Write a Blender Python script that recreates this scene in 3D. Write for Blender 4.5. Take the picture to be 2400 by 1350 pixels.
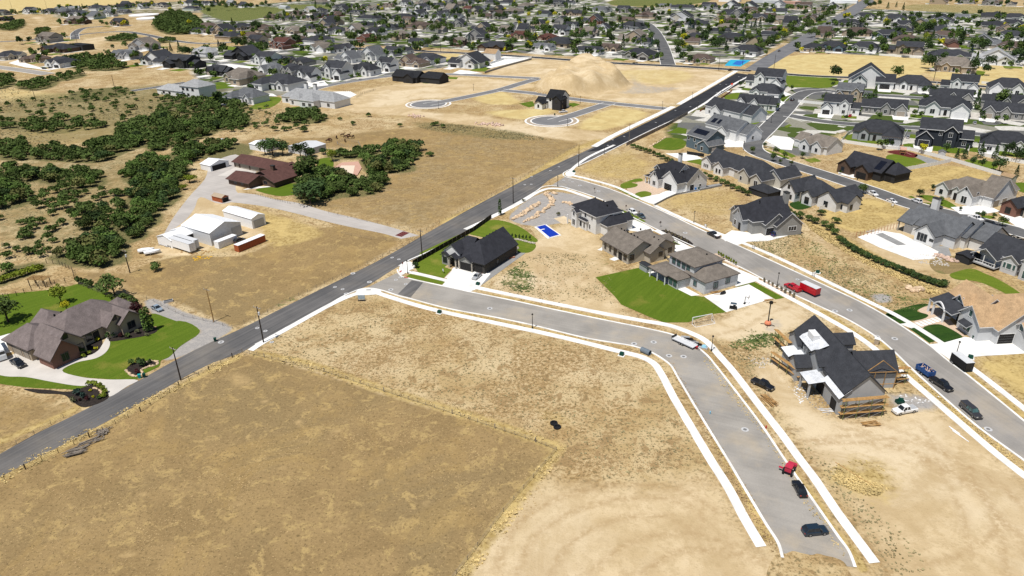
import bpy, math, random
import numpy as np
from mathutils import Vector, Matrix
R = math.radians
rng = random.Random(7)
nrg = np.random.default_rng(11)
scene = bpy.context.scene
for o in list(bpy.data.objects): bpy.data.objects.remove(o, do_unlink=True)
COL = scene.collection

# ------------------------------------------------------------------ camera
CAM_H, PITCH, ROLL, FPX = 100.0, R(25.8), R(-1.0), 1650.0      # FPX: focal length in pixels of a 2400 px wide frame
fw = Vector((0, math.cos(PITCH), -math.sin(PITCH)))
r0 = Vector((1, 0, 0)); u0 = r0.cross(fw)
cr = r0 * math.cos(ROLL) + u0 * math.sin(ROLL)
cu = u0 * math.cos(ROLL) - r0 * math.sin(ROLL)
cam_d = bpy.data.cameras.new('camera')
cam_d.sensor_width = 36.0; cam_d.lens = FPX / 2400.0 * 36.0
cam_d.clip_start = 1.0; cam_d.clip_end = 9000.0
cam = bpy.data.objects.new('camera', cam_d); COL.objects.link(cam)
cam.matrix_world = Matrix(((cr.x, cu.x, -fw.x, 0), (cr.y, cu.y, -fw.y, 0), (cr.z, cu.z, -fw.z, CAM_H), (0, 0, 0, 1)))
scene.camera = cam
# ------------------------------------------------------------------ sky and sun
SUN_EL, SUN_AZ = R(66), R(232)      # direction towards the sun: azimuth measured counter-clockwise from +X
world = bpy.data.worlds.new('World'); scene.world = world; world.use_nodes = True
wt = world.node_tree; wt.nodes.clear()
wo = wt.nodes.new('ShaderNodeOutputWorld'); wb = wt.nodes.new('ShaderNodeBackground'); ws = wt.nodes.new('ShaderNodeTexSky')
ws.sky_type = 'NISHITA'; ws.sun_disc = False; ws.sun_elevation = SUN_EL
ws.sun_rotation = R(90) - SUN_AZ; ws.altitude = 1400; ws.dust_density = 1.0
wb.inputs['Strength'].default_value = 0.07
wt.links.new(ws.outputs[0], wb.inputs[0]); wt.links.new(wb.outputs[0], wo.inputs[0])
sun_d = bpy.data.lights.new('sun', 'SUN'); sun_d.energy = 4.9; sun_d.angle = R(0.5); sun_d.color = (1.0, 0.955, 0.89)
sun = bpy.data.objects.new('sun', sun_d); COL.objects.link(sun)
sdir = Vector((math.cos(SUN_EL) * math.cos(SUN_AZ), math.cos(SUN_EL) * math.sin(SUN_AZ), math.sin(SUN_EL)))
sun.rotation_euler = sdir.to_track_quat('Z', 'Y').to_euler()
sun.location = (0, 0, 400)
vs = scene.view_settings
vs.view_transform = 'Standard'; vs.look = 'None'; vs.exposure = 0.13; vs.gamma = 1.0; vs.use_curve_mapping = False
scene.render.engine = 'CYCLES'
scene.cycles.max_bounces = 4; scene.cycles.diffuse_bounces = 2; scene.cycles.glossy_bounces = 2
scene.cycles.transparent_max_bounces = 4; scene.cycles.use_denoising = True

# ------------------------------------------------------------------ surveying: a place in the photograph to a point of the ground
def at(px, py, z=0.0):
    d = cr * ((px - 1200) / FPX) - cu * ((py - 675) / FPX) + fw
    k = (CAM_H - z) / -d.z
    return Vector((d.x * k, d.y * k, z))
def pxof(p):
    v = Vector((p[0], p[1], (p[2] if len(p) > 2 else 0) - CAM_H)); d = v.dot(fw)
    return (1200 + FPX * v.dot(cr) / d, 675 - FPX * v.dot(cu) / d)
def ppm(p):                                                      # photograph pixels per metre at a point
    return FPX / (Vector((p[0], p[1], -CAM_H))).dot(fw)
def zt(ox, oy, s, pts): return [(ox + x / s, oy + y / s) for x, y in pts]

# ------------------------------------------------------------------ materials
def lin(h):
    h = h.lstrip('#'); c = [int(h[i:i + 2], 16) / 255 for i in (0, 2, 4)]
    return tuple(((v + 0.055) / 1.055) ** 2.4 if v > 0.04045 else v / 12.92 for v in c)
MATS = {}
def mat(name, col, rough=0.85, var=0.12, scale=1.5, spec=0.25, metal=0.0, col2=None, bump=0.0, bscale=None, detail=4, coord='Object', rnd=0.0, coat=0.0):
    """Plain procedural surface: base colour varied by two noises (and, with rnd, from object to object)."""
    if name in MATS: return MATS[name]
    m = bpy.data.materials.new(name); m.use_nodes = True; nt = m.node_tree; N = nt.nodes; L = nt.links
    b = N['Principled BSDF']; b.inputs['Roughness'].default_value = rough; b.inputs['Metallic'].default_value = metal
    b.inputs['Specular IOR Level'].default_value = spec
    if coat: b.inputs['Coat Weight'].default_value = coat
    tc = N.new('ShaderNodeTexCoord')
    n1 = N.new('ShaderNodeTexNoise'); n1.inputs['Scale'].default_value = scale; n1.inputs['Detail'].default_value = detail
    L.new(tc.outputs[coord], n1.inputs['Vector'])
    mx = N.new('ShaderNodeMix'); mx.data_type = 'RGBA'
    c = tuple(col); c2 = tuple(col2) if col2 else tuple(min(1, v * (1 + var)) for v in c)
    ca = c if col2 else tuple(v * (1 - var) for v in c)
    mx.inputs[6].default_value = (*ca, 1); mx.inputs[7].default_value = (*c2, 1)
    mr = N.new('ShaderNodeMapRange'); mr.inputs[1].default_value = 0.32; mr.inputs[2].default_value = 0.68
    L.new(n1.outputs['Fac'], mr.inputs[0]); L.new(mr.outputs[0], mx.inputs[0])
    out = mx.outputs[2]
    if rnd:
        oi = N.new('ShaderNodeObjectInfo'); hs = N.new('ShaderNodeHueSaturation')
        m2 = N.new('ShaderNodeMapRange'); m2.inputs[3].default_value = 1 - rnd; m2.inputs[4].default_value = 1 + rnd
        L.new(oi.outputs['Random'], m2.inputs[0]); L.new(m2.outputs[0], hs.inputs['Value']); L.new(out, hs.inputs['Color']); out = hs.outputs[0]
    L.new(out, b.inputs['Base Color'])
    if bump:
        n2 = N.new('ShaderNodeTexNoise'); n2.inputs['Scale'].default_value = bscale or scale * 6; n2.inputs['Detail'].default_value = 3
        L.new(tc.outputs[coord], n2.inputs['Vector'])
        bp = N.new('ShaderNodeBump'); bp.inputs['Strength'].default_value = bump; bp.inputs['Distance'].default_value = 0.05
        L.new(n2.outputs['Fac'], bp.inputs['Height']); L.new(bp.outputs[0], b.inputs['Normal'])
    MATS[name] = m; return m
def shingle(name, col):
    m = mat(name, col, rough=0.9, var=0.16, scale=0.6, spec=0.12, rnd=0.14, bump=0.0)
    nt = m.node_tree; N = nt.nodes; L = nt.links; b = N['Principled BSDF']
    src = b.inputs['Base Color'].links[0].from_socket
    tc = N.new('ShaderNodeTexCoord'); w = N.new('ShaderNodeTexNoise'); w.inputs['Scale'].default_value = 5.0; w.inputs['Detail'].default_value = 2
    L.new(tc.outputs['Object'], w.inputs['Vector'])
    mr = N.new('ShaderNodeMapRange'); mr.inputs[1].default_value = .3; mr.inputs[2].default_value = .7; mr.inputs[3].default_value = 0.78; mr.inputs[4].default_value = 1.22
    L.new(w.outputs['Fac'], mr.inputs[0])
    mu = N.new('ShaderNodeMix'); mu.data_type = 'RGBA'; mu.blend_type = 'MULTIPLY'; mu.inputs[0].default_value = 1
    L.new(src, mu.inputs[6]); L.new(mr.outputs[0], mu.inputs[7]); L.new(mu.outputs[2], b.inputs['Base Color'])
    return m
G = lambda v: (v, v, v)
ROOF = {k: shingle('shingle_' + n, c) for k, n, c in [
    ('c', 'charcoal', (.036, .038, .044)), ('k', 'black', (.020, .021, .024)), ('g', 'grey', (.105, .11, .118)), ('l', 'pale_grey', (.27, .275, .28)),
    ('b', 'brown', (.088, .066, .056)), ('t', 'taupe', (.155, .135, .115)), ('r', 'red_brown', (.095, .042, .034)), ('o', 'tan', (.36, .245, .14)),
    ('m', 'mauve_brown', (.135, .112, .108)), ('n', 'ink', (.027, .028, .034)), ('w', 'white_membrane', (.62, .64, .67)), ('R', 'ranch_brown', (.098, .05, .043))]}
WALL = {k: mat('wall_' + n, c, rough=.8, var=.05, scale=.5, rnd=.05) for k, n, c in [
    ('w', 'white', (.66, .66, .65)), ('t', 'tan', (.36, .29, .21)), ('s', 'stone_grey', (.27, .265, .25)), ('k', 'dark', (.03, .03, .032)),
    ('r', 'brick', (.19, .095, .07)), ('g', 'grey', (.34, .35, .36)), ('u', 'slate_blue', (.10, .14, .17)), ('n', 'navy', (.025, .03, .04)), ('c', 'cream', (.50, .47, .40)),
    ('b', 'brown', (.10, .065, .045)), ('d', 'dark_taupe', (.05, .045, .04)), ('e', 'beige', (.42, .39, .33)), ('i', 'light_grey', (.50, .51, .52))]}
M = {
 'trim': mat('trim_white', G(.70), var=.03), 'trimk': mat('trim_dark', G(.03), var=.1), 'trimb': mat('trim_brown', (.10, .08, .075), var=.1),
 'glass': mat('window_glass', (.016, .02, .025), rough=.08, spec=.5, var=.3), 'glassg': mat('window_glass_green', (.05, .10, .10), rough=.08, spec=.5, var=.3),
 'door_w': mat('door_white', G(.62), var=.04), 'door_k': mat('door_dark', (.018, .017, .017), var=.2), 'door_t': mat('door_tan', (.30, .26, .21), var=.06),
 'concrete': mat('concrete', (.70, .69, .66), var=.16, scale=.25, rough=.9), 'concrete_old': mat('concrete_old', (.50, .47, .43), var=.10, scale=.2, rough=.9),
 'stone': mat('pale_stone', (.40, .36, .30), var=.3, scale=3, rnd=.2), 'solar': mat('solar_glass', (.008, .009, .015), rough=.18, spec=.5, var=.2),
 'wood': mat('timber', (.36, .21, .08), var=.25, scale=2, rnd=.15), 'woodg': mat('weathered_wood', (.21, .18, .15), var=.3, scale=3, rnd=.2), 'woodd': mat('dark_wood', (.03, .022, .018), var=.3, rnd=.2),
 'metalw': mat('white_metal', (.78, .79, .80), rough=.45, var=.03, spec=.4), 'metalg': mat('grey_metal', (.36, .37, .38), rough=.5, var=.08, spec=.4), 'metall': mat('pale_metal', (.55, .56, .57), rough=.5, var=.06, spec=.4),
 'black': mat('black_metal', (.012, .012, .013), rough=.5, var=.2), 'tyre': mat('tyre_rubber', G(.012), rough=.9), 'rim': mat('wheel_rim', G(.35), rough=.35, metal=.6),
 'vinyl': mat('vinyl_white', (.72, .72, .70), rough=.5, var=.03), 'red': mat('paint_red', (.42, .006, .014), rough=.3, coat=.4), 'redtag': mat('tactile_red', (.35, .05, .035)),
 'mulch': mat('dark_mulch', (.022, .016, .013), var=.5, scale=2), 'rust': mat('container_rust', (.33, .085, .03), var=.15, rough=.6), 'pool': mat('pool_blue', (.004, .03, .36), rough=.12, var=.15, spec=.5),
 'boulder': mat('boulder', (.56, .42, .28), var=.3, scale=1.2, rnd=.25), 'pinkrock': mat('pink_rock', (.52, .38, .30), var=.3, scale=1.2, rnd=.25),
 'lamp': mat('lamp_glass', (.5, .48, .42), rough=.3), 'blue': mat('plastic_blue', (.02, .16, .45), rough=.4), 'green': mat('plastic_green', (.006, .05, .035), rough=.5), 'teal': mat('plastic_teal', (.01, .28, .28), rough=.5),
 'yellow': mat('paint_yellow', (.62, .36, .02), rough=.4), 'tealcourt': mat('court_blue', (.02, .33, .50), var=.08, scale=.3), 'pink': mat('deck_pink', (.48, .29, .22), var=.1), 'poolcover': mat('pool_cover', (.62, .52, .41), var=.05),
 'playred': mat('play_rubber', (.10, .015, .012)), 'bark': mat('bark', (.045, .034, .026), var=.3, scale=4), 'skin_horse': mat('horse_hide', (.045, .017, .009), rough=.6, var=.3, rnd=.3), 'hitch': mat('galvanised', G(.4), metal=.5, rough=.4),
 'pavegrey': mat('pavers_grey', (.24, .24, .235), var=.12, scale=.8), 'signw': mat('sign_white', G(.7), var=.02), 'signb': mat('sign_back', (.30, .37, .42), rough=.4), 'tankw': mat('tank_white', G(.74), var=.04, scale=.05),
}

# ------------------------------------------------------------------ mesh helpers
class MB:
    """Collects faces (with a material index) and links them as one mesh object."""
    def __init__(s): s.v = []; s.f = []; s.m = []
    def add(s, verts, faces, mi=0):
        n = len(s.v); s.v += [tuple(v) for v in verts]; s.f += [tuple(i + n for i in f) for f in faces]; s.m += [mi] * len(faces); return s
    def box(s, x0, x1, y0, y1, z0, z1, mi=0, tf=None):
        v = [(x0, y0, z0), (x1, y0, z0), (x1, y1, z0), (x0, y1, z0), (x0, y0, z1), (x1, y0, z1), (x1, y1, z1), (x0, y1, z1)]
        if tf: v = [tf(*p) for p in v]
        return s.add(v, [(0, 3, 2, 1), (4, 5, 6, 7), (0, 1, 5, 4), (1, 2, 6, 5), (2, 3, 7, 6), (3, 0, 4, 7)], mi)
    def bar(s, a, b, w, mi=0, h=None, n=4):
        a = Vector(a); b = Vector(b); d = (b - a).normalized(); up = Vector((0, 0, 1)) if abs(d.z) < .95 else Vector((1, 0, 0))
        x = d.cross(up).normalized(); y = x.cross(d); h = h or w; v = []
        for p in (a, b):
            for k in range(n):
                t = 2 * math.pi * (k + .5) / n; q = 1.414 if n == 4 else 1
                v.append(p + x * (math.cos(t) * w / 2 * q) + y * (math.sin(t) * h / 2 * q))
        f = [(k, (k + 1) % n, n + (k + 1) % n, n + k) for k in range(n)] + [tuple(range(n - 1, -1, -1)), tuple(range(n, 2 * n))]
        return s.add(v, f, mi)
    def lathe(s, prof, n=8, mi=0, c=(0, 0, 0)):
        v = []
        for r, z in prof:
            for k in range(n): t = 2 * math.pi * k / n; v.append((c[0] + r * math.cos(t), c[1] + r * math.sin(t), c[2] + z))
        f = [(i * n + k, i * n + (k + 1) % n, (i + 1) * n + (k + 1) % n, (i + 1) * n + k) for i in range(len(prof) - 1) for k in range(n)]
        f += [tuple(range(n - 1, -1, -1)), tuple(range((len(prof) - 1) * n, len(prof) * n))]
        return s.add(v, f, mi)
    def mesh(s, name, mats):
        me = bpy.data.meshes.new(name); me.from_pydata(s.v, [], s.f)
        for m in mats: me.materials.append(m)
        if any(s.m): me.polygons.foreach_set('material_index', s.m)
        me.update(); return me
    def build(s, name, mats, parent=None, loc=None, rz=0):
        if not isinstance(mats, (list, tuple)): mats = [mats]
        return link(name, s.mesh(name, mats), parent, loc, rz)
def link(name, me, parent=None, loc=None, rz=0, sc=None):
    o = bpy.data.objects.new(name, me); COL.objects.link(o)
    if parent is not None: o.parent = parent
    if loc is not None: o.location = loc
    if rz: o.rotation_euler = (0, 0, rz)
    if sc is not None: o.scale = sc if isinstance(sc, (tuple, list)) else (sc, sc, sc)
    return o
def empty(name, loc, rz=0, sc=None):
    o = link(name, None, None, loc, rz, sc); o.empty_display_size = .5; return o
def tag(o, label=None, cat=None, group=None, kind=None):
    if label: o['label'] = label
    if cat: o['category'] = cat
    if group: o['group'] = group
    if kind: o['kind'] = kind
    return o
def copy_tree(o, parent=None):
    c = o.copy(); COL.objects.link(c)
    if parent is not None: c.parent = parent
    for ch in list(o.children): copy_tree(ch, c)
    return c
def smooth(pts, sub=6, closed=False):
    P = [Vector((p[0], p[1], 0)) for p in pts]; n = len(P)
    if n < 3: return P
    out = []
    for i in range(n if closed else n - 1):
        p0 = P[(i - 1) % n] if closed or i > 0 else P[0]; p1 = P[i]; p2 = P[(i + 1) % n]; p3 = P[(i + 2) % n] if closed or i + 2 < n else P[-1]
        d1 = max((p1 - p0).length, 1e-6) ** .5; d2 = max((p2 - p1).length, 1e-6) ** .5; d3 = max((p3 - p2).length, 1e-6) ** .5
        for k in range(sub):
            t = k / sub; tt = t * d2
            m1 = (p2 - p1) / d2 * 1.0; 
            a1 = ((p1 - p0) / d1 - (p2 - p0) / (d1 + d2) + (p2 - p1) / d2) * d2 if (p1 - p0).length > 1e-5 else (p2 - p1)
            a2 = ((p2 - p1) / d2 - (p3 - p1) / (d2 + d3) + (p3 - p2) / d3) * d2 if (p3 - p2).length > 1e-5 else (p2 - p1)
            t2 = t * t; t3 = t2 * t
            out.append(p1 * (2 * t3 - 3 * t2 + 1) + a1 * (t3 - 2 * t2 + t) + p2 * (-2 * t3 + 3 * t2) + a2 * (t3 - t2))
    if not closed: out.append(P[-1])
    return out
W = lambda pts: [at(x, y) for x, y in pts]
from mathutils.geometry import tessellate_polygon
def sheet(name, wpts, z, m, h=0.0):
    """Flat patch of ground from a world outline; with h a slab with sides."""
    b = MB(); v = [(p[0], p[1], z + h) for p in wpts]; n = len(v)
    tris = tessellate_polygon([[Vector(p) for p in v]])
    area = sum(v[i][0] * v[(i + 1) % n][1] - v[(i + 1) % n][0] * v[i][1] for i in range(n))
    b.add(v, [t if area > 0 else t for t in tris])
    if h: b.add([(p[0], p[1], z - .02) for p in wpts] + v, [(i, (i + 1) % n, n + (i + 1) % n, n + i) for i in range(n)])
    me = b.mesh(name, [m])
    me.validate()
    o = link(name, me)
    # face up
    for p in me.polygons:
        if p.normal.z < -.5: p.flip()
    return o
def ribbon(name, wpts, w, z, m, h=0.0, off=0.0):
    """Strip of width w along a world line, raised h above z with real sides."""
    P = [Vector((p[0], p[1], 0)) for p in wpts]; L = []; Rr = []
    for i, p in enumerate(P):
        d = (P[min(i + 1, len(P) - 1)] - P[max(i - 1, 0)]).normalized(); nrm = Vector((-d.y, d.x, 0))
        L.append(p + nrm * (off + w / 2)); Rr.append(p + nrm * (off - w / 2))
    b = MB(); n = len(P); zt_ = z + h
    b.add([(p.x, p.y, zt_) for p in L] + [(p.x, p.y, zt_) for p in Rr], [(n + i, n + i + 1, i + 1, i) for i in range(n - 1)])
    if h:
        for S, fl in ((L, 0), (Rr, 1)):
            v = [(p.x, p.y, zt_) for p in S] + [(p.x, p.y, z - .03) for p in S]
            b.add(v, [((i, i + 1, n + i + 1, n + i) if not fl else (i + 1, i, n + i, n + i + 1)) for i in range(n - 1)])
    return b.build(name, m)
def struct(o, label=None, cat=None): o['kind'] = 'structure'; return tag(o, label, cat)
# ================================================================== THE GROUND: one sheet with the cover of each area as attributes
def axis(lo, hi, fine_lo, fine_hi, step, grow):
    v = list(np.arange(fine_lo, fine_hi, step)); s = step
    x = v[-1]
    while x < hi: s = max(step, s * (1 + grow)); x += s; v.append(x)
    s = step; x = v[0]; pre = []
    while x > lo: s = max(step, s * (1 + grow)); x -= s; pre.append(x)
    return np.array(pre[::-1] + v)
gx = axis(-3600, 3600, -150, 170, 1.5, .014); gy = axis(-300, 4200, 70, 330, 1.25, .010)
GX, GY = np.meshgrid(gx, gy); NX, NY = len(gx), len(gy)
P2 = np.stack([GX.ravel(), GY.ravel()], 1)
def sdf(poly, P=P2):
    """Signed distance in metres to a world polygon, positive inside."""
    A = np.array([(p[0], p[1]) for p in poly]); B = np.roll(A, -1, 0); n = len(P)
    lo = A.min(0) - 25; hi = A.max(0) + 25
    sel = np.where((P[:, 0] > lo[0]) & (P[:, 0] < hi[0]) & (P[:, 1] > lo[1]) & (P[:, 1] < hi[1]))[0]
    out = np.full(n, -50.0); Q = P[sel]
    if len(Q) == 0: return out
    d = np.full(len(Q), 1e9); ins = np.zeros(len(Q), bool)
    for a, b in zip(A, B):
        e = b - a; w = Q - a; t = np.clip((w @ e) / max(e @ e, 1e-9), 0, 1)
        d = np.minimum(d, np.hypot(*(w - t[:, None] * e).T))
        c = ((a[1] > Q[:, 1]) != (b[1] > Q[:, 1])); 
        with np.errstate(divide='ignore', invalid='ignore'): xi = (b[0] - a[0]) * (Q[:, 1] - a[1]) / (b[1] - a[1]) + a[0]
        ins ^= c & (Q[:, 0] < xi)
    out[sel] = np.where(ins, d, -d); return out
def linedist(pts, P=P2):
    d = np.full(len(P), 1e9)
    A = [np.array((p[0], p[1])) for p in pts]
    for a, b in zip(A[:-1], A[1:]):
        e = b - a; w = P - a; t = np.clip((w @ e) / max(e @ e, 1e-9), 0, 1); d = np.minimum(d, np.hypot(*(w - t[:, None] * e).T))
    return d
ATT = {k: np.zeros(len(P2)) for k in ('pasture', 'golden', 'dirt', 'gravel', 'green', 'straw', 'tracks', 'bare', 'suburb', 'brush')}
def cover(key, px_poly, soft=2.0, amt=1.0, base=0.5):
    s = sdf(smooth(W(px_poly), 3, True)); a = np.clip(base + s / (2 * soft), 0, 1) * amt
    ATT[key] = np.maximum(ATT[key], a)
def uncover(key, px_poly, soft=2.0, amt=1.0):
    s = sdf(smooth(W(px_poly), 3, True)); a = np.clip(.5 + s / (2 * soft), 0, 1) * amt
    ATT[key] = ATT[key] * (1 - a)
def cover_line(key, px_pts, w, soft=1.0, amt=1.0):
    d = linedist(smooth(W(px_pts), 4)); ATT[key] = np.maximum(ATT[key], np.clip((w / 2 + soft / 2 - d) / soft, 0, 1) * amt)
# brown grazed pastures
cover('pasture', [(-60, 1130), (300, 975), (565, 832), (700, 862), (900, 925), (1100, 985), (1302, 1055), (1200, 1180), (1070, 1350), (900, 1500), (-300, 1500)], 1.5)
cover('pasture', [(300, 640), (420, 600), (560, 600), (700, 545), (800, 530), (930, 560), (880, 605), (780, 655), (640, 722), (555, 765), (500, 745), (390, 700), (330, 690)], 2)
cover('pasture', [(720, 480), (800, 440), (900, 420), (960, 360), (960, 300), (1060, 290), (1200, 310), (1360, 335), (1330, 365), (1240, 405), (1130, 465), (1010, 530), (985, 540), (900, 520), (800, 500)], 4, .66)
cover('pasture', [(-80, 905), (60, 930), (190, 965), (100, 1010), (-80, 1090)], 3, .7)
cover('pasture', [(150, 640), (300, 640), (390, 700), (340, 700), (280, 670), (180, 655)], 3, .8)
cover('pasture', [(560, 330), (760, 320), (960, 300), (960, 340), (760, 345), (600, 350)], 5, .8)
cover('pasture', [(1330, 835), (1500, 850), (1560, 900), (1480, 960)], 8, .35)
for c in [(1000, 1110, 60), (640, 1010, 40), (1180, 1000, 40), (300, 1250, 80)]: pass
# golden tall grass along fences and road verges
cover_line('golden', [(600, 828), (720, 852), (900, 915), (1100, 975), (1310, 1048)], 3.0, 3.0, .95)
cover_line('golden', [(1310, 1055), (1230, 1150), (1090, 1340), (1000, 1450)], 2.8, 3.0, .9)
cover_line('golden', [(-40, 1142), (200, 1020), (420, 905), (560, 835)], 2.4, 3, .85)
cover_line('golden', [(-40, 1050), (120, 985), (240, 925)], 3.0, 2.5, .8)
cover_line('golden', [(1050, 520), (1200, 445), (1330, 360), (1400, 330)], 7, 5, .8)
cover('golden', [(580, 490), (640, 500), (760, 545), (740, 560), (640, 580), (600, 520)], 3, .8)
cover('golden', [(430, 600), (520, 590), (700, 540), (660, 535), (560, 560)], 3, .6)
cover('golden', [(1990, 560), (2080, 610), (2200, 675), (2190, 690), (2090, 640), (1990, 590), (1900, 530), (1880, 510)], 3)
cover('golden', [(1500, 370), (1530, 380), (1500, 420), (1420, 420), (1350, 400), (1480, 350)], 5, .6)
cover('golden', [(1540, 470), (1640, 440), (1740, 450), (1735, 480), (1700, 510), (1620, 500), (1560, 490)], 5, .5)
cover('golden', [(1920, 495), (2000, 470), (2040, 465), (2130, 497), (2110, 515), (2000, 545)], 3)
cover('golden', [(2020, 425), (2230, 388), (2330, 410), (2270, 425), (2190, 440), (2120, 460)], 3)
cover('golden', [(2290, 850), (2420, 830), (2420, 960), (2380, 925)], 4)
cover('golden', [(1960, 1090), (2050, 1080), (2100, 1120), (2060, 1170), (1980, 1150), (1930, 1110)], 6, .9)
cover('golden', [(1260, 960), (1320, 965), (1350, 1010), (1290, 1000)], 4, .6)
cover('golden', [(180, 290), (330, 300), (340, 330), (120, 345), (0, 330), (60, 300)], 6, .35)
for p in [[(1640, 830), (1720, 945), (1800, 1050)], [(1860, 1105), (1960, 1250), (2020, 1330)], [(1570, 840), (1650, 975), (1720, 1100), (1800, 1260)], [(960, 706), (1160, 751), (1370, 800)], [(1150, 692), (1420, 748)],
          [(1740, 585), (1910, 660), (2030, 712)], [(2060, 800), (2150, 890), (2300, 1030)], [(2230, 850), (2400, 975)], [(1930, 730), (2040, 800)]]:
    cover_line('golden', p, 2.2, 1.0, .95)
# straw coloured stubble fields far off, cut lots
cover('straw', [(1780, 160), (1880, 128), (2160, 138), (2160, 175), (2100, 183), (1900, 176)], 6)
cover('straw', [(1270, 245), (1320, 255), (1330, 245), (1230, 240), (1180, 215), (1110, 228), (1150, 245)], 4, .9)
cover('straw', [(1140, 262), (1310, 256), (1235, 280), (1180, 275)], 4, .9)
cover('straw', [(1355, 300), (1440, 253), (1520, 265), (1420, 304), (1380, 305)], 4, .95)
cover('straw', [(-300, -12), (330, -8), (300, 6), (200, 16), (0, 38), (-200, 60)], 15)
cover('straw', [(2160, 175), (2330, 150), (2420, 155), (2420, 195), (2300, 200)], 6, .7)
cover('straw', [(1450, 165), (1600, 165), (1630, 180), (1560, 200), (1480, 190)], 5, .6)
cover('straw', [(0, 205), (120, 215), (300, 222), (420, 190), (330, 210), (60, 240), (0, 240)], 8, .6)
cover('straw', [(1020, 128), (1080, 125), (1050, 140), (1020, 140)], 3, .8)
# bare pale earth of graded lots
cover('dirt', [(790, 255), (850, 210), (960, 195), (1060, 180), (1260, 200), (1200, 212), (1100, 225), (960, 235), (990, 262), (1100, 268), (1240, 290), (1420, 312), (1440, 320), (1330, 330), (1150, 305), (990, 275)], 5)
cover('dirt', [(1140, 180), (1260, 140), (1400, 150), (1560, 158), (1700, 170), (1570, 245), (1430, 235), (1260, 205), (1280, 185)], 5)
cover('dirt', [(1250, 565), (1330, 525), (1420, 570), (1410, 600), (1440, 640), (1400, 645), (1440, 700), (1500, 760), (1300, 715), (1150, 680), (1230, 600)], 3, .8)
cover('dirt', [(1420, 690), (1520, 750), (1600, 765), (1730, 730), (1800, 690), (1850, 705), (1900, 740), (1830, 780), (1740, 800), (1660, 790), (1540, 760)], 3, .9)
cover('dirt', [(1750, 860), (1830, 830), (1860, 900), (1960, 980), (2080, 975), (2150, 940), (2420, 1140), (2420, 1420), (2120, 1380), (2050, 1290), (1960, 1150), (1860, 1010)], 4, .85)
cover('dirt', [(1150, 1160), (1300, 1130), (1480, 1140), (1660, 1120), (1760, 1250), (1850, 1310), (2010, 1320), (2080, 1420), (900, 1420), (1000, 1260)], 6, .9)
cover('dirt', [(390, 560), (430, 500), (480, 430), (560, 420), (560, 470), (530, 490), (620, 520), (650, 535), (620, 560), (500, 590), (420, 600), (350, 590)], 2)
cover('dirt', [(2010, 560), (2110, 520), (2220, 590), (2320, 560), (2380, 570), (2300, 600), (2230, 640), (2100, 620)], 3, .8)
cover('dirt', [(40, 120), (150, 110), (210, 115), (180, 125), (60, 140), (0, 150), (0, 100)], 5, .7)
cover('dirt', [(78, 38), (100, 40), (112, 62), (140, 62), (112, 66), (95, 55)], 4, .9)
cover('dirt', [(180, 100), (250, 82), (300, 90), (250, 100), (215, 118), (190, 115)], 5, .7)
cover('dirt', [(1920, 540), (1990, 590), (1960, 610), (1900, 600)], 4, .5)
# gravel and crushed stone
cover('gravel', [(385, 755), (340, 705), (360, 700), (440, 735), (545, 768), (500, 800), (395, 845), (380, 838), (440, 800), (470, 775)], 1.0)
cover('gravel', [(1440, 180), (1480, 172), (1520, 200), (1600, 205), (1540, 220), (1450, 220), (1430, 215)], 6, .5); uncover('gravel', [(1240, 215), (1330, 150), (1410, 145), (1475, 200), (1400, 225)], 6)
cover('gravel', [(1200, 500), (1280, 450), (1380, 465), (1345, 490), (1340, 515), (1250, 530), (1195, 515)], 1.0)
cover('gravel', [(2040, 690), (2080, 690), (2090, 705), (2060, 710)], 1.5, .9)
cover('gravel', [(2080, 925), (2150, 925), (2210, 945), (2170, 965), (2090, 950)], 2.5, .8)
cover('gravel', [(1300, 975), (1240, 955), (1130, 920), (1180, 945)], 5, .35)
cover('gravel', [(1790, 750), (1830, 750), (1830, 775), (1800, 780)], 3, .6)
# green weeds
for p, a in [([(1180, 640), (1230, 610), (1250, 640), (1245, 690), (1170, 670)], .55), ([(1720, 800), (1800, 780), (1830, 790), (1760, 815)], .75), ([(1400, 585), (1440, 575), (1440, 600)], .4), ([(1920, 590), (1990, 650), (2100, 690), (2050, 700), (1960, 660)], .45),
             ([(2060, 690), (2130, 690), (2190, 700), (2160, 715), (2080, 700)], .6), ([(1480, 830), (1540, 870), (1590, 960), (1560, 940)], .45), ([(1000, 290), (1040, 295), (1250, 310), (1200, 330), (1100, 320)], .3), ([(2010, 640), (2040, 665), (2000, 660)], .4),
             ([(1860, 1050), (1990, 1060), (1930, 1085)], .35), ([(1380, 600), (1440, 610), (1430, 640), (1390, 625)], .35), ([(1900, 560), (1960, 600), (1930, 610), (1880, 580)], .5), ([(640, 715), (690, 690), (700, 700), (660, 722)], .6)]: cover('green', p, 4, a)
cover('green', [(0, 240), (250, 215), (480, 190), (640, 250), (560, 300), (300, 320), (0, 330)], 20, .28)
cover('green', [(480, 12), (660, 18), (650, 30), (600, 45), (560, 50), (500, 42)], 5, 1.0)
cover('green', [(1440, 0), (1660, -4), (1640, 8), (1560, 14), (1450, 14)], 5, 1.0)
cover('green', [(2140, 10), (2420, 18), (2420, 40), (2130, 24)], 5, .55)
cover('green', [(680, 10), (830, 16), (760, 22), (680, 20)], 5, .8)
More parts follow.
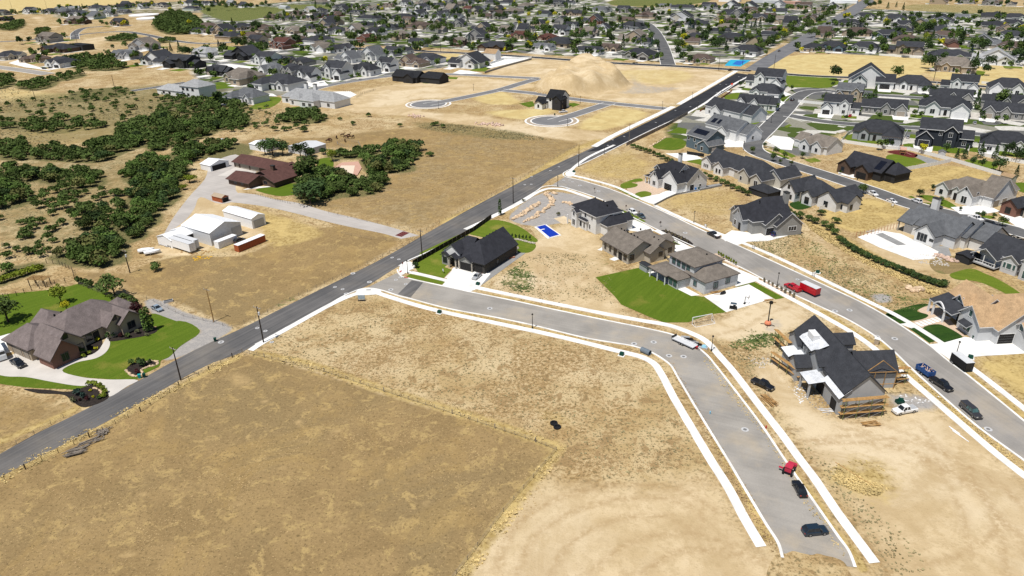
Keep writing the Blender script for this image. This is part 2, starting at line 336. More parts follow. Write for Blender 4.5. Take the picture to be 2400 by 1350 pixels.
# gardens and yards of the built-up blocks
cover('suburb', [(520, 20), (900, -10), (1420, -12), (1440, 14), (1700, 14), (1800, 0), (1990, -6), (1900, 60), (1800, 118), (1735, 150), (1440, 138), (1012, 112), (700, 100), (560, 90), (480, 60)], 10, 1.)
cover('suburb', [(2010, 20), (2110, 24), (2420, 40), (2420, 160), (2200, 140), (1900, 122), (1840, 120)], 8, 1.)
cover('suburb', [(480, 110), (700, 112), (1000, 124), (1160, 135), (1000, 165), (900, 180), (700, 215), (560, 240), (500, 220), (440, 150)], 6, .85)
cover('suburb', [(1780, 175), (1980, 185), (2420, 222), (2420, 370), (2250, 350), (1980, 310), (1900, 370), (1790, 340), (1850, 260), (1740, 330), (1600, 340), (1560, 300), (1700, 220)], 5, .85)
cover('suburb', [(150, 25), (480, 0), (480, 30), (330, 32), (160, 45)], 6, .6)
# scrub oak thickets: outline, spacing, sizes
DENSE = [
 ([(0, 340), (30, 335), (70, 340), (78, 355), (65, 375), (20, 375), (0, 372)], 5.5, (.8, 1.2)), ([(85, 355), (130, 345), (185, 350), (250, 330), (300, 310), (340, 318), (345, 340), (300, 355), (250, 375), (215, 382), (150, 378), (90, 375)], 5.2, (.8, 1.25)),
 ([(270, 305), (330, 285), (400, 275), (440, 290), (480, 270), (560, 265), (585, 285), (570, 300), (520, 305), (480, 322), (400, 345), (370, 355), (345, 345), (355, 320), (300, 330)], 5.2, (.8, 1.3)),
 ([(0, 395), (40, 390), (75, 400), (80, 425), (40, 430), (0, 425)], 5.2, (.8, 1.2)), ([(85, 405), (140, 405), (240, 415), (240, 435), (190, 445), (140, 435), (90, 425)], 5.2, (.8, 1.2)), ([(0, 430), (40, 435), (65, 450), (60, 480), (20, 490), (0, 485)], 5.0, (.9, 1.3)),
 ([(300, 400), (350, 372), (400, 385), (440, 395), (415, 430), (420, 460), (400, 480), (360, 500), (310, 500), (300, 470), (320, 440), (290, 420)], 4.8, (.9, 1.4)), ([(195, 525), (260, 515), (290, 525), (270, 540), (200, 540)], 4.6, (.8, 1.2)), ([(320, 500), (370, 500), (365, 525), (335, 540), (290, 545), (285, 530)], 4.8, (.8, 1.2)),
 ([(195, 560), (240, 550), (285, 565), (295, 595), (285, 615), (240, 625), (180, 622), (130, 612), (125, 600), (165, 590), (205, 580)], 4.6, (.9, 1.35)), ([(255, 545), (290, 545), (345, 545), (330, 560), (295, 570)], 4.8, (.7, 1.1)),
 ([(400, 362), (430, 350), (480, 345), (545, 336), (585, 345), (575, 365), (520, 372), (460, 372), (445, 385), (410, 378)], 4.8, (.9, 1.3)), ([(0, 650), (40, 625), (90, 618), (100, 630), (50, 650), (0, 668)], 4.0, (.7, 1.0)),
 ([(700, 420), (760, 400), (790, 412), (830, 425), (900, 415), (905, 430), (870, 455), (800, 462), (760, 470), (720, 475), (695, 455)], 4.8, (.9, 1.3)), ([(850, 375), (910, 375), (960, 385), (968, 400), (920, 405), (870, 405), (855, 390)], 4.8, (.9, 1.25)), ([(770, 365), (820, 358), (880, 352), (885, 365), (830, 372), (780, 372)], 4.8, (.8, 1.1)),
 ([(905, 352), (940, 345), (975, 352), (978, 372), (940, 378), (906, 372)], 4.6, (1.0, 1.4)), ([(650, 275), (690, 262), (740, 262), (760, 285), (710, 290), (660, 285)], 5.5, (.8, 1.2)), ([(470, 240), (520, 225), (545, 240), (580, 248), (560, 262), (500, 262)], 6.5, (.8, 1.2)),
 ([(150, 140), (200, 132), (250, 140), (290, 150), (280, 165), (200, 165), (160, 155)], 8, (1.0, 1.5)), ([(360, 60), (400, 30), (440, 34), (475, 60), (465, 78), (410, 82), (372, 72)], 9, (1.2, 1.9)), ([(15, 60), (50, 50), (58, 60), (30, 72), (0, 70)], 8, (1, 1.5)), ([(80, 78), (110, 68), (115, 74), (90, 82)], 8, (1, 1.3)), ([(255, 92), (300, 84), (330, 90), (300, 97), (250, 96)], 9, (1, 1.3)), ([(370, 97), (400, 92), (405, 100), (375, 101)], 9, (1, 1.2)),
 ([(45, 200), (120, 185), (130, 200), (90, 212), (50, 208)], 8, (1.0, 1.4)), ([(0, 175), (25, 180), (30, 200), (0, 210)], 8, (1, 1.4)), ([(130, 180), (180, 172), (200, 178), (150, 190)], 9, (.8, 1.2)), ([(60, 285), (160, 282), (190, 295), (160, 312), (70, 308)], 7, (.8, 1.2)), ([(180, 290), (240, 288), (245, 300), (195, 305)], 7, (.8, 1.2)), ([(400, 225), (480, 235), (500, 262), (420, 270), (380, 262), (380, 240)], 8, (.7, 1.1)), ([(180, 215), (280, 205), (290, 225), (180, 240)], 12, (.6, 1.0)), ([(0, 280), (50, 290), (40, 302), (0, 300)], 7, (.8, 1.1))]
for q in DENSE: cover('brush', q[0], 3, 1.0, .75)
cover('brush', [(0, 230), (250, 205), (480, 190), (640, 250), (560, 300), (300, 330), (0, 345)], 20, .56); cover('brush', [(0, 380), (300, 340), (420, 400), (300, 560), (0, 620)], 15, .46); cover('brush', [(960, 286), (1060, 288), (1260, 316), (1200, 330), (1000, 305)], 4, .5)
# wheel tracks and churned soil
for p, w in [([(1880, 1035), (2000, 1022), (2150, 1040), (2300, 1110), (2420, 1200)], 1.3), ([(1890, 1045), (2010, 1036), (2140, 1060), (2270, 1140), (2400, 1260)], 1.1), ([(1985, 985), (2080, 1000), (2180, 1040), (2260, 1100), (2330, 1200), (2360, 1340)], 1.2), ([(1960, 1000), (2060, 1020), (2150, 1070), (2230, 1150), (2280, 1300)], 1.0), ([(2060, 1040), (2200, 1080), (2300, 1160), (2330, 1240), (2250, 1300), (2150, 1330)], 1.1), ([(2140, 985), (2220, 1060), (2320, 1180), (2420, 1320)], 1.2),
    ([(1160, 1340), (1210, 1230), (1330, 1160), (1480, 1135), (1600, 1150), (1680, 1200)], 1.2), ([(1210, 1345), (1260, 1250), (1370, 1190), (1500, 1165), (1610, 1180), (1660, 1230)], 1.1), ([(1290, 1345), (1340, 1270), (1440, 1220), (1560, 1210), (1640, 1250)], 1.1), ([(1500, 1345), (1600, 1290), (1720, 1300), (1840, 1330)], 1.2), ([(1380, 1345), (1480, 1270), (1600, 1250), (1700, 1270), (1800, 1310)], 1.0),
    ([(1262, 735), (1268, 690), (1258, 640), (1270, 600)], 1.0), ([(1282, 738), (1290, 690), (1276, 640), (1290, 600)], 1.0), ([(1300, 740), (1306, 690), (1320, 640), (1300, 600)], .9), ([(1650, 790), (1740, 770), (1800, 735), (1850, 720)], 1.0), ([(1340, 640), (1380, 645), (1350, 670), (1400, 690)], 1.4)]: cover_line('tracks', p, w, 1.2, .9)
cover('bare', [(530, 873), (570, 873), (600, 885), (590, 905), (550, 910), (535, 895)], 3, .62)
for x, y, r in [(585, 1025, 12), (700, 990, 14), (790, 1010, 12), (935, 1005, 10), (490, 1030, 12), (720, 1035, 10), (620, 940, 12), (760, 960, 8), (330, 1160, 14), (180, 1240, 18), (420, 1190, 12), (560, 1180, 14), (660, 1100, 12), (880, 1130, 12), (800, 1230, 16), (300, 1300, 20), (1000, 1180, 14)]:
    cover('bare', [(x - r, y), (x, y - r * .45), (x + r, y), (x, y + r * .45)], 1.2, .8)
# the spoil heap on the graded lot
Z = np.zeros(len(P2))
mound = sdf(smooth(W([(1255, 212), (1300, 185), (1335, 158), (1375, 150), (1410, 158), (1445, 180), (1470, 198), (1400, 215), (1330, 222)]), 4, True))
MZ = np.where(mound > -2, np.clip((mound + 2) / 11, 0, 1), 0)
wob = np.sin(P2[:, 0] * .31 + 1.3 * np.sin(P2[:, 1] * .17)) + np.sin(P2[:, 1] * .27 + P2[:, 0] * .11)
Z += MZ ** .9 * (12 + 1.1 * wob)
ATT['dirt'] = np.maximum(ATT['dirt'], np.clip((mound + 4) / 6, 0, 1)); ATT['straw'] *= (1 - np.clip((mound + 3) / 4, 0, 1))
# very low relief elsewhere stays below the paved sheets
me = bpy.data.meshes.new('ground')
idx = np.arange(NX * NY).reshape(NY, NX)
F = np.stack([idx[:-1, :-1], idx[:-1, 1:], idx[1:, 1:], idx[1:, :-1]], -1).reshape(-1, 4)
me.vertices.add(NX * NY); me.vertices.foreach_set('co', np.stack([P2[:, 0], P2[:, 1], Z], 1).astype(np.float32).ravel())
me.loops.add(F.size); me.loops.foreach_set('vertex_index', F.ravel().astype(np.int32))
me.polygons.add(len(F)); me.polygons.foreach_set('loop_start', np.arange(0, F.size, 4, dtype=np.int32))
me.update(); me.validate()
for k, v in ATT.items():
    a = me.attributes.new(k, 'FLOAT', 'POINT'); a.data.foreach_set('value', v.astype(np.float32))
me.polygons.foreach_set('use_smooth', np.ones(len(F), bool))
ground = link('ground', me); struct(ground, 'dry open ground of pasture, bare lots and weeds', 'ground')
# ground material
gm = bpy.data.materials.new('dry_ground'); gm.use_nodes = True; nt = gm.node_tree; N = nt.nodes; L = nt.links; bs = N['Principled BSDF']
bs.inputs['Roughness'].default_value = .95; bs.inputs['Specular IOR Level'].default_value = .05
tc = N.new('ShaderNodeTexCoord')
def noise(scale, detail=4, rough=.6, dist=0, vec=None):
    n = N.new('ShaderNodeTexNoise'); n.inputs['Scale'].default_value = scale; n.inputs['Detail'].default_value = detail; n.inputs['Roughness'].default_value = rough; n.inputs['Distortion'].default_value = dist
    L.new(vec or tc.outputs['Object'], n.inputs['Vector']); return n.outputs['Fac']
def mr(x, a, b, c=0., d=1.):
    n = N.new('ShaderNodeMapRange'); n.inputs[1].default_value = a; n.inputs[2].default_value = b; n.inputs[3].default_value = c; n.inputs[4].default_value = d; L.new(x, n.inputs[0]); return n.outputs[0]
def math_(op, a, b):
    n = N.new('ShaderNodeMath'); n.operation = op
    for i, x in enumerate((a, b)):
        if isinstance(x, (int, float)): n.inputs[i].default_value = x
        else: L.new(x, n.inputs[i])
    return n.outputs[0]
def mixc(f, a, b):
    n = N.new('ShaderNodeMix'); n.data_type = 'RGBA'
    if isinstance(f, (int, float)): n.inputs[0].default_value = f
    else: L.new(f, n.inputs[0])
    for i, x in ((6, a), (7, b)):
        if isinstance(x, tuple): n.inputs[i].default_value = (*x, 1)
        else: L.new(x, n.inputs[i])
    return n.outputs[2]
def att(k):
    n = N.new('ShaderNodeAttribute'); n.attribute_name = k; return n.outputs['Fac']
nb = noise(.018, 5, .6, .4); nm = noise(.09, 5, .62, .3); nf = noise(.55, 5, .7); ns = noise(2.2, 3, .7); edge = noise(.35, 5, .7)
def frag(k, soft=.22):      # attribute with a ragged edge
    return mr(math_('ADD', att(k), math_('MULTIPLY', math_('SUBTRACT', edge, .5), .9)), .5 - soft, .5 + soft)
# weedy lots
n1 = noise(.22, 6, .72, .6); n2 = noise(1.1, 4, .7); n3 = noise(.05, 6, .68, .9)
lot = mixc(mr(nm, .42, .58), (.485, .375, .21), (.395, .288, .142)); lot = mixc(mr(nb, .48, .6, 0, .7), lot, (.53, .425, .26))
lot = mixc(math_('MULTIPLY', mr(n3, .46, .56), mr(n2, .40, .56)), lot, (.29, .185, .08)); lot = mixc(mr(n1, .53, .60, 0, .9), lot, (.27, .18, .085)); lot = mixc(mr(n2, .54, .60, 0, .8), lot, (.16, .13, .065)); lot = mixc(mr(ns, .56, .66, 0, .6), lot, (.22, .165, .08))
past = mixc(mr(nm, .42, .58), (.285, .198, .092), (.235, .162, .075)); past = mixc(mr(nb, .48, .58, 0, .75), past, (.222, .162, .080)); past = mixc(mr(n1, .53, .62), past, (.37, .265, .115)); past = mixc(mr(n2, .53, .60, 0, .55), past, (.17, .118, .055)); past = mixc(mr(n3, .52, .62, 0, .5), past, (.33, .225, .09)); past = mixc(mr(ns, .57, .66, 0, .7), past, (.42, .30, .14)); past = mixc(mr(noise(1.7, 2, .6), .58, .66, 0, .75), past, (.14, .10, .045))
gold = mixc(mr(nf, .42, .58), (.43, .325, .14), (.33, .235, .09)); gold = mixc(mr(n2, .54, .62), gold, (.22, .15, .055)); gold = mixc(mr(nm, .5, .6, 0, .6), gold, (.54, .41, .17))
dirt = mixc(mr(nm, .42, .58), (.545, .43, .265), (.46, .35, .20)); dirt = mixc(mr(nf, .5, .6, 0, .5), dirt, (.40, .30, .165)); dirt = mixc(mr(nb, .48, .58, 0, .7), dirt, (.60, .50, .345)); dirt = mixc(mr(n1, .55, .64, 0, .5), dirt, (.42, .32, .18)); dirt = mixc(mr(n3, .50, .60, 0, .6), dirt, (.40, .295, .16)); dirt = mixc(mr(ns, .60, .68, 0, .35), dirt, (.29, .21, .11))
grav = mixc(mr(ns, .4, .6), (.34, .32, .30), (.25, .24, .23)); grav = mixc(mr(nf, .5, .6, 0, .5), grav, (.40, .37, .33))
grn = mixc(mr(nf, .42, .58), (.11, .13, .035), (.055, .09, .022)); grn = mixc(mr(n2, .5, .6), grn, (.25, .22, .09))
straw = mixc(mr(nm, .42, .58), (.53, .43, .205), (.47, .36, .16)); straw = mixc(mr(n1, .52, .62, 0, .6), straw, (.37, .285, .125))
brush = mixc(mr(n2, .42, .58), (.085, .09, .035), (.20, .165, .075)); brush = mixc(mr(nf, .5, .6, 0, .6), brush, (.14, .13, .06))
trk = math_('MULTIPLY', att('tracks'), mr(noise(.9, 4, .65), .36, .54))
vo = N.new('ShaderNodeTexVoronoi'); vo.inputs['Scale'].default_value = .085; L.new(tc.outputs['Object'], vo.inputs['Vector'])
sx = N.new('ShaderNodeSeparateColor'); L.new(vo.outputs['Color'], sx.inputs[0])
sub = mixc(mr(sx.outputs[0], .52, .56), (.055, .085, .018), (.24, .23, .19)); sub = mixc(mr(sx.outputs[1], .74, .76), sub, (.56, .54, .50)); sub = mixc(mr(sx.outputs[2], .78, .80), sub, (.13, .13, .13)); sub = mixc(mr(nf, .45, .7, 0, .5), sub, (.11, .12, .05))
c = lot
for k, col in (('suburb', sub), ('dirt', dirt), ('pasture', past), ('straw', straw), ('brush', brush), ('green', None), ('golden', gold), ('gravel', grav), ('bare', (.40, .285, .135))):
    if k == 'green': c = mixc(mr(math_('ADD', att(k), math_('MULTIPLY', math_('SUBTRACT', nf, .5), 2.2)), .42, .66), c, grn)
    else: c = mixc(frag(k), c, col)
c = mixc(math_('MULTIPLY', trk, .85), c, (.34, .235, .12))
L.new(c, bs.inputs['Base Color'])
bp = N.new('ShaderNodeBump'); bp.inputs['Strength'].default_value = .55; bp.inputs['Distance'].default_value = .35
L.new(math_('ADD', math_('MULTIPLY', nf, .7), math_('MULTIPLY', ns, .35)), bp.inputs['Height']); L.new(bp.outputs[0], bs.inputs['Normal'])
me.materials.append(gm)
# ================================================================== ROADS, KERBS, PAVEMENTS
def asphalt(name, c1, c2, streak_rot, streak=.35, dust=.0):
    m = bpy.data.materials.new(name); m.use_nodes = True; nt = m.node_tree; N = nt.nodes; L = nt.links; b = N['Principled BSDF']
    b.inputs['Roughness'].default_value = .88; b.inputs['Specular IOR Level'].default_value = .2
    tc = N.new('ShaderNodeTexCoord'); mp = N.new('ShaderNodeMapping'); mp.vector_type = 'TEXTURE'; mp.inputs['Rotation'].default_value = (0, 0, R(streak_rot)); mp.inputs['Scale'].default_value = (60, 1.0, 1)
    L.new(tc.outputs['Object'], mp.inputs[0])
    n1 = N.new('ShaderNodeTexNoise'); n1.inputs['Scale'].default_value = 1; n1.inputs['Detail'].default_value = 3; L.new(mp.outputs[0], n1.inputs['Vector'])
    n2 = N.new('ShaderNodeTexNoise'); n2.inputs['Scale'].default_value = .12; n2.inputs['Detail'].default_value = 5; L.new(tc.outputs['Object'], n2.inputs['Vector'])
    ad = N.new('ShaderNodeMath'); ad.operation = 'MULTIPLY_ADD'; ad.inputs[1].default_value = streak; L.new(n1.outputs[0], ad.inputs[0])
    s2 = N.new('ShaderNodeMath'); s2.operation = 'MULTIPLY'; s2.inputs[1].default_value = 1 - streak; L.new(n2.outputs[0], s2.inputs[0]); L.new(s2.outputs[0], ad.inputs[2])
    mr_ = N.new('ShaderNodeMapRange'); mr_.inputs[1].default_value = .38; mr_.inputs[2].default_value = .62; L.new(ad.outputs[0], mr_.inputs[0])
    mx = N.new('ShaderNodeMix'); mx.data_type = 'RGBA'; mx.inputs[6].default_value = (*c1, 1); mx.inputs[7].default_value = (*c2, 1); L.new(mr_.outputs[0], mx.inputs[0])
    n3 = N.new('ShaderNodeTexNoise'); n3.inputs['Scale'].default_value = 3; n3.inputs['Detail'].default_value = 2; L.new(tc.outputs['Object'], n3.inputs['Vector'])
    m3 = N.new('ShaderNodeMapRange'); m3.inputs[3].default_value = .88; m3.inputs[4].default_value = 1.12; L.new(n3.outputs[0], m3.inputs[0])
    mu = N.new('ShaderNodeMix'); mu.data_type = 'RGBA'; mu.blend_type = 'MULTIPLY'; mu.inputs[0].default_value = 1; L.new(mx.outputs[2], mu.inputs[6]); L.new(m3.outputs[0], mu.inputs[7])
    n4 = N.new('ShaderNodeTexNoise'); n4.inputs['Scale'].default_value = .05; n4.inputs['Detail'].default_value = 6; n4.inputs['Roughness'].default_value = .65; L.new(tc.outputs['Object'], n4.inputs['Vector'])
    m4 = N.new('ShaderNodeMapRange'); m4.inputs[1].default_value = .52; m4.inputs[2].default_value = .70; m4.inputs[4].default_value = dust; L.new(n4.outputs[0], m4.inputs[0])
    du = N.new('ShaderNodeMix'); du.data_type = 'RGBA'; du.inputs[7].default_value = (.44, .36, .25, 1); L.new(m4.outputs[0], du.inputs[0]); L.new(mu.outputs[2], du.inputs[6]); L.new(du.outputs[2], b.inputs['Base Color']); return m
A_old = asphalt('asphalt_old', (.080, .079, .080), (.135, .130, .127), 58, .6, .12)
A_new = asphalt('asphalt_new', (.020, .021, .025), (.034, .035, .039), 58, .4)
A_light = asphalt('asphalt_light', (.24, .225, .204), (.315, .295, .266), -25, .3, .55)
A_light2 = asphalt('asphalt_light2', (.22, .208, .192), (.29, .272, .25), -75, .35, .4)
A_mid = asphalt('asphalt_mid', (.082, .083, .086), (.125, .124, .124), -60, .35)
A_far = asphalt('asphalt_far', (.12, .122, .13), (.17, .17, .175), -32, .35)
A_drive = asphalt('drive_pale', (.36, .335, .31), (.44, .41, .38), -32, .4)
ZR = .035
def road_poly(name, left, right, m, z=ZR, sub=5):
    """Road surface between its two edges (photograph points, both in the same direction)."""
    a = smooth(W(left), sub); b_ = smooth(W(right), sub)
    return struct(sheet(name, a + b_[::-1], z, m))
def road_line(name, pts, w, m, z=ZR, ends=None, kerb=True, kw=.5):
    c = smooth(W(pts), 6); o = struct(ribbon(name, c, w, z, m))
    if kerb:
        for s in (-1, 1): struct(ribbon('kerb', c, kw, .0, M['concrete'], .13, s * (w / 2 + kw / 2)))
    return o
main_L = [(-60, 1096), (0, 1064), (80, 1019), (168, 976), (252, 933), (328, 891), (404, 848), (480, 809), (568, 769), (660, 723), (800, 654), (900, 604), (1010, 541), (1132, 473), (1256, 408), (1320, 377), (1376, 352), (1402, 338)]
main_R = [(-60, 1150), (0, 1118), (76, 1079), (160, 1036), (258, 984), (340, 938), (440, 880), (500, 850), (562, 828), (598, 808), (660, 776), (740, 732), (815, 689), (860, 670), (935, 624), (1000, 594), (1080, 553), (1136, 514), (1200, 482), (1252, 451), (1290, 420), (1330, 401), (1390, 373), (1440, 349)]
road_poly('road', main_L, main_R, A_old)
road_poly('road', [(1376, 356), (1440, 324), (1552, 269), (1640, 221), (1726, 171)], [(1440, 349), (1520, 309), (1580, 281), (1640, 252), (1696, 218), (1770, 177)], A_new, ZR + .008)
road_poly('road', [(1745, 163), (1800, 128), (1870, 90), (1950, 43), (2004, 10), (2030, -6)], [(1785, 168), (1840, 134), (1900, 100), (1960, 64), (2008, 32), (2050, 2)], A_far, ZR + .004)
# lower street
low_N = zt(480, 540, 5, [(2265, 430), (2258, 470), (2300, 535)]) + [(960, 653), (1040, 671), (1100, 684), (1208, 706), (1300, 726), (1440, 755), (1520, 771), (1584, 787), (1622, 806), (1656, 832), (1678, 858), (1728, 922), (1784, 996), (1840, 1079), (1874, 1128), (1920, 1194), (1966, 1260), (1988, 1290), (2000, 1318), (2004, 1330)]
low_S = [(812, 691), (846, 678), (866, 676), (892, 680), (936, 694), (960, 700), (1048, 723), (1160, 744), (1246, 762), (1380, 794), (1440, 804), (1486, 812), (1526, 826), (1552, 841), (1572, 857), (1588, 884), (1638, 968), (1674, 1027), (1706, 1079), (1748, 1150), (1796, 1230), (1824, 1274), (1834, 1308)]
road_poly('road', [(930, 640)] + low_N[2:], [(856, 677)] + low_S[2:], A_light, ZR + .004)
struct(sheet('road_patch', W([(932, 690), (965, 657), (992, 662), (962, 698)]), ZR + .008, A_old))
# right street
rs_N = [(1330, 400), (1320, 407), (1325, 414), (1358, 422), (1400, 434), (1440, 447), (1500, 472), (1580, 508), (1644, 539), (1732, 577), (1820, 617), (1920, 663), (2032, 716), (2100, 756), (2176, 808), (2222, 846), (2268, 880), (2400, 987), (2480, 1055)]
rs_S = [(1260, 446), (1276, 437), (1308, 436), (1340, 444), (1412, 469), (1447, 491), (1490, 513), (1540, 538), (1626, 578), (1740, 629), (1820, 671), (1920, 718), (1990, 751), (2066, 799), (2140, 868), (2200, 922), (2296, 1004), (2398, 1078), (2480, 1140)]
road_poly('road', rs_N[2:], [(1290, 436)] + rs_S[3:], A_light2, ZR + .004)
# neighbourhood streets on the right
road_line('road', [(1940, 212), (1900, 214), (1872, 226), (1838, 262), (1800, 300), (1764, 340), (1775, 357), (1830, 378), (1920, 406), (2040, 446), (2140, 481), (2260, 510), (2420, 552)], 10, A_mid, kerb=True)
road_line('road', [(1846, 270), (1900, 280), (1960, 288), (2150, 301), (2300, 315), (2440, 328)], 9, A_mid, ZR + .004)
road_line('road', [(1930, 212), (2030, 221), (2180, 231), (2320, 238), (2440, 244)], 9, A_mid, ZR + .004)
def disc(name, c, r, z, m, n=28): return struct(sheet(name, [c + Vector((r * math.cos(2 * math.pi * k / n), r * math.sin(2 * math.pi * k / n), 0)) for k in range(n)], z, m))
disc('road', at(1905, 214), 14, ZR + .012, A_mid)
# black cross road and those of the graded lots
road_line('road', [(560, 96), (640, 102), (820, 112), (1012, 121), (1200, 131), (1440, 148), (1600, 156), (1760, 166)], 10, A_new, ZR + .004)
road_line('road', [(1775, 168), (1900, 178), (2100, 186), (2200, 194), (2320, 204), (2460, 216)], 9, A_new, ZR + .008)
A_lot = asphalt('asphalt_lots', (.145, .145, .15), (.19, .188, .188), -32, .3)
road_line('road', [(690, 224), (766, 201), (850, 187), (920, 178), (1046, 174), (1160, 179), (1262, 184)], 9, A_lot)
road_line('road', [(1262, 184), (1220, 196), (1170, 211), (1100, 226), (1040, 238), (1000, 245)], 9, A_lot, ZR + .004)
disc('kerb', at(1004, 244), 16.5, .02, M['concrete']); disc('verge', at(1004, 244), 15.2, .028, WALL['t']); disc('kerb', at(1004, 244), 13.3, ZR, M['concrete']); disc('road', at(1004, 244), 12.3, ZR + .012, A_lot)
road_line('road', [(1172, 211), (1260, 220), (1340, 232), (1440, 243), (1568, 256)], 9, A_lot, ZR + .008)
road_line('road', [(1428, 242), (1380, 258), (1330, 274), (1296, 283)], 9, A_lot, ZR + .004)
disc('kerb', at(1293, 283), 17.5, .02, M['concrete']); disc('verge', at(1293, 283), 16.2, .028, WALL['t']); disc('kerb', at(1293, 283), 13.8, ZR, M['concrete']); disc('road', at(1293, 283), 12.8, ZR + .012, A_lot)
# top left streets
road_line('road', [(-40, 100), (66, 94), (120, 88), (176, 86)], 9, A_mid)
road_line('road', [(176, 92), (178, 76), (204, 65), (242, 62)], 10, A_mid, ZR + .004)
road_line('road', [(172, 86), (196, 80), (280, 74), (340, 81), (400, 94), (480, 102), (560, 98)], 9, A_mid, ZR + .008)
road_line('road', [(-60, 150), (0, 158), (60, 166), (114, 174)], 12, A_light, ZR)
road_line('road', [(310, 213), (370, 204), (436, 193)], 7, A_mid, ZR)
road_line('road', [(430, 136), (480, 147), (540, 152), (600, 160)], 8, A_mid)
road_line('road', [(500, 150), (560, 142), (640, 122), (690, 107)], 8, A_mid, ZR + .004)
road_line('road', [(1484, 46), (1512, 54), (1530, 68), (1546, 92), (1556, 116), (1566, 152)], 13, A_mid, ZR + .004)
road_line('road', [(1160, 90), (1200, 70), (1220, 50), (1300, 42)], 8, A_mid)
road_line('road', [(1640, 40), (1660, 36), (1690, 42), (1720, 48), (1790, 56), (1850, 34), (1900, 26)], 8, A_mid)
road_line('road', [(700, 66), (850, 72), (960, 78), (1120, 92)], 8, A_mid)
road_line('road', [(2100, 120), (2180, 90), (2260, 72), (2320, 78)], 8, A_mid)
road_line('road', [(2010, 60), (2120, 52), (2260, 66), (2420, 78)], 8, A_mid)
# ranch drive
road_poly('drive', [(562, 452), (600, 456), (640, 466), (700, 476), (760, 494), (820, 508), (900, 528), (982, 552)], [(500, 470), (560, 476), (620, 484), (700, 502), (760, 518), (830, 534), (900, 548), (940, 560)], A_drive, .03)
struct(sheet('drive', smooth(W([(480, 420), (500, 380), (552, 362), (600, 412), (560, 425), (555, 450), (575, 462), (520, 478), (470, 462), (455, 490), (430, 520), (395, 545), (380, 560), (400, 520), (440, 465)]), 4, True), .026, A_drive))
# kerbs and pavements (traced lines)
def kerb(pts, w=.55): return struct(ribbon('kerb', smooth(W(pts), 6), w, 0, M['concrete'], .14))
def walk(pts, w=1.9): return struct(ribbon('pavement', smooth(W(pts), 6), w, 0, M['concrete'], .115))
kerb([(932, 632)] + low_N[1:]); kerb([(598, 808), (660, 776), (740, 732)] + low_S)
kerb(rs_N[0:]); kerb([(1136, 514), (1200, 482), (1252, 451)] + rs_S); kerb([(935, 624), (955, 612), (1000, 592), (1080, 552), (1136, 514)], .6)
kerb([(1330, 400), (1390, 373), (1440, 348), (1520, 308), (1580, 280), (1640, 251), (1696, 216), (1770, 176), (1800, 178)], .6)
walk([(587, 822), (606, 809), (680, 767), (792, 706), (832, 690), (856, 684), (880, 686), (906, 694), (960, 711), (1028, 729), (1160, 757), (1260, 778), (1360, 801), (1440, 821), (1470, 828), (1506, 838), (1532, 852), (1548, 874), (1580, 934), (1620, 1002), (1664, 1076), (1708, 1146), (1742, 1210), (1784, 1282)], 2.0)
walk([(944, 628), (950, 636), (975, 641), (1042, 657), (1090, 668)], 1.8)
walk([(1120, 675), (1240, 700), (1440, 740), (1506, 752), (1568, 763), (1612, 778), (1652, 798), (1686, 834), (1716, 868), (1776, 946), (1832, 1018), (1874, 1076), (1906, 1118), (1960, 1198), (2004, 1258), (2050, 1320)], 2.0)
walk([(1440, 340), (1380, 368), (1342, 396), (1336, 408), (1380, 420), (1440, 437), (1498, 464)], 1.8)
walk([(1535, 482), (1600, 512), (1664, 539), (1752, 574), (1820, 603), (1920, 651), (2020, 700), (2100, 739), (2180, 787), (2212, 808)], 1.8)
walk([(2250, 843), (2300, 880), (2400, 958), (2480, 1022)], 1.8)
walk([(1090, 538), (1152, 510), (1220, 475), (1262, 450), (1288, 442), (1320, 444), (1360, 456), (1396, 470), (1430, 489), (1452, 507), (1476, 523)], 2.0)
walk([(1536, 540), (1600, 573), (1618, 582)], 1.8)
walk([(1700, 622), (1752, 646), (1840, 693), (1920, 736), (1990, 776), (2040, 810), (2100, 862), (2170, 922), (2260, 1000), (2340, 1068), (2420, 1130)], 1.9)
walk([(1392, 344), (1440, 317), (1552, 263), (1578, 250)], 3.8); walk([(1590, 245), (1640, 216), (1726, 166)], 3.6)
walk([(1600, 272), (1650, 243), (1700, 208), (1760, 176)], 1.6)
for c in [(850, 684), (872, 684)]: pass
struct(sheet('kerb_ramp', smooth(W([(838, 681), (866, 677), (894, 683), (884, 690), (856, 692), (834, 692)]), 3, True), .10, M['concrete'], .03))
struct(sheet('kerb_ramp', smooth(W([(936, 628), (946, 616), (962, 614), (972, 628), (960, 634), (940, 646)]), 3, True), .10, M['concrete'], .03))
struct(sheet('kerb_ramp', smooth(W([(1325, 406), (1336, 400), (1348, 404), (1340, 414), (1330, 414)]), 3, True), .10, M['concrete'], .03))
def tactile(px, rot, c): 
    o = MB().box(-.75, .75, -.3, .3, 0, .012).build('tactile_pad', M[c], None, at(*px) + Vector((0, 0, .135)), R(rot)); struct(o)
tactile((864, 680), 0, 'pavegrey'); tactile((939, 637), 70, 'redtag'); tactile((952, 651), -20, 'redtag'); tactile((1326, 413), -20, 'pavegrey'); tactile((1288, 437), 0, 'pavegrey')
# pale drift of soil over the unfinished end of the lower street
struct(sheet('soil_drift', smooth(W([(1824, 1296), (1840, 1298), (1858, 1292), (1880, 1297), (1902, 1301), (1916, 1298), (1936, 1303), (1958, 1308), (1978, 1318), (1990, 1340), (2000, 1370), (1800, 1370)]), 5, True), ZR + .02, gm)); mat('soil_pale', (.54, .435, .29), var=.2, scale=.25)
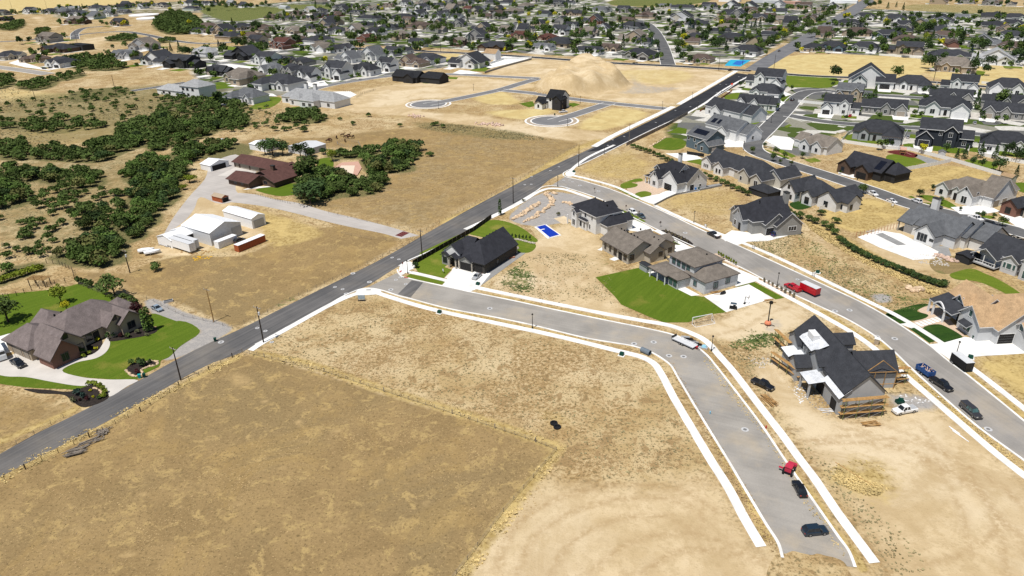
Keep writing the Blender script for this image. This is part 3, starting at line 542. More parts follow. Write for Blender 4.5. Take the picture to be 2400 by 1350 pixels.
# utility covers: concrete collar with an iron lid, each its own
MHm = MB(); MHm.lathe([(.85, 0), (.85, .012)], 20, 0); MHm.lathe([(.42, 0), (.42, .018)], 14, 1); mh_me = MHm.mesh('manhole', [mat('collar', G(.44), var=.12), mat('iron_lid', G(.16), var=.2)])
MHS = [(637, 802, 0), (866, 661, 1), (827, 641, 1), (785, 673, 0), (803, 678, 0), (812, 689, 1), (928, 656, 0), (916, 679, 1), (919, 604, 0), (935, 608, 0), (951, 666, 0), (1148, 723, 1), (518, 802, 1), (938, 650, 0), (603, 769, 0), (622, 776, 0),
       (1486, 806, 1), (1532, 802, 1), (1568, 834, 1), (1602, 836, 1), (1746, 1007, 1), (1991, 727, 1), (1957, 729, 1), (2055, 789, 1), (2097, 794, 1), (2316, 1006, 1), (1606, 546, 1), (1869, 655, 0), (1359, 435, 1), (1403, 448, 1), (1331, 443, 1), (1245, 432, 0), (1230, 433, 0), (1310, 391, 0), (1290, 400, 0), (1321, 423, 0), (1335, 422, 0), (1342, 426, 0), (1246, 414, 0), (1355, 362, 0), (1425, 341, 0), (1436, 328, 0), (1463, 320, 0), (1537, 287, 0), (1558, 289, 0), (1618, 250, 0), (1583, 259, 0), (1680, 217, 0), (1688, 198, 0), (1702, 198, 0), (1732, 180, 0), (1748, 165, 0), (1742, 182, 0), (1800, 345, 0), (1812, 353, 0), (1846, 280, 0), (1880, 214, 0), (1890, 211, 0)]
MHN = []
for px, py, big in MHS:
    s = 1.0 if big else .72
    MHN.append(tag(link('manhole_cover', mh_me, None, at(px, py) + Vector((0, 0, ZR + .012)), 0, (s, s, 1)), '', 'manhole cover', 'utility covers in the asphalt'))
# ================================================================== HOUSES
ORD = ['first', 'second', 'third', 'fourth', 'fifth', 'sixth', 'seventh', 'eighth', 'ninth', 'tenth', 'eleventh', 'twelfth', 'thirteenth', 'fourteenth', 'fifteenth', 'sixteenth', 'seventeenth', 'eighteenth', 'nineteenth', 'twentieth', 'twenty-first', 'twenty-second', 'twenty-third', 'twenty-fourth', 'twenty-fifth', 'twenty-sixth', 'twenty-seventh', 'twenty-eighth', 'twenty-ninth', 'thirtieth'] + ['%d%s' % (i, {1: 'st', 2: 'nd', 3: 'rd'}.get(i % 10, 'th')) for i in range(31, 420)]
def gable_roof(b, x0, x1, y0, y1, h, axis, pitch, ends, ov=.5, th=.22, zoff=0):
    """Pitched roof as a closed shell; ends: two letters, g gable or h hip, low end first. Material 0 shingles, 1 fascia."""
    if axis == 'y': T = lambda u, v, z: (v, u, z); u0, u1, v0, v1 = y0, y1, x0, x1
    else: T = lambda u, v, z: (u, v, z); u0, u1, v0, v1 = x0, x1, y0, y1
    half = (v1 - v0) / 2; vm = (v0 + v1) / 2; ez = h - ov * pitch + .12 + zoff; rz = h + half * pitch + .12 + zoff
    U0, U1, V0, V1 = u0 - ov, u1 + ov, v0 - ov, v1 + ov
    i0 = (half + ov) if ends[0] == 'h' else 0; i1 = (half + ov) if ends[1] == 'h' else 0
    if i0 + i1 > U1 - U0: k = (U1 - U0) / (i0 + i1); i0 *= k * .98; i1 *= k * .98
    top = [(U0, V0, ez), (U1, V0, ez), (U1, V1, ez), (U0, V1, ez), (U0 + i0, vm, rz), (U1 - i1, vm, rz)]
    bot = [(a, c, z - th) for a, c, z in top]
    v = [T(*p) for p in top + bot]
    fl = axis == 'y'
    def add(f, mi): b.add([v[i] for i in f], [tuple(range(len(f)))[::-1] if fl else tuple(range(len(f)))], mi)
    add((0, 1, 5, 4), 0); add((2, 3, 4, 5), 0)
    if ends[0] == 'h': add((3, 0, 4), 0); add((0, 3, 9, 6), 1)
    else: add((0, 4, 10, 6), 1); add((4, 3, 9, 10), 1)
    if ends[1] == 'h': add((1, 2, 5), 0); add((2, 1, 7, 8), 1)
    else: add((5, 1, 7, 11), 1); add((2, 5, 11, 8), 1)
    add((1, 0, 6, 7), 1); add((3, 2, 8, 9), 1)
    add((6, 10, 11, 7), 1); add((8, 11, 10, 9), 1)
    if ends[0] == 'h': add((6, 9, 10), 1)
    if ends[1] == 'h': add((8, 7, 11), 1)
    return rz
def wall_block(b, x0, x1, y0, y1, z0, h, axis, pitch, ends, mi=0):
    b.box(x0, x1, y0, y1, z0, h, mi)
    if axis == 'y': T = lambda u, v, z: (v, u, z); u0, u1, v0, v1 = y0, y1, x0, x1
    else: T = lambda u, v, z: (u, v, z); u0, u1, v0, v1 = x0, x1, y0, y1
    half = (v1 - v0) / 2; rz = h + half * pitch - .06
    for e, u, s in ((ends[0], u0, 1), (ends[1], u1, -1)):
        if e == 'g':
            q = u + s * .3
            b.add([T(u, v0, h), T(u, v1, h), T(u, (v0 + v1) / 2, rz), T(q, v0, h), T(q, v1, h), T(q, (v0 + v1) / 2, rz)], [(0, 1, 2), (5, 4, 3), (0, 2, 5, 3), (1, 4, 5, 2)], mi)
def shed_roof(b, x0, x1, y0, y1, z_lo, z_hi, side, ov=.4, th=.2, mi=0):
    """Single-slope roof, high along one side (x-, x+, y-, y+)."""
    def z(x, y):
        t = {'x-': (x1 - x) / (x1 - x0), 'x+': (x - x0) / (x1 - x0), 'y-': (y1 - y) / (y1 - y0), 'y+': (y - y0) / (y1 - y0)}[side]
        return z_lo + (z_hi - z_lo) * t
    X0, X1, Y0, Y1 = x0 - ov, x1 + ov, y0 - ov, y1 + ov; c = [(X0, Y0), (X1, Y0), (X1, Y1), (X0, Y1)]
    v = [(x, y, z(x, y)) for x, y in c] + [(x, y, z(x, y) - th) for x, y in c]
    b.add(v, [(0, 1, 2, 3)], mi); b.add(v, [(4, 7, 6, 5), (0, 4, 5, 1), (1, 5, 6, 2), (2, 6, 7, 3), (3, 7, 4, 0)], 1)
_wm = {}
def win_mesh(w, h, mats, kind='window'):
    """Window or door leaf in the local x-z plane, facing -y: a proud frame and a recessed pane."""
    k = (round(w, 2), round(h, 2), tuple(m.name for m in mats), kind)
    if k in _wm: return _wm[k]
    b = MB(); f = .11 if kind == 'window' else .10
    b.box(-w / 2 - f, w / 2 + f, -.07, .0, -f, 0, 0); b.box(-w / 2 - f, w / 2 + f, -.07, .0, h, h + f, 0)
    b.box(-w / 2 - f, -w / 2, -.07, .0, 0, h, 0); b.box(w / 2, w / 2 + f, -.07, .0, 0, h, 0)
    if kind == 'window':
        if w > 1.3:
            n = 2 if w < 2.6 else 3
            for i in range(1, n): x = -w / 2 + w * i / n; b.box(x - .04, x + .04, -.06, 0, 0, h, 0)
        b.add([(-w / 2, -.02, 0), (w / 2, -.02, 0), (w / 2, -.02, h), (-w / 2, -.02, h)], [(0, 1, 2, 3)], 1)
    elif kind == 'garage':
        for i in range(4): b.box(-w / 2, w / 2, -.035, 0, h * i / 4 + .02, h * (i + 1) / 4 - .02, 1)
        b.add([(-w / 2, -.012, 0), (w / 2, -.012, 0), (w / 2, -.012, h), (-w / 2, -.012, h)], [(0, 1, 2, 3)], 0)
    else:
        b.box(-w / 2, w / 2, -.03, 0, 0, h, 1)
    _wm[k] = b.mesh(kind, mats); return _wm[k]
SIDE = {'f': (0, -1), 'r': (1, 0), 'b': (0, 1), 'l': (-1, 0)}
def opening(parent, kind, wing, side, u, z, w, h, mats, near=False):
    """Put a window or door on one side of a wing; u metres along that side from its left end as seen from outside."""
    x0, x1, y0, y1 = wing[:4]
    p, rz = {'f': ((x0 + u, y0 - .01), 0), 'r': ((x1 + .01, y0 + u), 90), 'b': ((x1 - u, y1 + .01), 180), 'l': ((x0 - .01, y1 - u), -90)}[side]
    nm = {'window': 'window', 'garage': 'garage_door', 'door': 'door'}[kind]
    if near and kind == 'window' and w >= .9:
        k = ('fr', round(w, 2), round(h, 2), mats[0].name)
        if k not in _wm:
            b = MB(); f = .12
            b.box(-w / 2 - f, w / 2 + f, -.08, .0, -f, 0); b.box(-w / 2 - f, w / 2 + f, -.08, .0, h, h + f); b.box(-w / 2 - f, -w / 2, -.08, .0, 0, h); b.box(w / 2, w / 2 + f, -.08, .0, 0, h)
            for i in range(1, max(1, round(w / 1.1))): x = -w / 2 + w * i / round(w / 1.1); b.box(x - .05, x + .05, -.07, 0, 0, h)
            _wm[k] = b.mesh('window', [mats[0]])
        k2 = ('pa', round(w, 2), round(h, 2), mats[1].name)
        if k2 not in _wm: _wm[k2] = MB().box(-w / 2, w / 2, -.025, -.005, 0, h).mesh('pane', [mats[1]])
        o = link(nm, _wm[k], parent, (p[0], p[1], z), R(rz)); link('pane', _wm[k2], o)
        return o
    return link(nm, win_mesh(w, h, mats, kind), parent, (p[0], p[1], z), R(rz))
def house(loc, rot, wings, roof, wall, label, cat='house', name='house', trim='trim', opens=(), posts=(), chims=(), vents=(), solars=(), extra=None, near=True, group=None, glass='glass', gar='door_w', base=None, ov=.5, sheds=(), zs=1.2):
    """wings: (x0,x1,y0,y1,eave,axis,pitch,ends[,wallkey or None][,zfloor])."""
    root = empty(name, loc, R(rot), (1, 1, zs)); tag(root, label, cat, group)
    wk = list(dict.fromkeys([wall] + [w[8] for w in wings if len(w) > 8 and w[8]])); wb = MB(); rb = MB()
    for w in wings:
        x0, x1, y0, y1, h, ax, pi, en = w[:8]; k = w[8] if len(w) > 8 else wall; z0 = w[9] if len(w) > 9 else -.3
        if k: wall_block(wb, x0, x1, y0, y1, z0, h, ax, pi, en, wk.index(k))
        gable_roof(rb, x0, x1, y0, y1, h, ax, pi, en, ov)
    for s in sheds: shed_roof(rb, *s[:7], mi=(s[7] if len(s) > 7 else 0))
    wb.build('wall', [WALL[k] for k in wk], root)
    ro = rb.build('roof', [ROOF[roof], M[trim], ROOF['w']], root)
    if base:
        b = MB()
        for w in wings:
            if (w[8] if len(w) > 8 else wall) and (w[9] if len(w) > 9 else 0) <= 0: x0, x1, y0, y1 = w[:4]; b.box(x0 - .06, x1 + .06, y0 - .06, y1 + .06, -.3, .9)
        b.build('stone_base', WALL[base], root)
    for kind, wi, side, u, z, w, h in opens:
        ms = [M[trim], M[glass]] if kind == 'window' else [M[trim if kind == 'garage' else 'trimk'], M[gar] if kind == 'garage' else M['door_k']]
        opening(root, kind, wings[wi], side, u, z, w, h, ms, near)
    for x, y, h in posts: MB().box(x - .22, x + .22, y - .22, y + .22, -.2, h).build('post', M[trim if trim != 'trimk' else 'stone'], root)
    for x, y, z0, z1, s, mk in chims:
        c = MB(); c.box(x - s, x + s, y - s * .7, y + s * .7, z0, z1, 0); c.box(x - s - .12, x + s + .12, y - s * .7 - .12, y + s * .7 + .12, z1, z1 + .22, 1); c.build('chimney', [mk, M['trimk']], ro)
    for x, y, z in vents: MB().box(-.2, .2, -.2, .2, -.35, .22).build('roof_vent', M['black'], ro, (x, y, z))
    for (x, y, z, w, d, tilt, axis_) in solars:
        nx, ny = max(1, round(w / 1.05)), max(1, round(d / 1.7))
        k = ('sol',)
        if k not in _wm: _wm[k] = MB().box(-.5, .5, -.82, .82, 0, .06).mesh('solar_panel', [M['solar']])
        rx, ry = (tilt, 0) if axis_ == 'x' else (0, tilt)
        mx_ = Matrix.Translation((x, y, z)) @ Matrix.Rotation(R(rx), 4, 'X') @ Matrix.Rotation(R(ry), 4, 'Y')
        for i in range(nx):
            for j in range(ny):
                so = link('solar_panel', _wm[k], ro); so.matrix_local = mx_ @ Matrix.Translation(((i - (nx - 1) / 2) * 1.05, (j - (ny - 1) / 2) * 1.7, 0))
    if extra: extra(root, ro)
    return root
def wp(px, py): return at(px, py)
def frame_pt(px, py, rot, dx=0, dy=0):
    p = at(px, py); a = R(rot); return p + Vector((dx * math.cos(a) - dy * math.sin(a), dx * math.sin(a) + dy * math.cos(a), 0))
# vents along a ridge side are set by eye: (x, y, z) in house metres
# ---- charcoal one-storey house on the corner (silver car on its drive)
h1 = house(at(1035, 617), -33, [(6.5, 18.5, 0, 20.5, 3.4, 'y', .72, 'hg', 'd'), (0, 10, 1.2, 14, 3.4, 'x', .66, 'hg', 'd'), (1.2, 8.2, .3, 9, 4.6, 'y', .62, 'gg', 'w', 2.6), (4.4, 7.6, -1.6, 4, 3.4, 'y', .62, 'gg', None), (8.6, 13.8, -.8, 5, 3.2, 'y', .5, 'gg', 's'), (.5, 3.4, -.3, 4, 3.2, 'y', .6, 'gg', 's')], 'n', 'd',
    'charcoal hip-roofed one-storey house with a silver car on its white drive', trim='trimk', gar='door_k', base=None,
    opens=[('garage', 4, 'f', 2.6, 0, 4.4, 2.4), ('garage', 0, 'f', 9.6, 0, 2.8, 2.4), ('window', 5, 'f', 1.4, .8, 1.6, 1.7), ('door', 1, 'f', 6.2, 0, 1.3, 2.4), ('window', 1, 'f', 4.6, .6, 1.0, 2), ('window', 0, 'r', 8, 1.0, 1.4, 1.2), ('window', 1, 'l', 5, 1, 1.6, 1.4)],
    posts=[(4.6, -1.4, 3.3), (7.4, -1.4, 3.3), (8.5, -.9, 3.2), (13.9, -.9, 3.2), (18.4, 20.5, 3.3)], vents=[(11.4, 18 - 2.0 * i, 7.1) for i in range(7)] + [(4.2, 7.0, 7.2), (5.4, 7.0, 7.2)])
# ---- white two-storey house with black roof beside the blue pool
house(at(1340, 521), -60, [(0, 16, 0, 12.5, 6.2, 'x', .45, 'hh'), (11.5, 20, 2.5, 11.5, 3.6, 'y', .45, 'hh'), (2.8, 6.2, -2.2, 3, 5.6, 'y', .55, 'gg'), (6, 11, -.8, 3, 3.4, 'x', .3, 'hh'), (4, 10, 10, 14.5, 5.6, 'y', .5, 'gg'), (13, 19, 9, 15.5, 3.6, 'y', .5, 'gg')], 'n', 'w', 'white two-storey house with black hip roof beside the blue pool',
    opens=[('window', 2, 'f', 1.7, .7, 1.7, 2.0), ('window', 2, 'f', 1.7, 3.9, 1.1, 1.5), ('window', 3, 'f', 1.3, .7, 1.5, 1.9), ('window', 3, 'f', 3.6, .7, .9, 1.9), ('window', 0, 'f', 12.2, .9, .8, 1.6), ('window', 0, 'f', 9.2, 4.2, 1.2, 1.4), ('window', 0, 'f', 13.5, 4.2, .8, 1.2), ('door', 0, 'f', 1.4, 0, 1.6, 2.3), ('window', 0, 'l', 4, 3.9, 1.6, 1.6), ('window', 0, 'l', 8, 1, 1.6, 1.6), ('garage', 1, 'b', 3, 0, 4.6, 2.3)],
    posts=[(.2, -2.2, 3.2)], vents=[(10, 8, 8.6), (5, 7.6, 8.6), (13, 7.4, 8), (15, 6, 5.4)])
# ---- taupe roofed single-storey house
house(at(1411, 585), -62, [(0, 15.5, 0, 11.5, 3.7, 'x', .46, 'gg'), (7, 17, 9, 19.5, 3.6, 'x', .44, 'gg'), (15.3, 18.5, 7.2, 13.5, 3.4, 'x', .5, 'gg'), (1.5, 7.5, 9, 17.5, 3.5, 'y', .5, 'gg'), (8, 13, 15, 21.5, 3.4, 'y', .5, 'gg')], 't', 'e', 'beige single-storey house with a wide taupe roof and bare dirt yard', trim='trimb', ov=.75,
    opens=[('window', 0, 'f', 2, 1, .9, 1.6), ('window', 0, 'f', 5, 1, .9, 1.6), ('window', 0, 'f', 8, .6, 1.6, 2.0), ('door', 0, 'f', 11, 0, 1.9, 2.3), ('window', 0, 'f', 13.8, .9, 1.6, 1.6), ('window', 0, 'r', 1.6, 1.1, 1.7, 1.6), ('window', 2, 'r', 4.6, 1.5, 1.4, 1.2), ('window', 1, 'r', 8.2, 1.3, 1.5, 1.3)],
    vents=[(2 + 1.9 * i, 6.8, 6.2) for i in range(6)] + [(13, 13, 5.6), (15.5, 13, 5.4), (4, 14, 5.5)])
# ---- grey two-storey house with big lawn
def h4x(root, ro):
    for x in (.6, 4.4, 8.2): MB().box(x - .15, x + .15, -3.9, -3.6, -.2, 2.9).build('post', M['trim'], root)
house(at(1541, 641), -62, [(2, 14, 3, 15, 6.1, 'x', .40, 'hh'), (10.5, 20, 2.5, 16.5, 3.7, 'y', .38, 'hh'), (0, 8.5, -3.6, 3.2, 2.9, 'y', .30, 'hh', None), (8.6, 13, -2.6, 3, 3.0, 'y', .35, 'hh'), (-.5, 3, 5, 12, 3.4, 'x', .4, 'hh'), (0, 10, .6, 3.4, 3.0, 'x', .2, 'hh')], 't', 'i', 'light grey two-storey house with taupe hip roofs above a wide green lawn', trim='trimb', glass='glassg', extra=h4x,
    opens=[('window', 0, 'f', 2.2, 3.9, 1.5, 1.7), ('window', 0, 'f', 4.6, 3.9, 1.5, 1.7), ('window', 0, 'f', 7.0, 3.9, 1.5, 1.7), ('window', 0, 'f', 9.2, 3.9, 1.5, 1.7), ('window', 3, 'f', 1.2, .6, 1.5, 2.0), ('window', 3, 'f', 3.2, .6, 1.5, 2.0), ('door', 5, 'f', 5, 0, 2.6, 2.3), ('window', 1, 'r', 4.5, 1.0, 1.7, 1.7), ('window', 1, 'r', 9.6, 1.4, 1.7, 1.6), ('window', 1, 'f', 5, 1, 1.4, 1.4)],
    vents=[(6, 10.4, 7.6), (7.4, 10.4, 7.6), (10, 10.4, 7.5), (11.2, 10.4, 7.4), (15.5, 12, 4.8), (14.2, 10, 5.0)])
# ---- house under construction with scaffolding
def conx(root, ro):
    for i, (x0, x1, y0, y1, zl, zh, s) in enumerate([(5, 13, -.3, 3.4, 6.9, 8.3, 'y+'), (4.6, 10, -4.2, -.3, 3.7, 4.1, 'y+'), (17, 22, -4.4, -.3, 3.8, 4.3, 'y+'), (20.9, 29.2, -.4, 1.9, 4.3, 6.2, 'y+')]):
        b = MB(); shed_roof(b, x0, x1, y0, y1, zl, zh, s, .2, .18); b.build('roof_underlay', [ROOF['w'], M['trimk']], ro)
    w = MB(); w.box(5.1, 12.9, -.2, 2, 0, 6.8); w.box(20.9, 29.0, -.25, 2, 0, 4.2); w.box(4.8, 9.8, -3.9, -.3, 0, 3.6); w.build('wall', WALL['g'], root)
    for i in range(5): MB().box(-.45, .45, -.05, 0, 0, 1.6).build('window', M['glass'], root, (6 + i * 1.45, -.22, 4.7))
    MB().box(6.2, 9.4, 1.2, 2.8, 7.6, 9.0).build('insulation_crate', M['signw'], root)
    MB().box(-1.3, 1.3, -.06, 0, 0, 2.7).build('door', M['door_k'], root, (26.8, -.26, 0))
    MB().box(-2.2, 2.2, -.06, 0, 0, 3.0).build('porch_opening', M['door_k'], root, (19.4, -.22, 0))
    for x in (17.2, 21.8): MB().box(x - .22, x + .22, -4.3, -3.86, -.2, 3.8).build('post', M['metalg'], root)
    f = [MB().bar((x, y0, z0), (x, y1, z1), .14) for x, y0, z0, y1, z1 in [(19.6, 10.4, 0, 10.4, 4.6), (19.6, 13, 0, 13, 4.6), (19.6, 15.6, 0, 15.6, 4.6), (19.6, 18.4, 0, 18.4, 4.6), (19.6, 10.2, 4.6, 18.6, 4.6), (22.4, 10.2, 3.2, 18.6, 3.2), (19.6, 10.4, 4.6, 14.2, 7.6), (19.6, 18.4, 4.6, 14.2, 7.6)]]
    for q in f: q.build('framing_stud', M['wood'], root)
con = house(frame_pt(1962, 972, -88, -29), -88, [(0, 29, .8, 10.2, 5.6, 'x', .85, 'gg'), (1, 7, -1, 6, 5.6, 'y', .7, 'gg'), (12, 18, -.4, 6, 6.0, 'y', .78, 'gg'), (10, 14.5, -4.2, .5, 3.9, 'y', .8, 'gg'), (1, 5.5, 9, 14.5, 4.6, 'y', .75, 'gg'), (7, 10.5, 9.5, 13, 3.4, 'y', .55, 'gg'), (11.4, 18.9, 9, 18.8, 4.4, 'y', .88, 'gg')], 'c', 'g', 'unfinished grey house with dark roof and timber scaffolding', trim='trimk', extra=conx, ov=.4, zs=1.12,
    opens=[('window', 4, 'b', 2, 1, 1.4, 1.6), ('window', 0, 'b', 20, 1, 1.8, 1.6)])
# ---- stone house with dark brown gables (black and blue cars on its drive)
house(at(1712, 520), -78, [(0, 14.5, 1, 17, 4.6, 'y', .72, 'hg', 's'), (3.5, 11, -1.2, 8, 4.4, 'y', .8, 'gg', 'g'), (-1.2, 4.4, .2, 6, 4.2, 'y', .7, 'gg', 's'), (10.5, 17, 5, 14, 4.0, 'x', .7, 'gg', 's'), (13.5, 19, 8.5, 19, 3.8, 'x', .7, 'gg', 's'), (2, 11, 14, 20.5, 4.2, 'x', .6, 'gg', 's')], 'n', 's', 'grey stone house with near-black roof and two cars on its drive', gar='door_k', glass='glass',
    opens=[('garage', 3, 'r', 2.6, 0, 4.4, 2.5), ('garage', 3, 'r', 7.2, 0, 2.6, 2.5), ('window', 4, 'r', 6.5, 1.6, 3.2, 1.4), ('window', 1, 'f', 3.7, 5.4, 1, 1.2), ('window', 2, 'f', 2.8, 1, 1.4, 1.7), ('window', 1, 'f', 2, .8, 1.4, 1.8), ('door', 1, 'f', 5.4, 0, 1.4, 2.4), ('window', 2, 'l', 2.5, 1, 1.4, 1.4)], chims=[(9, 17, 5, 11.4, 1.1, WALL['s'])], vents=[(9, 6, 9.3)])
# ---- white farmhouse with navy roof on the corner garden
house(at(1512, 430), -60, [(0, 15, 3, 16, 4.2, 'x', .80, 'hg'), (9, 19, 2, 14, 4.0, 'y', .72, 'gg'), (3.8, 9.2, -.4, 8, 4.0, 'y', .95, 'gg'), (-.8, 4, .5, 5, 3.2, 'x', .35, 'hh', None), (0, 4.5, 5, 9, 5.8, 'y', .7, 'gg', 'w', 3), (13, 20, 7, 19, 4.0, 'x', .70, 'gg')], 'n', 'w', 'white farmhouse with steep navy roof and curved garden beds', trim='trim', gar='door_k',
    opens=[('garage', 5, 'r', 3, 0, 2.4, 2.4), ('window', 2, 'f', 2.7, 4.6, 1, 1.6), ('window', 2, 'f', 2.7, .8, 1.8, 1.7), ('garage', 1, 'f', 4.2, 0, 4.8, 2.5), ('window', 5, 'r', 8, 1, 1.1, 1.1), ('window', 5, 'r', 6.6, 4.4, .8, 1.2), ('door', 0, 'f', 2, 0, 1.4, 2.3), ('window', 4, 'f', 2.2, 5.8, 1.2, .9)], posts=[(-.6, .7, 3.2), (1.6, .7, 3.2), (3.8, .7, 3.2)], chims=[(7.5, 13.5, 6, 11.4, .8, WALL['w'])], vents=[(13, 6, 7.4), (16, 8, 7.2)])
# ---- lower left house with brown roof
house(at(130, 858), 60, [(5, 26, 3, 17, 3.5, 'x', .62, 'hh', 't'), (0, 9, 0, 10, 3.5, 'y', .78, 'gg', 't'), (-1.2, 6.2, -1.6, 5, 3.0, 'y', .85, 'gg', 'r'), (16.5, 21.5, .5, 6, 3.8, 'y', .78, 'gg', 't'), (19.5, 25.5, -.8, 6, 3.5, 'y', .7, 'gg', 't'), (-1.5, 8, 8, 20, 3.5, 'y', .62, 'hh', 't'), (7, 15, 15, 22, 3.4, 'y', .6, 'hg', 'r'), (24, 29, 6, 14, 3.4, 'x', .55, 'hh', 'r')], 'm', 'r', 'brown-roofed brick house with long gables on the lower left lawn', trim='trimb', gar='door_t', ov=.7,
    opens=[('window', 2, 'f', 3.6, .9, 1.8, 1.8), ('window', 1, 'f', 7.6, .9, 1.7, 1.6), ('window', 1, 'f', 4.6, 5.2, 1.3, 1.1), ('garage', 5, 'l', 5, 0, 4.6, 2.4), ('garage', 5, 'l', 9.6, 0, 2.6, 2.4), ('window', 4, 'f', 3, .9, 2.2, 1.7), ('door', 0, 'f', 9, 0, 1.6, 2.4), ('window', 0, 'f', 7, .9, 1.6, 1.6), ('window', 3, 'f', 2.4, 4.2, 1.2, 1.1)], vents=[(10, 14, 6.2), (12, 14, 6.2), (20, 13, 6.2)])
# ---- maroon roofed ranch house
house(at(546, 392), -33, [(0, 36, 1, 13, 3.0, 'x', .36, 'gg'), (28, 41, -9, 9, 3.0, 'y', .36, 'gg'), (23, 38, -20, -8.5, 3.0, 'x', .36, 'gg'), (35, 47.5, -13, 1, 3.0, 'y', .36, 'gg')], 'R', 'b', 'long low ranch house with maroon roofs and wide garage wing', trim='trimb', gar='door_t', ov=.9, zs=1.0,
    opens=[('garage', 0, 'f', 2.5, 0, 2.6, 2.3), ('garage', 0, 'f', 8.4, 0, 6.8, 2.3), ('garage', 0, 'f', 16.2, 0, 6.8, 2.3), ('window', 2, 'f', 5, 1, 2, 1.4), ('window', 2, 'f', 10, 1, 2, 1.4), ('door', 1, 'l', 9, 0, 1.4, 2.3), ('window', 3, 'f', 6, 1, 2.4, 1.4)], chims=[(36, -3.5, 4, 6.8, 1.0, WALL['b'])])
# ---- tan roofed white house at the right edge
def tanx(root, ro):
    b = MB(); n = 10; pts = [(2.2 + 5.2 * i / n, 3.0 + 1.5 * math.sin(math.pi * i / n)) for i in range(n + 1)]
    for (xa, za), (xb, zb) in zip(pts[:-1], pts[1:]): b.bar((xa, -2.6, za), (xb, -2.6, zb), .35)
    b.build('porch_arch', M['trim'], root)
    b = MB(); shed_roof(b, .3, 10.2, -2.4, 2.5, 3.6, 5.0, 'y+', .3, .2); b.build('porch_roof', [ROOF['c'], M['trim']], ro)
    b = MB(); shed_roof(b, 12.2, 15.6, -1.4, .2, 2.6, 3.4, 'y+', .3, .15); b.build('bay_roof', [ROOF['c'], M['trim']], ro)
house(at(2190, 728), -86, [(0, 12, 2.5, 13, 4.2, 'x', .72, 'gg'), (10, 18.5, 0, 12, 4.3, 'y', .75, 'gg'), (13, 20.5, 4, 16, 4.0, 'x', .70, 'gg'), (19, 25, 9, 20, 3.9, 'y', .7, 'gg'), (4.5, 8.5, 2, 7, 5.4, 'y', .8, 'gg', 'w', 3), (3, 12, 11, 26, 4.0, 'y', .66, 'gg')], 'o', 'i', 'white house with a broad tan shingle roof and dark porch roof', gar='door_k', glass='glassg', extra=tanx, ov=.6,
    opens=[('window', 1, 'f', 4, .8, 2.6, 1.7), ('window', 1, 'f', 4, 4.6, 1.2, 1.5), ('window', 4, 'f', 2, 5.2, 2.2, 1.3), ('garage', 2, 'r', 2.7, 0, 4.4, 2.6), ('garage', 3, 'r', 3, 0, 2.8, 3.2), ('window', 3, 'f', 3, 4, 1.4, 1.6), ('door', 0, 'f', 7.5, 0, 2, 2.5), ('window', 0, 'f', 2.5, .6, 1.6, 2), ('window', 3, 'r', 3, 4.2, 1.3, 1.6)], posts=[(.4, -2.4, 3.2), (2.4, -2.4, 3.4), (7.2, -2.4, 3.4)])
# ---- white house with grey roof by the pool works
house(at(2108, 545), -64, [(0, 20, 2, 15, 3.8, 'x', .62, 'gg'), (8, 15.5, -3, 8, 3.8, 'y', .75, 'gg'), (-2, 3.5, 1, 12.5, 3.6, 'x', .5, 'gg', None), (15, 21.5, 5.5, 19, 3.7, 'x', .6, 'gg'), (20, 27, 8, 21, 3.6, 'x', .55, 'gg')], 'g', 'w', 'white house with mid-grey roof beside the unfinished pool', trim='trimk', gar='door_k',
    opens=[('window', 1, 'f', 1.6, 1.0, .9, 2.2), ('window', 1, 'f', 2.9, 1.0, .9, 2.2), ('window', 1, 'f', 4.2, 1.0, .9, 2.2), ('window', 1, 'f', 6.6, 1.8, 1.4, .6), ('window', 0, 'f', 6.6, .8, 1.6, 1.8), ('door', 3, 'r', 3, 0, 1.6, 2.4), ('window', 4, 'r', 4, 1.8, 1.2, .6), ('window', 4, 'r', 9, .8, .9, 1.8)], posts=[(-1.8, 1.2, 3.5), (-1.8, 12.2, 3.5)], chims=[(1.5, 15.5, 3, 9.6, 1.2, WALL['w'])], vents=[(3 + 2.2 * i, 10.6, 6.6) for i in range(7)] + [(16 + 1.3 * i, 11, 5.6) for i in range(4)])
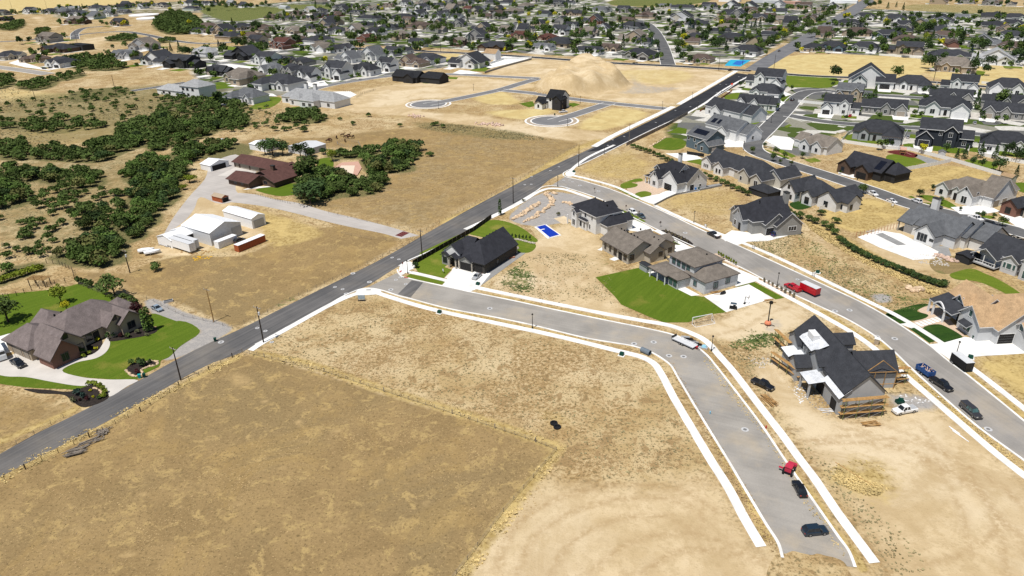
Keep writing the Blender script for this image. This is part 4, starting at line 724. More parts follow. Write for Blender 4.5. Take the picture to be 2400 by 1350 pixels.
# ---- grey house with the railed deck at the right edge
def deckx(root, ro):
    b = MB()
    for y in np.arange(-3.8, .2, 1.0): b.bar((0, y, 1.0), (0, y, 2.0), .07)
    for x in np.arange(0, 8.2, 1.0): b.bar((x, -3.9, 1.0), (x, -3.9, 2.0), .07)
    b.bar((0, -3.9, 2.0), (8, -3.9, 2.0), .1); b.bar((0, -3.9, 1.15), (8, -3.9, 1.15), .1); b.bar((0, -3.9, 2.0), (0, 0, 2.0), .1)
    b.build('deck_railing', M['trim'], root); MB().box(-.1, 8.1, -4, 0, .7, .95).build('deck', M['metalg'], root)
    for x in (.2, 3.9, 7.7): MB().box(x - .12, x + .12, -3.9, -3.66, .9, 3.6).build('post', M['trim'], root)
house(at(2290, 612), -64, [(0, 26, 0, 14, 4.2, 'x', .5, 'gg'), (0, 8, -4, 4, 3.6, 'y', .55, 'gg', None), (8.5, 13.5, -1.5, 5, 4.0, 'y', .6, 'gg'), (15, 23, -2.4, 8, 5.6, 'y', .6, 'gg')], 'c', 'i', 'pale grey house with white railed deck at the right edge', glass='glassg', extra=deckx,
    opens=[('window', 2, 'f', 1, 1.4, .8, 1.6), ('window', 2, 'f', 2.5, 1.4, 1.5, 1.6), ('window', 2, 'f', 4.1, 1.4, .8, 1.6), ('window', 3, 'f', 1.8, .6, 1.6, 2.2), ('window', 3, 'f', 4.0, .6, 1.6, 2.2), ('window', 3, 'f', 6.2, .6, 1.6, 2.2), ('window', 3, 'f', 2, 3.6, 1.8, 1.6), ('window', 3, 'f', 4.4, 3.6, 1.8, 1.6), ('window', 3, 'f', 6.6, 3.6, 1.4, 1.6), ('window', 0, 'l', 7, 1.2, 1.6, 1.4)])
# ---- cream house with taupe roof right of the dry lot
house(at(2192, 457), -63, [(0, 18, 2.5, 15, 3.8, 'x', .55, 'hg'), (-.5, 5, 0, 8, 3.6, 'y', .7, 'gg'), (6.5, 10, .5, 6, 3.8, 'y', .7, 'gg'), (10.5, 17, -2.5, 10, 4.0, 'y', .85, 'gg'), (15.5, 22, 3, 18, 3.9, 'x', .75, 'gg'), (13, 20, 14, 24, 3.8, 'y', .62, 'gg')], 't', 'w', 'white house with pale taupe roof beside the fenced dry lot', trim='trim', gar='door_t',
    opens=[('window', 1, 'f', 2.6, .9, 1.6, 1.8), ('door', 2, 'f', 1.7, 0, 1.3, 2.5), ('window', 3, 'f', 3.2, .7, 2.2, 2.4), ('window', 3, 'f', 3.2, 5.2, .8, 1.1), ('garage', 4, 'r', 3.2, 0, 4.2, 2.4), ('garage', 4, 'r', 8.8, 0, 3.2, 2.4), ('window', 0, 'f', 5.8, .8, 1.4, 1.8), ('window', 3, 'r', 3, 4, 1.3, .9)])
# ---- brick fronted house cut by the right edge
house(at(2346, 498), -64, [(0, 24, 2, 16, 3.6, 'x', .5, 'hh', 'k'), (0, 6.2, -1.4, 6, 3.5, 'y', .7, 'gg', 'r')], 'c', 'k', 'dark solar-roofed house with a pink brick gable at the right edge', trim='trimk', opens=[('window', 1, 'f', 3, .8, 1.9, 1.9), ('door', 0, 'f', 9, 0, 1.6, 2.4), ('window', 0, 'f', 14, .8, 2, 1.7)], posts=[(8, 1, 3.4), (12, 1, 3.4), (16, 1, 3.4)], solars=[(9, 5.6, 5.6, 7.5, 5, 26.6, 'x'), (16, 5.6, 5.6, 4.5, 3.5, 26.6, 'x')])
# ---- long house along the hedge (two more farm style houses)
house(at(1716, 418), -61, [(0, 17, 1, 14, 3.8, 'x', .66, 'gh'), (5, 11, -1.5, 8, 3.8, 'y', .7, 'gg'), (14, 23, 6, 19, 3.8, 'y', .62, 'gg'), (13, 19.5, -2.2, 7, 3.6, 'y', .6, 'gg')], 'c', 'c', 'long cream house with grey roof and a white flat patio cover', trim='trim',
    opens=[('window', 0, 'l', 6, 3.2, 1, 1), ('window', 0, 'l', 7.6, 3.2, 1, 1), ('window', 1, 'f', 1.6, .9, 1.2, 1.6), ('window', 0, 'f', 12, .9, 1, 1.6), ('window', 3, 'f', 3.2, .8, 2, 2), ('garage', 2, 'r', 6, 0, 2.6, 2.6)], sheds=[(-5.5, -.4, 3, 10.5, 3.2, 3.4, 'x+', 2)])
house(at(1828, 463), -61, [(0, 7.5, 0, 15, 4.0, 'y', .85, 'gg'), (6, 17, 5, 16, 3.8, 'x', .66, 'gh'), (10, 15, 1.5, 8, 3.8, 'y', .7, 'gg'), (16, 25, 4, 20, 3.8, 'y', .64, 'gg'), (22, 28, 7, 15, 3.6, 'x', .6, 'gg')], 'c', 'w', 'white gabled farmhouse with charcoal roof below the hedge', trim='trimk',
    opens=[('window', 0, 'f', 2, .8, 1, 1.4), ('window', 0, 'f', 5.4, .8, 1, 1.4), ('window', 0, 'f', 3.8, 4.4, 1, 1.3), ('window', 0, 'r', 2, 2.2, .6, .6), ('window', 0, 'r', 3.2, 2.2, .6, .6), ('window', 2, 'f', 2.5, .6, 2, 2.2), ('window', 3, 'f', 4, .9, 1.8, 1.8), ('window', 4, 'r', 2.5, .9, 1.4, 1.6), ('window', 4, 'f', 3, .9, 1.4, 1.4)], posts=[(8, 3, 3.4)])
house(at(1648, 395), -61, [(0, 20, 2, 14, 3.7, 'x', .62, 'gg'), (-1.5, 5, 0, 10, 3.6, 'y', .62, 'gg'), (9, 15, -2, 8, 3.7, 'y', .6, 'gg'), (18, 26, 4, 15, 3.7, 'x', .6, 'gg')], 'c', 'w', 'white gabled house with charcoal roof behind the curved back lawn', opens=[('window', 1, 'f', 2, .9, .8, 1.4), ('window', 1, 'f', 3.2, .9, .8, 1.4), ('window', 1, 'f', 4.4, .9, .8, 1.4), ('window', 0, 'f', 6.6, .4, 1.6, 2.4), ('window', 2, 'f', 2, .8, 1.2, 1.8), ('window', 2, 'f', 4, .8, 1.2, 1.8), ('window', 3, 'r', 5, 1, 1.4, 1.4)])
house(at(1608, 344), -61, [(0, 15, 0, 13, 6.0, 'x', .5, 'gg'), (10, 18, -1, 10, 3.6, 'y', .5, 'gg'), (-1, 5, 2, 10, 3.6, 'y', .5, 'gg')], 'g', 'u', 'slate blue two-storey house with grey roof and solar panels', opens=[('window', 0, 'f', 1.6, 3.6, 1.4, 1.4), ('window', 0, 'f', 6, 3.6, 1.4, 1.4), ('window', 1, 'f', 3, .9, 1.6, 1.6), ('garage', 1, 'r', 4, 0, 3, 2.4), ('window', 0, 'f', 7.5, .9, 1.4, 1.6)], solars=[(7.5, 3, 7.7, 9, 3.4, 26.6, 'x'), (14.0, 4.5, 5.2, 2.5, 3.4, 0, 'x')])
house(at(1652, 312), -61, [(0, 24, 0, 14, 5.0, 'x', .55, 'gg'), (12, 19, -2.5, 8, 4.2, 'y', .6, 'gg'), (20, 29, 3, 15, 4, 'x', .6, 'gg')], 'g', 'w', 'white house with grey roof backing onto the black road', gar='door_k', opens=[('garage', 1, 'f', 3.5, 0, 4.4, 2.5), ('window', 0, 'f', 4, .9, 1.6, 1.6), ('window', 2, 'r', 5, 1, 1.6, 1.6)], solars=[(4, 2.6, 6.6, 3.2, 3.4, 28.8, 'x'), (8, 2.6, 6.6, 2.1, 3.4, 28.8, 'x')])
house(at(1968, 403), -62, [(0, 20, 2, 15, 3.7, 'x', .6, 'gg', 'k'), (-1, 6, -1, 9, 3.6, 'y', .65, 'gg', 'b'), (9, 16, -1.5, 9, 3.6, 'y', .62, 'gg', 'b'), (18, 25, 5, 16, 3.6, 'x', .6, 'hh', 'k')], 'n', 'k', 'black house with dark roof and solar panels beside the red play area', trim='trimk', gar='door_k', opens=[('garage', 2, 'f', 3.5, 0, 5, 2.5), ('garage', 3, 'f', 4, 0, 2.8, 2.5), ('window', 1, 'f', 3, .9, 1.6, 1.7), ('window', 0, 'r', 6, 1, 1.4, 1.4)], solars=[(5.5, 11.8, 5.9, 5, 3.4, -31, 'x'), (17, 4.8, 5.6, 3.2, 5.1, 31, 'x'), (19.5, 12.5, 5.0, 5, 3.4, -31, 'x')])
house(at(1865, 348), -62, [(0, 18, 2, 14, 3.7, 'x', .55, 'hg'), (3, 9, -1, 8, 3.7, 'y', .65, 'gg'), (10, 16, 0, 9, 3.7, 'y', .65, 'gg'), (-4, 2, 3, 12, 3.6, 'x', .6, 'gg')], 't', 'w', 'white house with taupe roof on the bend of the side street', opens=[('window', 1, 'f', 3, .8, 1.6, 1.9), ('window', 2, 'f', 3, .8, 1.6, 1.7), ('window', 3, 'l', 4, 1, 1.6, 1.6), ('door', 0, 'f', 1.6, 0, 1.3, 2.3)], solars=[(8, 11, 5.4, 4, 3.4, -28.8, 'x')])
# ---- near white-and-black house on the graded lots
house(at(1254, 252), -33, [(8, 19, 2, 14, 6.2, 'x', .62, 'gg'), (14, 20.5, -1, 8, 6.0, 'y', .65, 'gg', 'k'), (0, 9, 1, 10, 3.4, 'x', .5, 'gg'), (2, 8, -4, 4, 3.2, 'y', .5, 'gg')], 'k', 'w', 'new white two-storey house with black roof on the graded lots', trim='trimk', gar='door_k', opens=[('window', 0, 'f', 3, 4.3, 1.4, 1.3), ('window', 1, 'r', 3, 1, 1.6, 1.7), ('window', 1, 'r', 3, 4, 1.4, 1.4), ('window', 1, 'f', 3.2, 4, 1.4, 1.4), ('garage', 1, 'r', 6.5, 0, 3, 2.4), ('window', 3, 'f', 3, 1, 1.2, 1.6), ('window', 2, 'l', 4, 1, 1.4, 1.4)])
# ================================================================== THE SUBDIVISIONS: every house its own copy of one of a dozen plans
def plan(wings, opens, mirror=False):
    if mirror:
        wings = [(-w[1], -w[0]) + tuple(w[2:5]) + (w[5], w[6], (w[7][::-1] if w[5] == 'x' else w[7])) + tuple(w[8:]) for w in wings]
        sw = {'f': 'f', 'b': 'b', 'l': 'r', 'r': 'l'}
        o2 = []
        for k, wi, s, u, z, w, h in opens:
            x0, x1, y0, y1 = wings[wi][:4]; ln = (x1 - x0) if s in 'fb' else (y1 - y0); o2.append((k, wi, sw[s], ln - u, z, w, h))
        opens = o2
    wb, rb = MB(), MB()
    for w in wings:
        x0, x1, y0, y1, h, ax, pi, en = w[:8]
        wall_block(wb, x0, x1, y0, y1, (w[9] if len(w) > 9 else -.3), h, ax, pi, en); gable_roof(rb, x0, x1, y0, y1, h, ax, pi, en, .55)
    return dict(wall=wb.mesh('wall', [WALL['w']]), roof=rb.mesh('roof', [ROOF['c'], M['trim']]), wings=wings, opens=opens)
PL = []
for mir in (False, True):
    PL += [plan([(-11, 11, 2, 15, 3.6, 'x', .55, 'hh'), (-10.5, -3, -2, 8, 3.6, 'y', .65, 'gg'), (2, 8, .4, 8, 3.7, 'y', .7, 'gg')], [('garage', 1, 'f', 3.7, 0, 4.8, 2.4), ('window', 2, 'f', 3, .8, 2, 1.8), ('door', 0, 'f', 10.4, 0, 1.4, 2.3), ('window', 0, 'r', 5, 1, 1.6, 1.5)], mir),
           plan([(-12, 10, 2, 13, 3.5, 'x', .62, 'gg'), (-12.5, -5, -1, 9, 3.5, 'y', .7, 'gg'), (-2, 3.5, .5, 8, 3.8, 'y', .8, 'gg'), (9, 16, 3, 13, 3.4, 'x', .55, 'gg')], [('garage', 1, 'f', 3.7, 0, 5, 2.4), ('window', 2, 'f', 2.7, .8, 1.8, 1.8), ('window', 0, 'f', 19, .9, 1.7, 1.5), ('window', 3, 'f', 3.5, .9, 1.7, 1.5)], mir),
           plan([(-9, 9, 2, 13, 6.2, 'x', .55, 'gg'), (-10, -3, -1.5, 8, 3.6, 'y', .65, 'gg'), (2, 7.5, .6, 7, 6.0, 'y', .65, 'gg'), (8, 15, 3, 12, 3.5, 'x', .5, 'gg')], [('garage', 1, 'f', 3.5, 0, 4.8, 2.4), ('window', 2, 'f', 2.7, .8, 2, 1.7), ('window', 2, 'f', 2.7, 3.9, 1.6, 1.5), ('window', 0, 'f', 9.4, 4, 1.4, 1.3), ('window', 3, 'f', 3.5, .9, 1.6, 1.5)], mir),
           plan([(-12, 12, 1, 15, 3.6, 'x', .50, 'hh'), (3, 12, -5, 8, 3.6, 'y', .5, 'hg'), (-9, -4, -.6, 6, 3.6, 'y', .6, 'gg')], [('garage', 1, 'l', 6, 0, 4.6, 2.4), ('window', 1, 'f', 4.5, .9, 2.4, 1.5), ('window', 2, 'f', 2.5, .8, 1.8, 1.8), ('door', 0, 'f', 11, 0, 1.4, 2.3)], mir),
           plan([(-10, 10, 3, 15, 4, 'y', .62, 'gg'), (-13, -4, 0, 10, 3.5, 'x', .6, 'gg'), (1, 8, 0, 9, 3.8, 'y', .72, 'gg')], [('garage', 1, 'f', 4.5, 0, 5, 2.4), ('window', 2, 'f', 3.5, .8, 2.2, 1.8), ('window', 2, 'f', 3.5, 4.0, 1, 1.2), ('window', 0, 'r', 6, 1, 1.6, 1.5)], mir)]
WN = {'w': 'white', 't': 'tan', 's': 'stone-grey', 'k': 'dark', 'r': 'brick', 'g': 'grey', 'u': 'slate-blue', 'n': 'navy', 'c': 'cream', 'b': 'brown', 'e': 'beige', 'i': 'pale-grey'}
RN = {'c': 'charcoal', 'k': 'black', 'g': 'grey', 'l': 'pale-grey', 'b': 'brown', 't': 'taupe', 'r': 'red-brown', 'o': 'tan', 'n': 'black'}
FT = {'A': (0, 0), 'B': (480, 0), 'C': (960, 0), 'D': (1440, 0), 'E': (1920, 0), 'F': (1440, 270), 'G': (1920, 270)}
FAR = {
'A': '100,175,140cs 320,160,160cw 540,160,180cs 700,160,180gs 900,120,150lw 1065,115,160cw 1220,120,170cw 1390,100,170cw 1540,90,140cs 1420,160,160gs 1870,85,140cw 1720,70,130cw 2200,60,150cw 870,205,230cw 1080,220,170gw 1240,195,150gw 850,285,260tb 1360,305,190ct 30,245,90kk 500,500,350ts 620,620,330cb 200,700,230cw 370,730,190bt 620,790,290cw 1600,590,310tw 1420,695,330gw 1750,765,370cw 2060,800,390ck 2330,640,170lw 2280,120,140cw 2380,55,120cw 2375,395,90cw 1650,100,130cw 760,110,110gw',
'B': '40,60,120cw 1400,45,180ts 1580,105,150cw 1710,95,130cw 1860,115,130ct 1960,125,150ts 2130,90,150bt 2330,75,150cw 2320,145,120lw 1190,165,150lw 1320,155,150cs 1590,165,160cw 1760,175,170cw 1020,195,160bt 850,225,150bt 950,245,140cw 1200,245,180ct 1400,215,180cr 1510,195,140br 1985,240,250cw 2290,235,220cw 2350,275,150bt 1550,285,210ct 1370,335,190cw 1190,355,180cw 490,355,190ct 760,375,220bt 140,335,270bt 130,405,250ct 390,450,270ct 640,455,250bt 990,395,210tt 1280,405,180tw 1500,405,210cw 1710,405,210tw 1960,325,220cw 2210,345,190cw 2375,345,90bt 1940,415,210cw 1000,495,220br 1260,505,280cw 560,535,250cw 850,575,290rr 1300,605,330tw 1660,615,280cw 1850,495,180rr 2350,465,160tt 100,645,230lw 370,705,340ck 660,765,330cw 960,735,250ct 1880,705,290gw 2150,660,230cw 1620,740,240gw 2330,780,220bt 2090,835,250cw 1810,890,270cw 1490,930,350cw 1160,960,290cw 1090,770,190cs 960,880,190cs 740,870,200gw 800,1055,420cw 350,975,380tt 120,890,240ck 430,1210,340gw 2380,620,80cw 500,90,120cw 280,60,120lw',
'C': '130,75,150ts 320,85,160cw 450,55,130cs 630,75,170ts 760,45,170cw 920,55,160cw 1090,55,200cw 1300,95,180ts 1720,80,160cw 1880,50,100cw 200,125,180cw 430,135,170ts 660,125,140rt 850,115,140gw 170,205,200cw 440,195,230cw 740,175,190cw 980,225,200bs 1010,150,150ct 1270,155,190ts 590,235,160cw 300,235,160cw 80,340,210bt 310,310,150ct 360,375,190ts 540,320,170cs 820,385,210cw 1100,395,170ts 1420,385,180cw 1280,465,160rt 740,475,250cs 640,550,220tb 140,545,200cw 1720,285,200cw 1620,195,140cw 1880,185,220ct 2200,145,240gw 2140,285,200cr 1740,405,230cw 1880,345,160cw 2250,375,160cw 2010,405,170bt 2190,435,200ts 1590,475,180rr 1720,545,350ct 1540,590,240gw 2090,640,290cw 2310,600,230bt 1480,305,170ct 640,800,480cw 140,750,310cw 30,785,120bt 950,600,380cb 860,20,170cw 1500,30,160cs',
'D': '80,155,180cw 340,145,170tw 580,95,110gw 460,215,270bt 840,115,230cw 830,225,270cs 700,275,300lw 150,255,190bt 170,345,270cw 780,325,190cw 820,425,160tt 1080,115,190cw 1060,315,260cw 1340,105,210cw 1320,185,250ct 1250,245,170tt 1610,105,230cw 1560,155,210bt 1400,295,240bt 1420,215,190cs 1330,340,140tt 1260,395,160cs 1650,245,230ct 1800,235,150bt 1900,105,200gw 1920,155,200cw 2200,115,250bt 2370,195,120ts 2230,255,240bt 2160,315,210cs 1960,285,200tt 1950,395,250bt 1830,465,140cs 1680,535,180ct 1340,495,350cs 200,495,280tt 240,695,380cs 990,525,160bt 980,735,230bt 1520,645,290cw 2320,605,150cw 310,525,170cw 920,475,200cs 1770,1050,390cw 1750,1150,250cw 1610,1290,350cw',
'E': '130,115,150cw 60,145,130tt 510,235,220cw 860,255,270cw 1040,235,200cw 1320,245,270cw 1540,305,270cw 1660,255,180gw 1930,215,290cs 1920,335,270cw 2280,245,240cw 2240,325,240cw 320,315,330cs 420,425,270bt 960,335,220cs 780,455,280cu 970,395,220ct 1260,325,220gt 1600,415,200lt 1370,395,230ct 1000,525,260bt 1440,455,230bs 1460,545,260br 1890,565,290gs 1990,525,150cw 2220,465,260cw 2190,395,200bt 2240,595,270bt 160,445,220bt 130,600,260cu 510,605,280cw 1040,645,350cw 1500,715,460cw 1590,845,360tt 2060,765,400lw 2375,745,80cw 560,1035,440cw 1090,1060,340cw 1670,1095,350cw 2200,1125,360cw 330,1195,330gt 190,1345,350cw 780,1350,440cs 1560,1215,350cs 1450,1365,480cw 2190,1285,380cs 2150,1400,460cs 1380,45,170bt 1700,45,160bs 2010,65,180bs 2300,75,160cw',
'F': '1300,-20,430cw',
'G': '660,310,470cg 1380,375,520cn 2160,430,450cw'}
SKIP = {('F', 1300), ('E', 930)}
import re as _re
FH = []
def fit_rot(px, py):
    if px > 1880 and py > 150: return -28
    if px < 480: return -22
    return -32
rngh = random.Random(21)
for t, txt in FAR.items():
    ox, oy = FT[t]
    for k, e in enumerate(txt.split()):
        m_ = _re.match(r'(-?\d+),(-?\d+),(\d+)(\w)(\w)', e); zx, zy, wz, ro_, wa = int(m_[1]), int(m_[2]), int(m_[3]), m_[4], m_[5]
        px, py = ox + zx / 5, oy + zy / 5
        if (t, zx) in SKIP: continue
        p = at(px, py); wm = wz / 5 / ppm(p); pi = rngh.randrange(10)
        rot = fit_rot(px, py) + rngh.uniform(-5, 5)
        turn = rngh.random()
        if wz < 300 and py < 150: rot += 90 if turn < .16 else (-90 if turn < .24 else (180 if turn < .42 else 0))
        P_ = PL[pi]; w0 = min(w[0] for w in P_['wings']); w1 = max(w[1] for w in P_['wings'])
        s = max(.9, min(1.4, wm / (w1 - w0) * 1.10))
        sz = max(1.25, min(1.55, s * 1.4)) if py > 160 else max(1.0, min(1.25, s * 1.1))
        if wa == 'w' and py < 145 and rngh.random() < .42: wa = rngh.choice('tsge')
        root = empty('house', p, R(rot), (s, s * 1.12, sz))
        # keep the near face on the surveyed point when the plan is turned
        if abs(((rot - fit_rot(px, py) + 180) % 360) - 180) > 45: root.location = p + Vector((-p.x, -p.y, 0)).normalized() * -7
        wo_ = link('wall', P_['wall'], root); wo_.material_slots[0].link = 'OBJECT'; wo_.material_slots[0].material = WALL[wa]
        ro_o = link('roof', P_['roof'], root); ro_o.material_slots[0].link = 'OBJECT'; ro_o.material_slots[0].material = ROOF[ro_]
        tk = 'trim' if wa not in 'kb' and rngh.random() < .75 else ('trimk' if wa in 'kw' else 'trimb')
        ro_o.material_slots[1].link = 'OBJECT'; ro_o.material_slots[1].material = M[tk]
        gar = M['door_k'] if rngh.random() < .45 else (M['door_w'] if wa in 'wigu' else M['door_t'])
        ops = P_['opens'] if py > 45 else P_['opens'][:3]
        for o in ops: opening(root, o[0], P_['wings'][o[1]], o[2], o[3], o[4], o[5], o[6], [M[tk], M['glass']] if o[0] == 'window' else [M[tk], gar if o[0] == 'garage' else M['door_k']])
        FH.append(dict(o=root, px=px, py=py, roof=ro_, wall=wa, s=s, rot=rot, p=root.location.copy(), pi=pi))
def district(px, py):
    if px < 500 and py > 60: return 'above the scrub hillside'
    if px < 480: return 'below the straw field'
    mainx = 1740 + (165 - py) * 1.80
    crossy = 104 + (px - 640) * .056
    if px < mainx:
        return 'beyond the black crossroad' if py < crossy + 3 else ('left of the graded lots' if px < 1240 else 'along the new black road')
    if py < 158: return 'right of the far main road'
    return 'around the right-hand side streets'
ds = {}
for h in FH: ds.setdefault(district(h['px'], h['py']), []).append(h)
for d, L_ in ds.items():
    L_.sort(key=lambda h: -h['py']); rows = []; 
    for h in L_:
        tol = 7 + h['py'] * .06
        if rows and rows[-1][0]['py'] - h['py'] < tol: rows[-1].append(h)
        else: rows.append([h])
    for ri, row in enumerate(rows):
        row.sort(key=lambda h: h['px'])
        for ci, h in enumerate(row):
            pos = 'alone' if len(row) == 1 else ORD[ci] + ' from left'
            tag(h['o'], f"{RN[h['roof']]}-roofed {WN[h['wall']]} house, {pos} in the {ORD[ri]} row {d}", 'house', 'houses ' + d)
# drives and lawns of those plots
DRV = MB().add([(-4, -12, .03), (4.2, -12, .03), (5, 1, .03), (-4.6, 1, .03)], [(0, 1, 2, 3)]).mesh('drive', [M['concrete']])
lawn_m = None
# ================================================================== LAWNS, DRIVES, BEDS
def grass_mat(name, c1, c2, c3, rot=20, stripe=.25):
    m = bpy.data.materials.new(name); m.use_nodes = True; nt = m.node_tree; N = nt.nodes; L = nt.links; b = N['Principled BSDF']; b.inputs['Roughness'].default_value = .9; b.inputs['Specular IOR Level'].default_value = .1
    tc = N.new('ShaderNodeTexCoord')
    def nz(s, d=4, sc=None):
        n = N.new('ShaderNodeTexNoise'); n.inputs['Scale'].default_value = s; n.inputs['Detail'].default_value = d
        if sc: mp = N.new('ShaderNodeMapping'); mp.vector_type = 'TEXTURE'; mp.inputs['Scale'].default_value = sc; mp.inputs['Rotation'].default_value = (0, 0, R(rot)); L.new(tc.outputs['Object'], mp.inputs[0]); L.new(mp.outputs[0], n.inputs[0])
        else: L.new(tc.outputs['Object'], n.inputs[0])
        return n.outputs['Fac']
    def mp_(x, a, b_): n = N.new('ShaderNodeMapRange'); n.inputs[1].default_value = a; n.inputs[2].default_value = b_; L.new(x, n.inputs[0]); return n.outputs[0]
    def mix(f, a, b_):
        n = N.new('ShaderNodeMix'); n.data_type = 'RGBA'; L.new(f, n.inputs[0])
        for i, x in ((6, a), (7, b_)):
            if isinstance(x, tuple): n.inputs[i].default_value = (*x, 1)
            else: L.new(x, n.inputs[i])
        return n.outputs[2]
    c = mix(mp_(nz(1, 3, (16, 1.1, 1)), .38, .62), c1, c2); c = mix(mp_(nz(.12, 4), .56, .72), c, c3); c = mix(mp_(nz(3, 2), .5, .8), c, tuple(v * .6 for v in c1))
    L.new(c, b.inputs['Base Color']); return m
LAWN = grass_mat('lawn_green', (.078, .125, .010), (.096, .145, .013), (.17, .17, .03), 55)
LAWN2 = grass_mat('lawn_bright', (.10, .145, .014), (.125, .17, .018), (.21, .20, .04), -30)
LAWN3 = grass_mat('lawn_deep', (.018, .048, .008), (.028, .065, .010), (.05, .09, .015), 10)
def lawn(pts, m=LAWN, z=.045, sub=4): o = sheet('lawn', smooth(W(pts), sub, True), z, m); return struct(o)
def lawn_s(pts, m=LAWN, z=.045): return struct(sheet('lawn', W(pts), z, m))
def pave(pts, m='concrete', name='drive', z=.055, h=.05): return struct(sheet(name, W(pts), z, M[m], h))
def paves(pts, m='concrete', name='path', z=.055, h=.05, sub=4): return struct(sheet(name, smooth(W(pts), sub, True), z, M[m], h))
# lower left garden
lawn([(-40, 800), (0, 790), (60, 760), (140, 720), (230, 700), (290, 700), (270, 690), (185, 665), (140, 680), (60, 700), (-40, 720)], LAWN)
lawn([(-40, 700), (30, 688), (110, 680), (185, 668), (230, 680), (280, 692), (310, 705), (200, 740), (120, 775), (60, 800), (-40, 830)], LAWN, .05)
lawn([(146, 868), (180, 848), (225, 838), (252, 810), (258, 795), (300, 790), (355, 770), (420, 752), (468, 774), (462, 786), (440, 800), (420, 814), (395, 838), (378, 845), (374, 858), (356, 868), (330, 880), (318, 890), (240, 888), (180, 882)], LAWN, .05)
lawn([(-30, 868), (0, 876), (60, 884), (140, 896), (205, 905), (205, 914), (150, 912), (60, 908), (-30, 890)], LAWN, .05)
lawn([(355, 735), (400, 748), (468, 774), (420, 760), (370, 765), (340, 760)], LAWN, .048)
paves([(-30, 850), (20, 835), (60, 820), (95, 812), (125, 818), (132, 856), (180, 842), (225, 826), (240, 808), (252, 790), (258, 808), (246, 828), (225, 840), (180, 850), (146, 868), (190, 884), (250, 890), (324, 892), (300, 905), (258, 930), (252, 915), (235, 902), (190, 905), (120, 895), (60, 884), (12, 882), (-30, 868)], 'concrete_old', 'drive', .058, .03)
paves([(-30, 800), (64, 775), (80, 800), (90, 812), (40, 822), (-30, 838)], 'concrete', 'patio', .06, .03)
def bed(pts, m='mulch', z=.07): return struct(sheet('planting_bed', smooth(W(pts), 4, True), z, M[m], .03))
bed([(132, 858), (180, 842), (222, 828), (240, 806), (230, 790), (180, 820), (135, 840)]); bed([(256, 800), (300, 795), (360, 782), (370, 772), (330, 760), (270, 780)])
bed([(295, 868), (312, 852), (330, 850), (345, 846), (368, 848), (360, 858), (335, 862), (332, 880), (315, 880)])
bed([(55, 912), (110, 914), (165, 918), (205, 905), (230, 898), (250, 915), (252, 935), (200, 955), (168, 940), (150, 926), (90, 922)])
# corner house
lawn_s([(985, 592), (1040, 566), (1075, 550), (1100, 546), (1075, 600), (1042, 626), (1058, 632), (1040, 652), (980, 638), (972, 626)], LAWN2)
lawn([(1094, 545), (1150, 516), (1180, 518), (1215, 530), (1245, 550), (1260, 566), (1220, 572), (1160, 562), (1130, 556)], LAWN2)
lawn([(1190, 566), (1230, 566), (1256, 574), (1240, 592), (1205, 590), (1180, 580)], LAWN2, .05)
lawn_s([(952, 648), (962, 642), (1030, 656), (1044, 662), (1034, 667), (960, 652)], LAWN2)
pave([(1062, 628), (1070, 626), (1140, 638), (1150, 642), (1122, 676), (1100, 684), (1036, 670), (1046, 658)])
pave([(1135, 640), (1190, 592), (1232, 593), (1124, 672), (1110, 676)], 'pavegrey', 'side_yard', .05, .02)
# white two-storey house
for p in ([(1447, 496), (1458, 491), (1470, 497), (1456, 502)], [(1463, 502), (1476, 499), (1488, 506), (1474, 511)], [(1476, 508), (1490, 505), (1500, 511), (1488, 516)], [(1492, 516), (1502, 513), (1514, 519), (1502, 524)], [(1446, 512), (1452, 506), (1470, 518), (1492, 522), (1468, 525), (1450, 518)]): lawn_s(p, LAWN2, .06)
pave([(1430, 490), (1445, 495), (1520, 530), (1535, 540), (1520, 546), (1470, 540), (1458, 534), (1445, 516)], 'concrete', 'drive', .05, .03)
struct(sheet('pool_surround', W([(1252, 532), (1280, 526), (1316, 552), (1284, 560)]), .03, M['concrete'], .06)); struct(sheet('pool_surround', W([(1298, 512), (1322, 506), (1345, 520), (1320, 526)]), .02, mat('soil_pale', (.57, .43, .27))))
# taupe house
pave([(1560, 572), (1605, 576), (1625, 580), (1605, 592), (1572, 592)])
lawn_s([(1555, 552), (1585, 566), (1604, 576), (1570, 576), (1548, 562)], LAWN2)
bed([(1548, 541), (1560, 540), (1625, 572), (1615, 575)])
pave([(1408, 582), (1414, 576), (1411, 588), (1400, 586)], 'concrete', 'patio', .06, .05); pave([(1428, 608), (1440, 603), (1456, 607), (1440, 612)], 'concrete', 'patio', .06, .1)
# grey two-storey house
lawn_s([(1396, 650), (1500, 627), (1512, 632), (1550, 655), (1592, 676), (1620, 692), (1650, 696), (1702, 732), (1660, 738), (1612, 756), (1556, 756), (1520, 742), (1456, 714), (1440, 694)], LAWN, .045)
pave([(1650, 695), (1755, 667), (1812, 700), (1702, 732)]); lawn_s([(1722, 673), (1768, 661), (1838, 698), (1818, 702), (1758, 668)], LAWN, .045)
pave([(1692, 617), (1700, 618), (1780, 652), (1770, 660), (1724, 672), (1716, 640)])
struct(sheet('gravel_bed', W([(1668, 596), (1680, 594), (1736, 626), (1728, 630)]), .06, mat('pea_gravel', (.50, .38, .28), var=.2, scale=3))); struct(sheet('gravel_bed', W([(1778, 658), (1788, 656), (1870, 700), (1850, 700)]), .06, MATS['pea_gravel']))
pave([(1504, 630), (1516, 622), (1548, 642), (1596, 668), (1640, 692), (1620, 694), (1560, 664), (1520, 640)], 'concrete', 'patio', .055, .03)
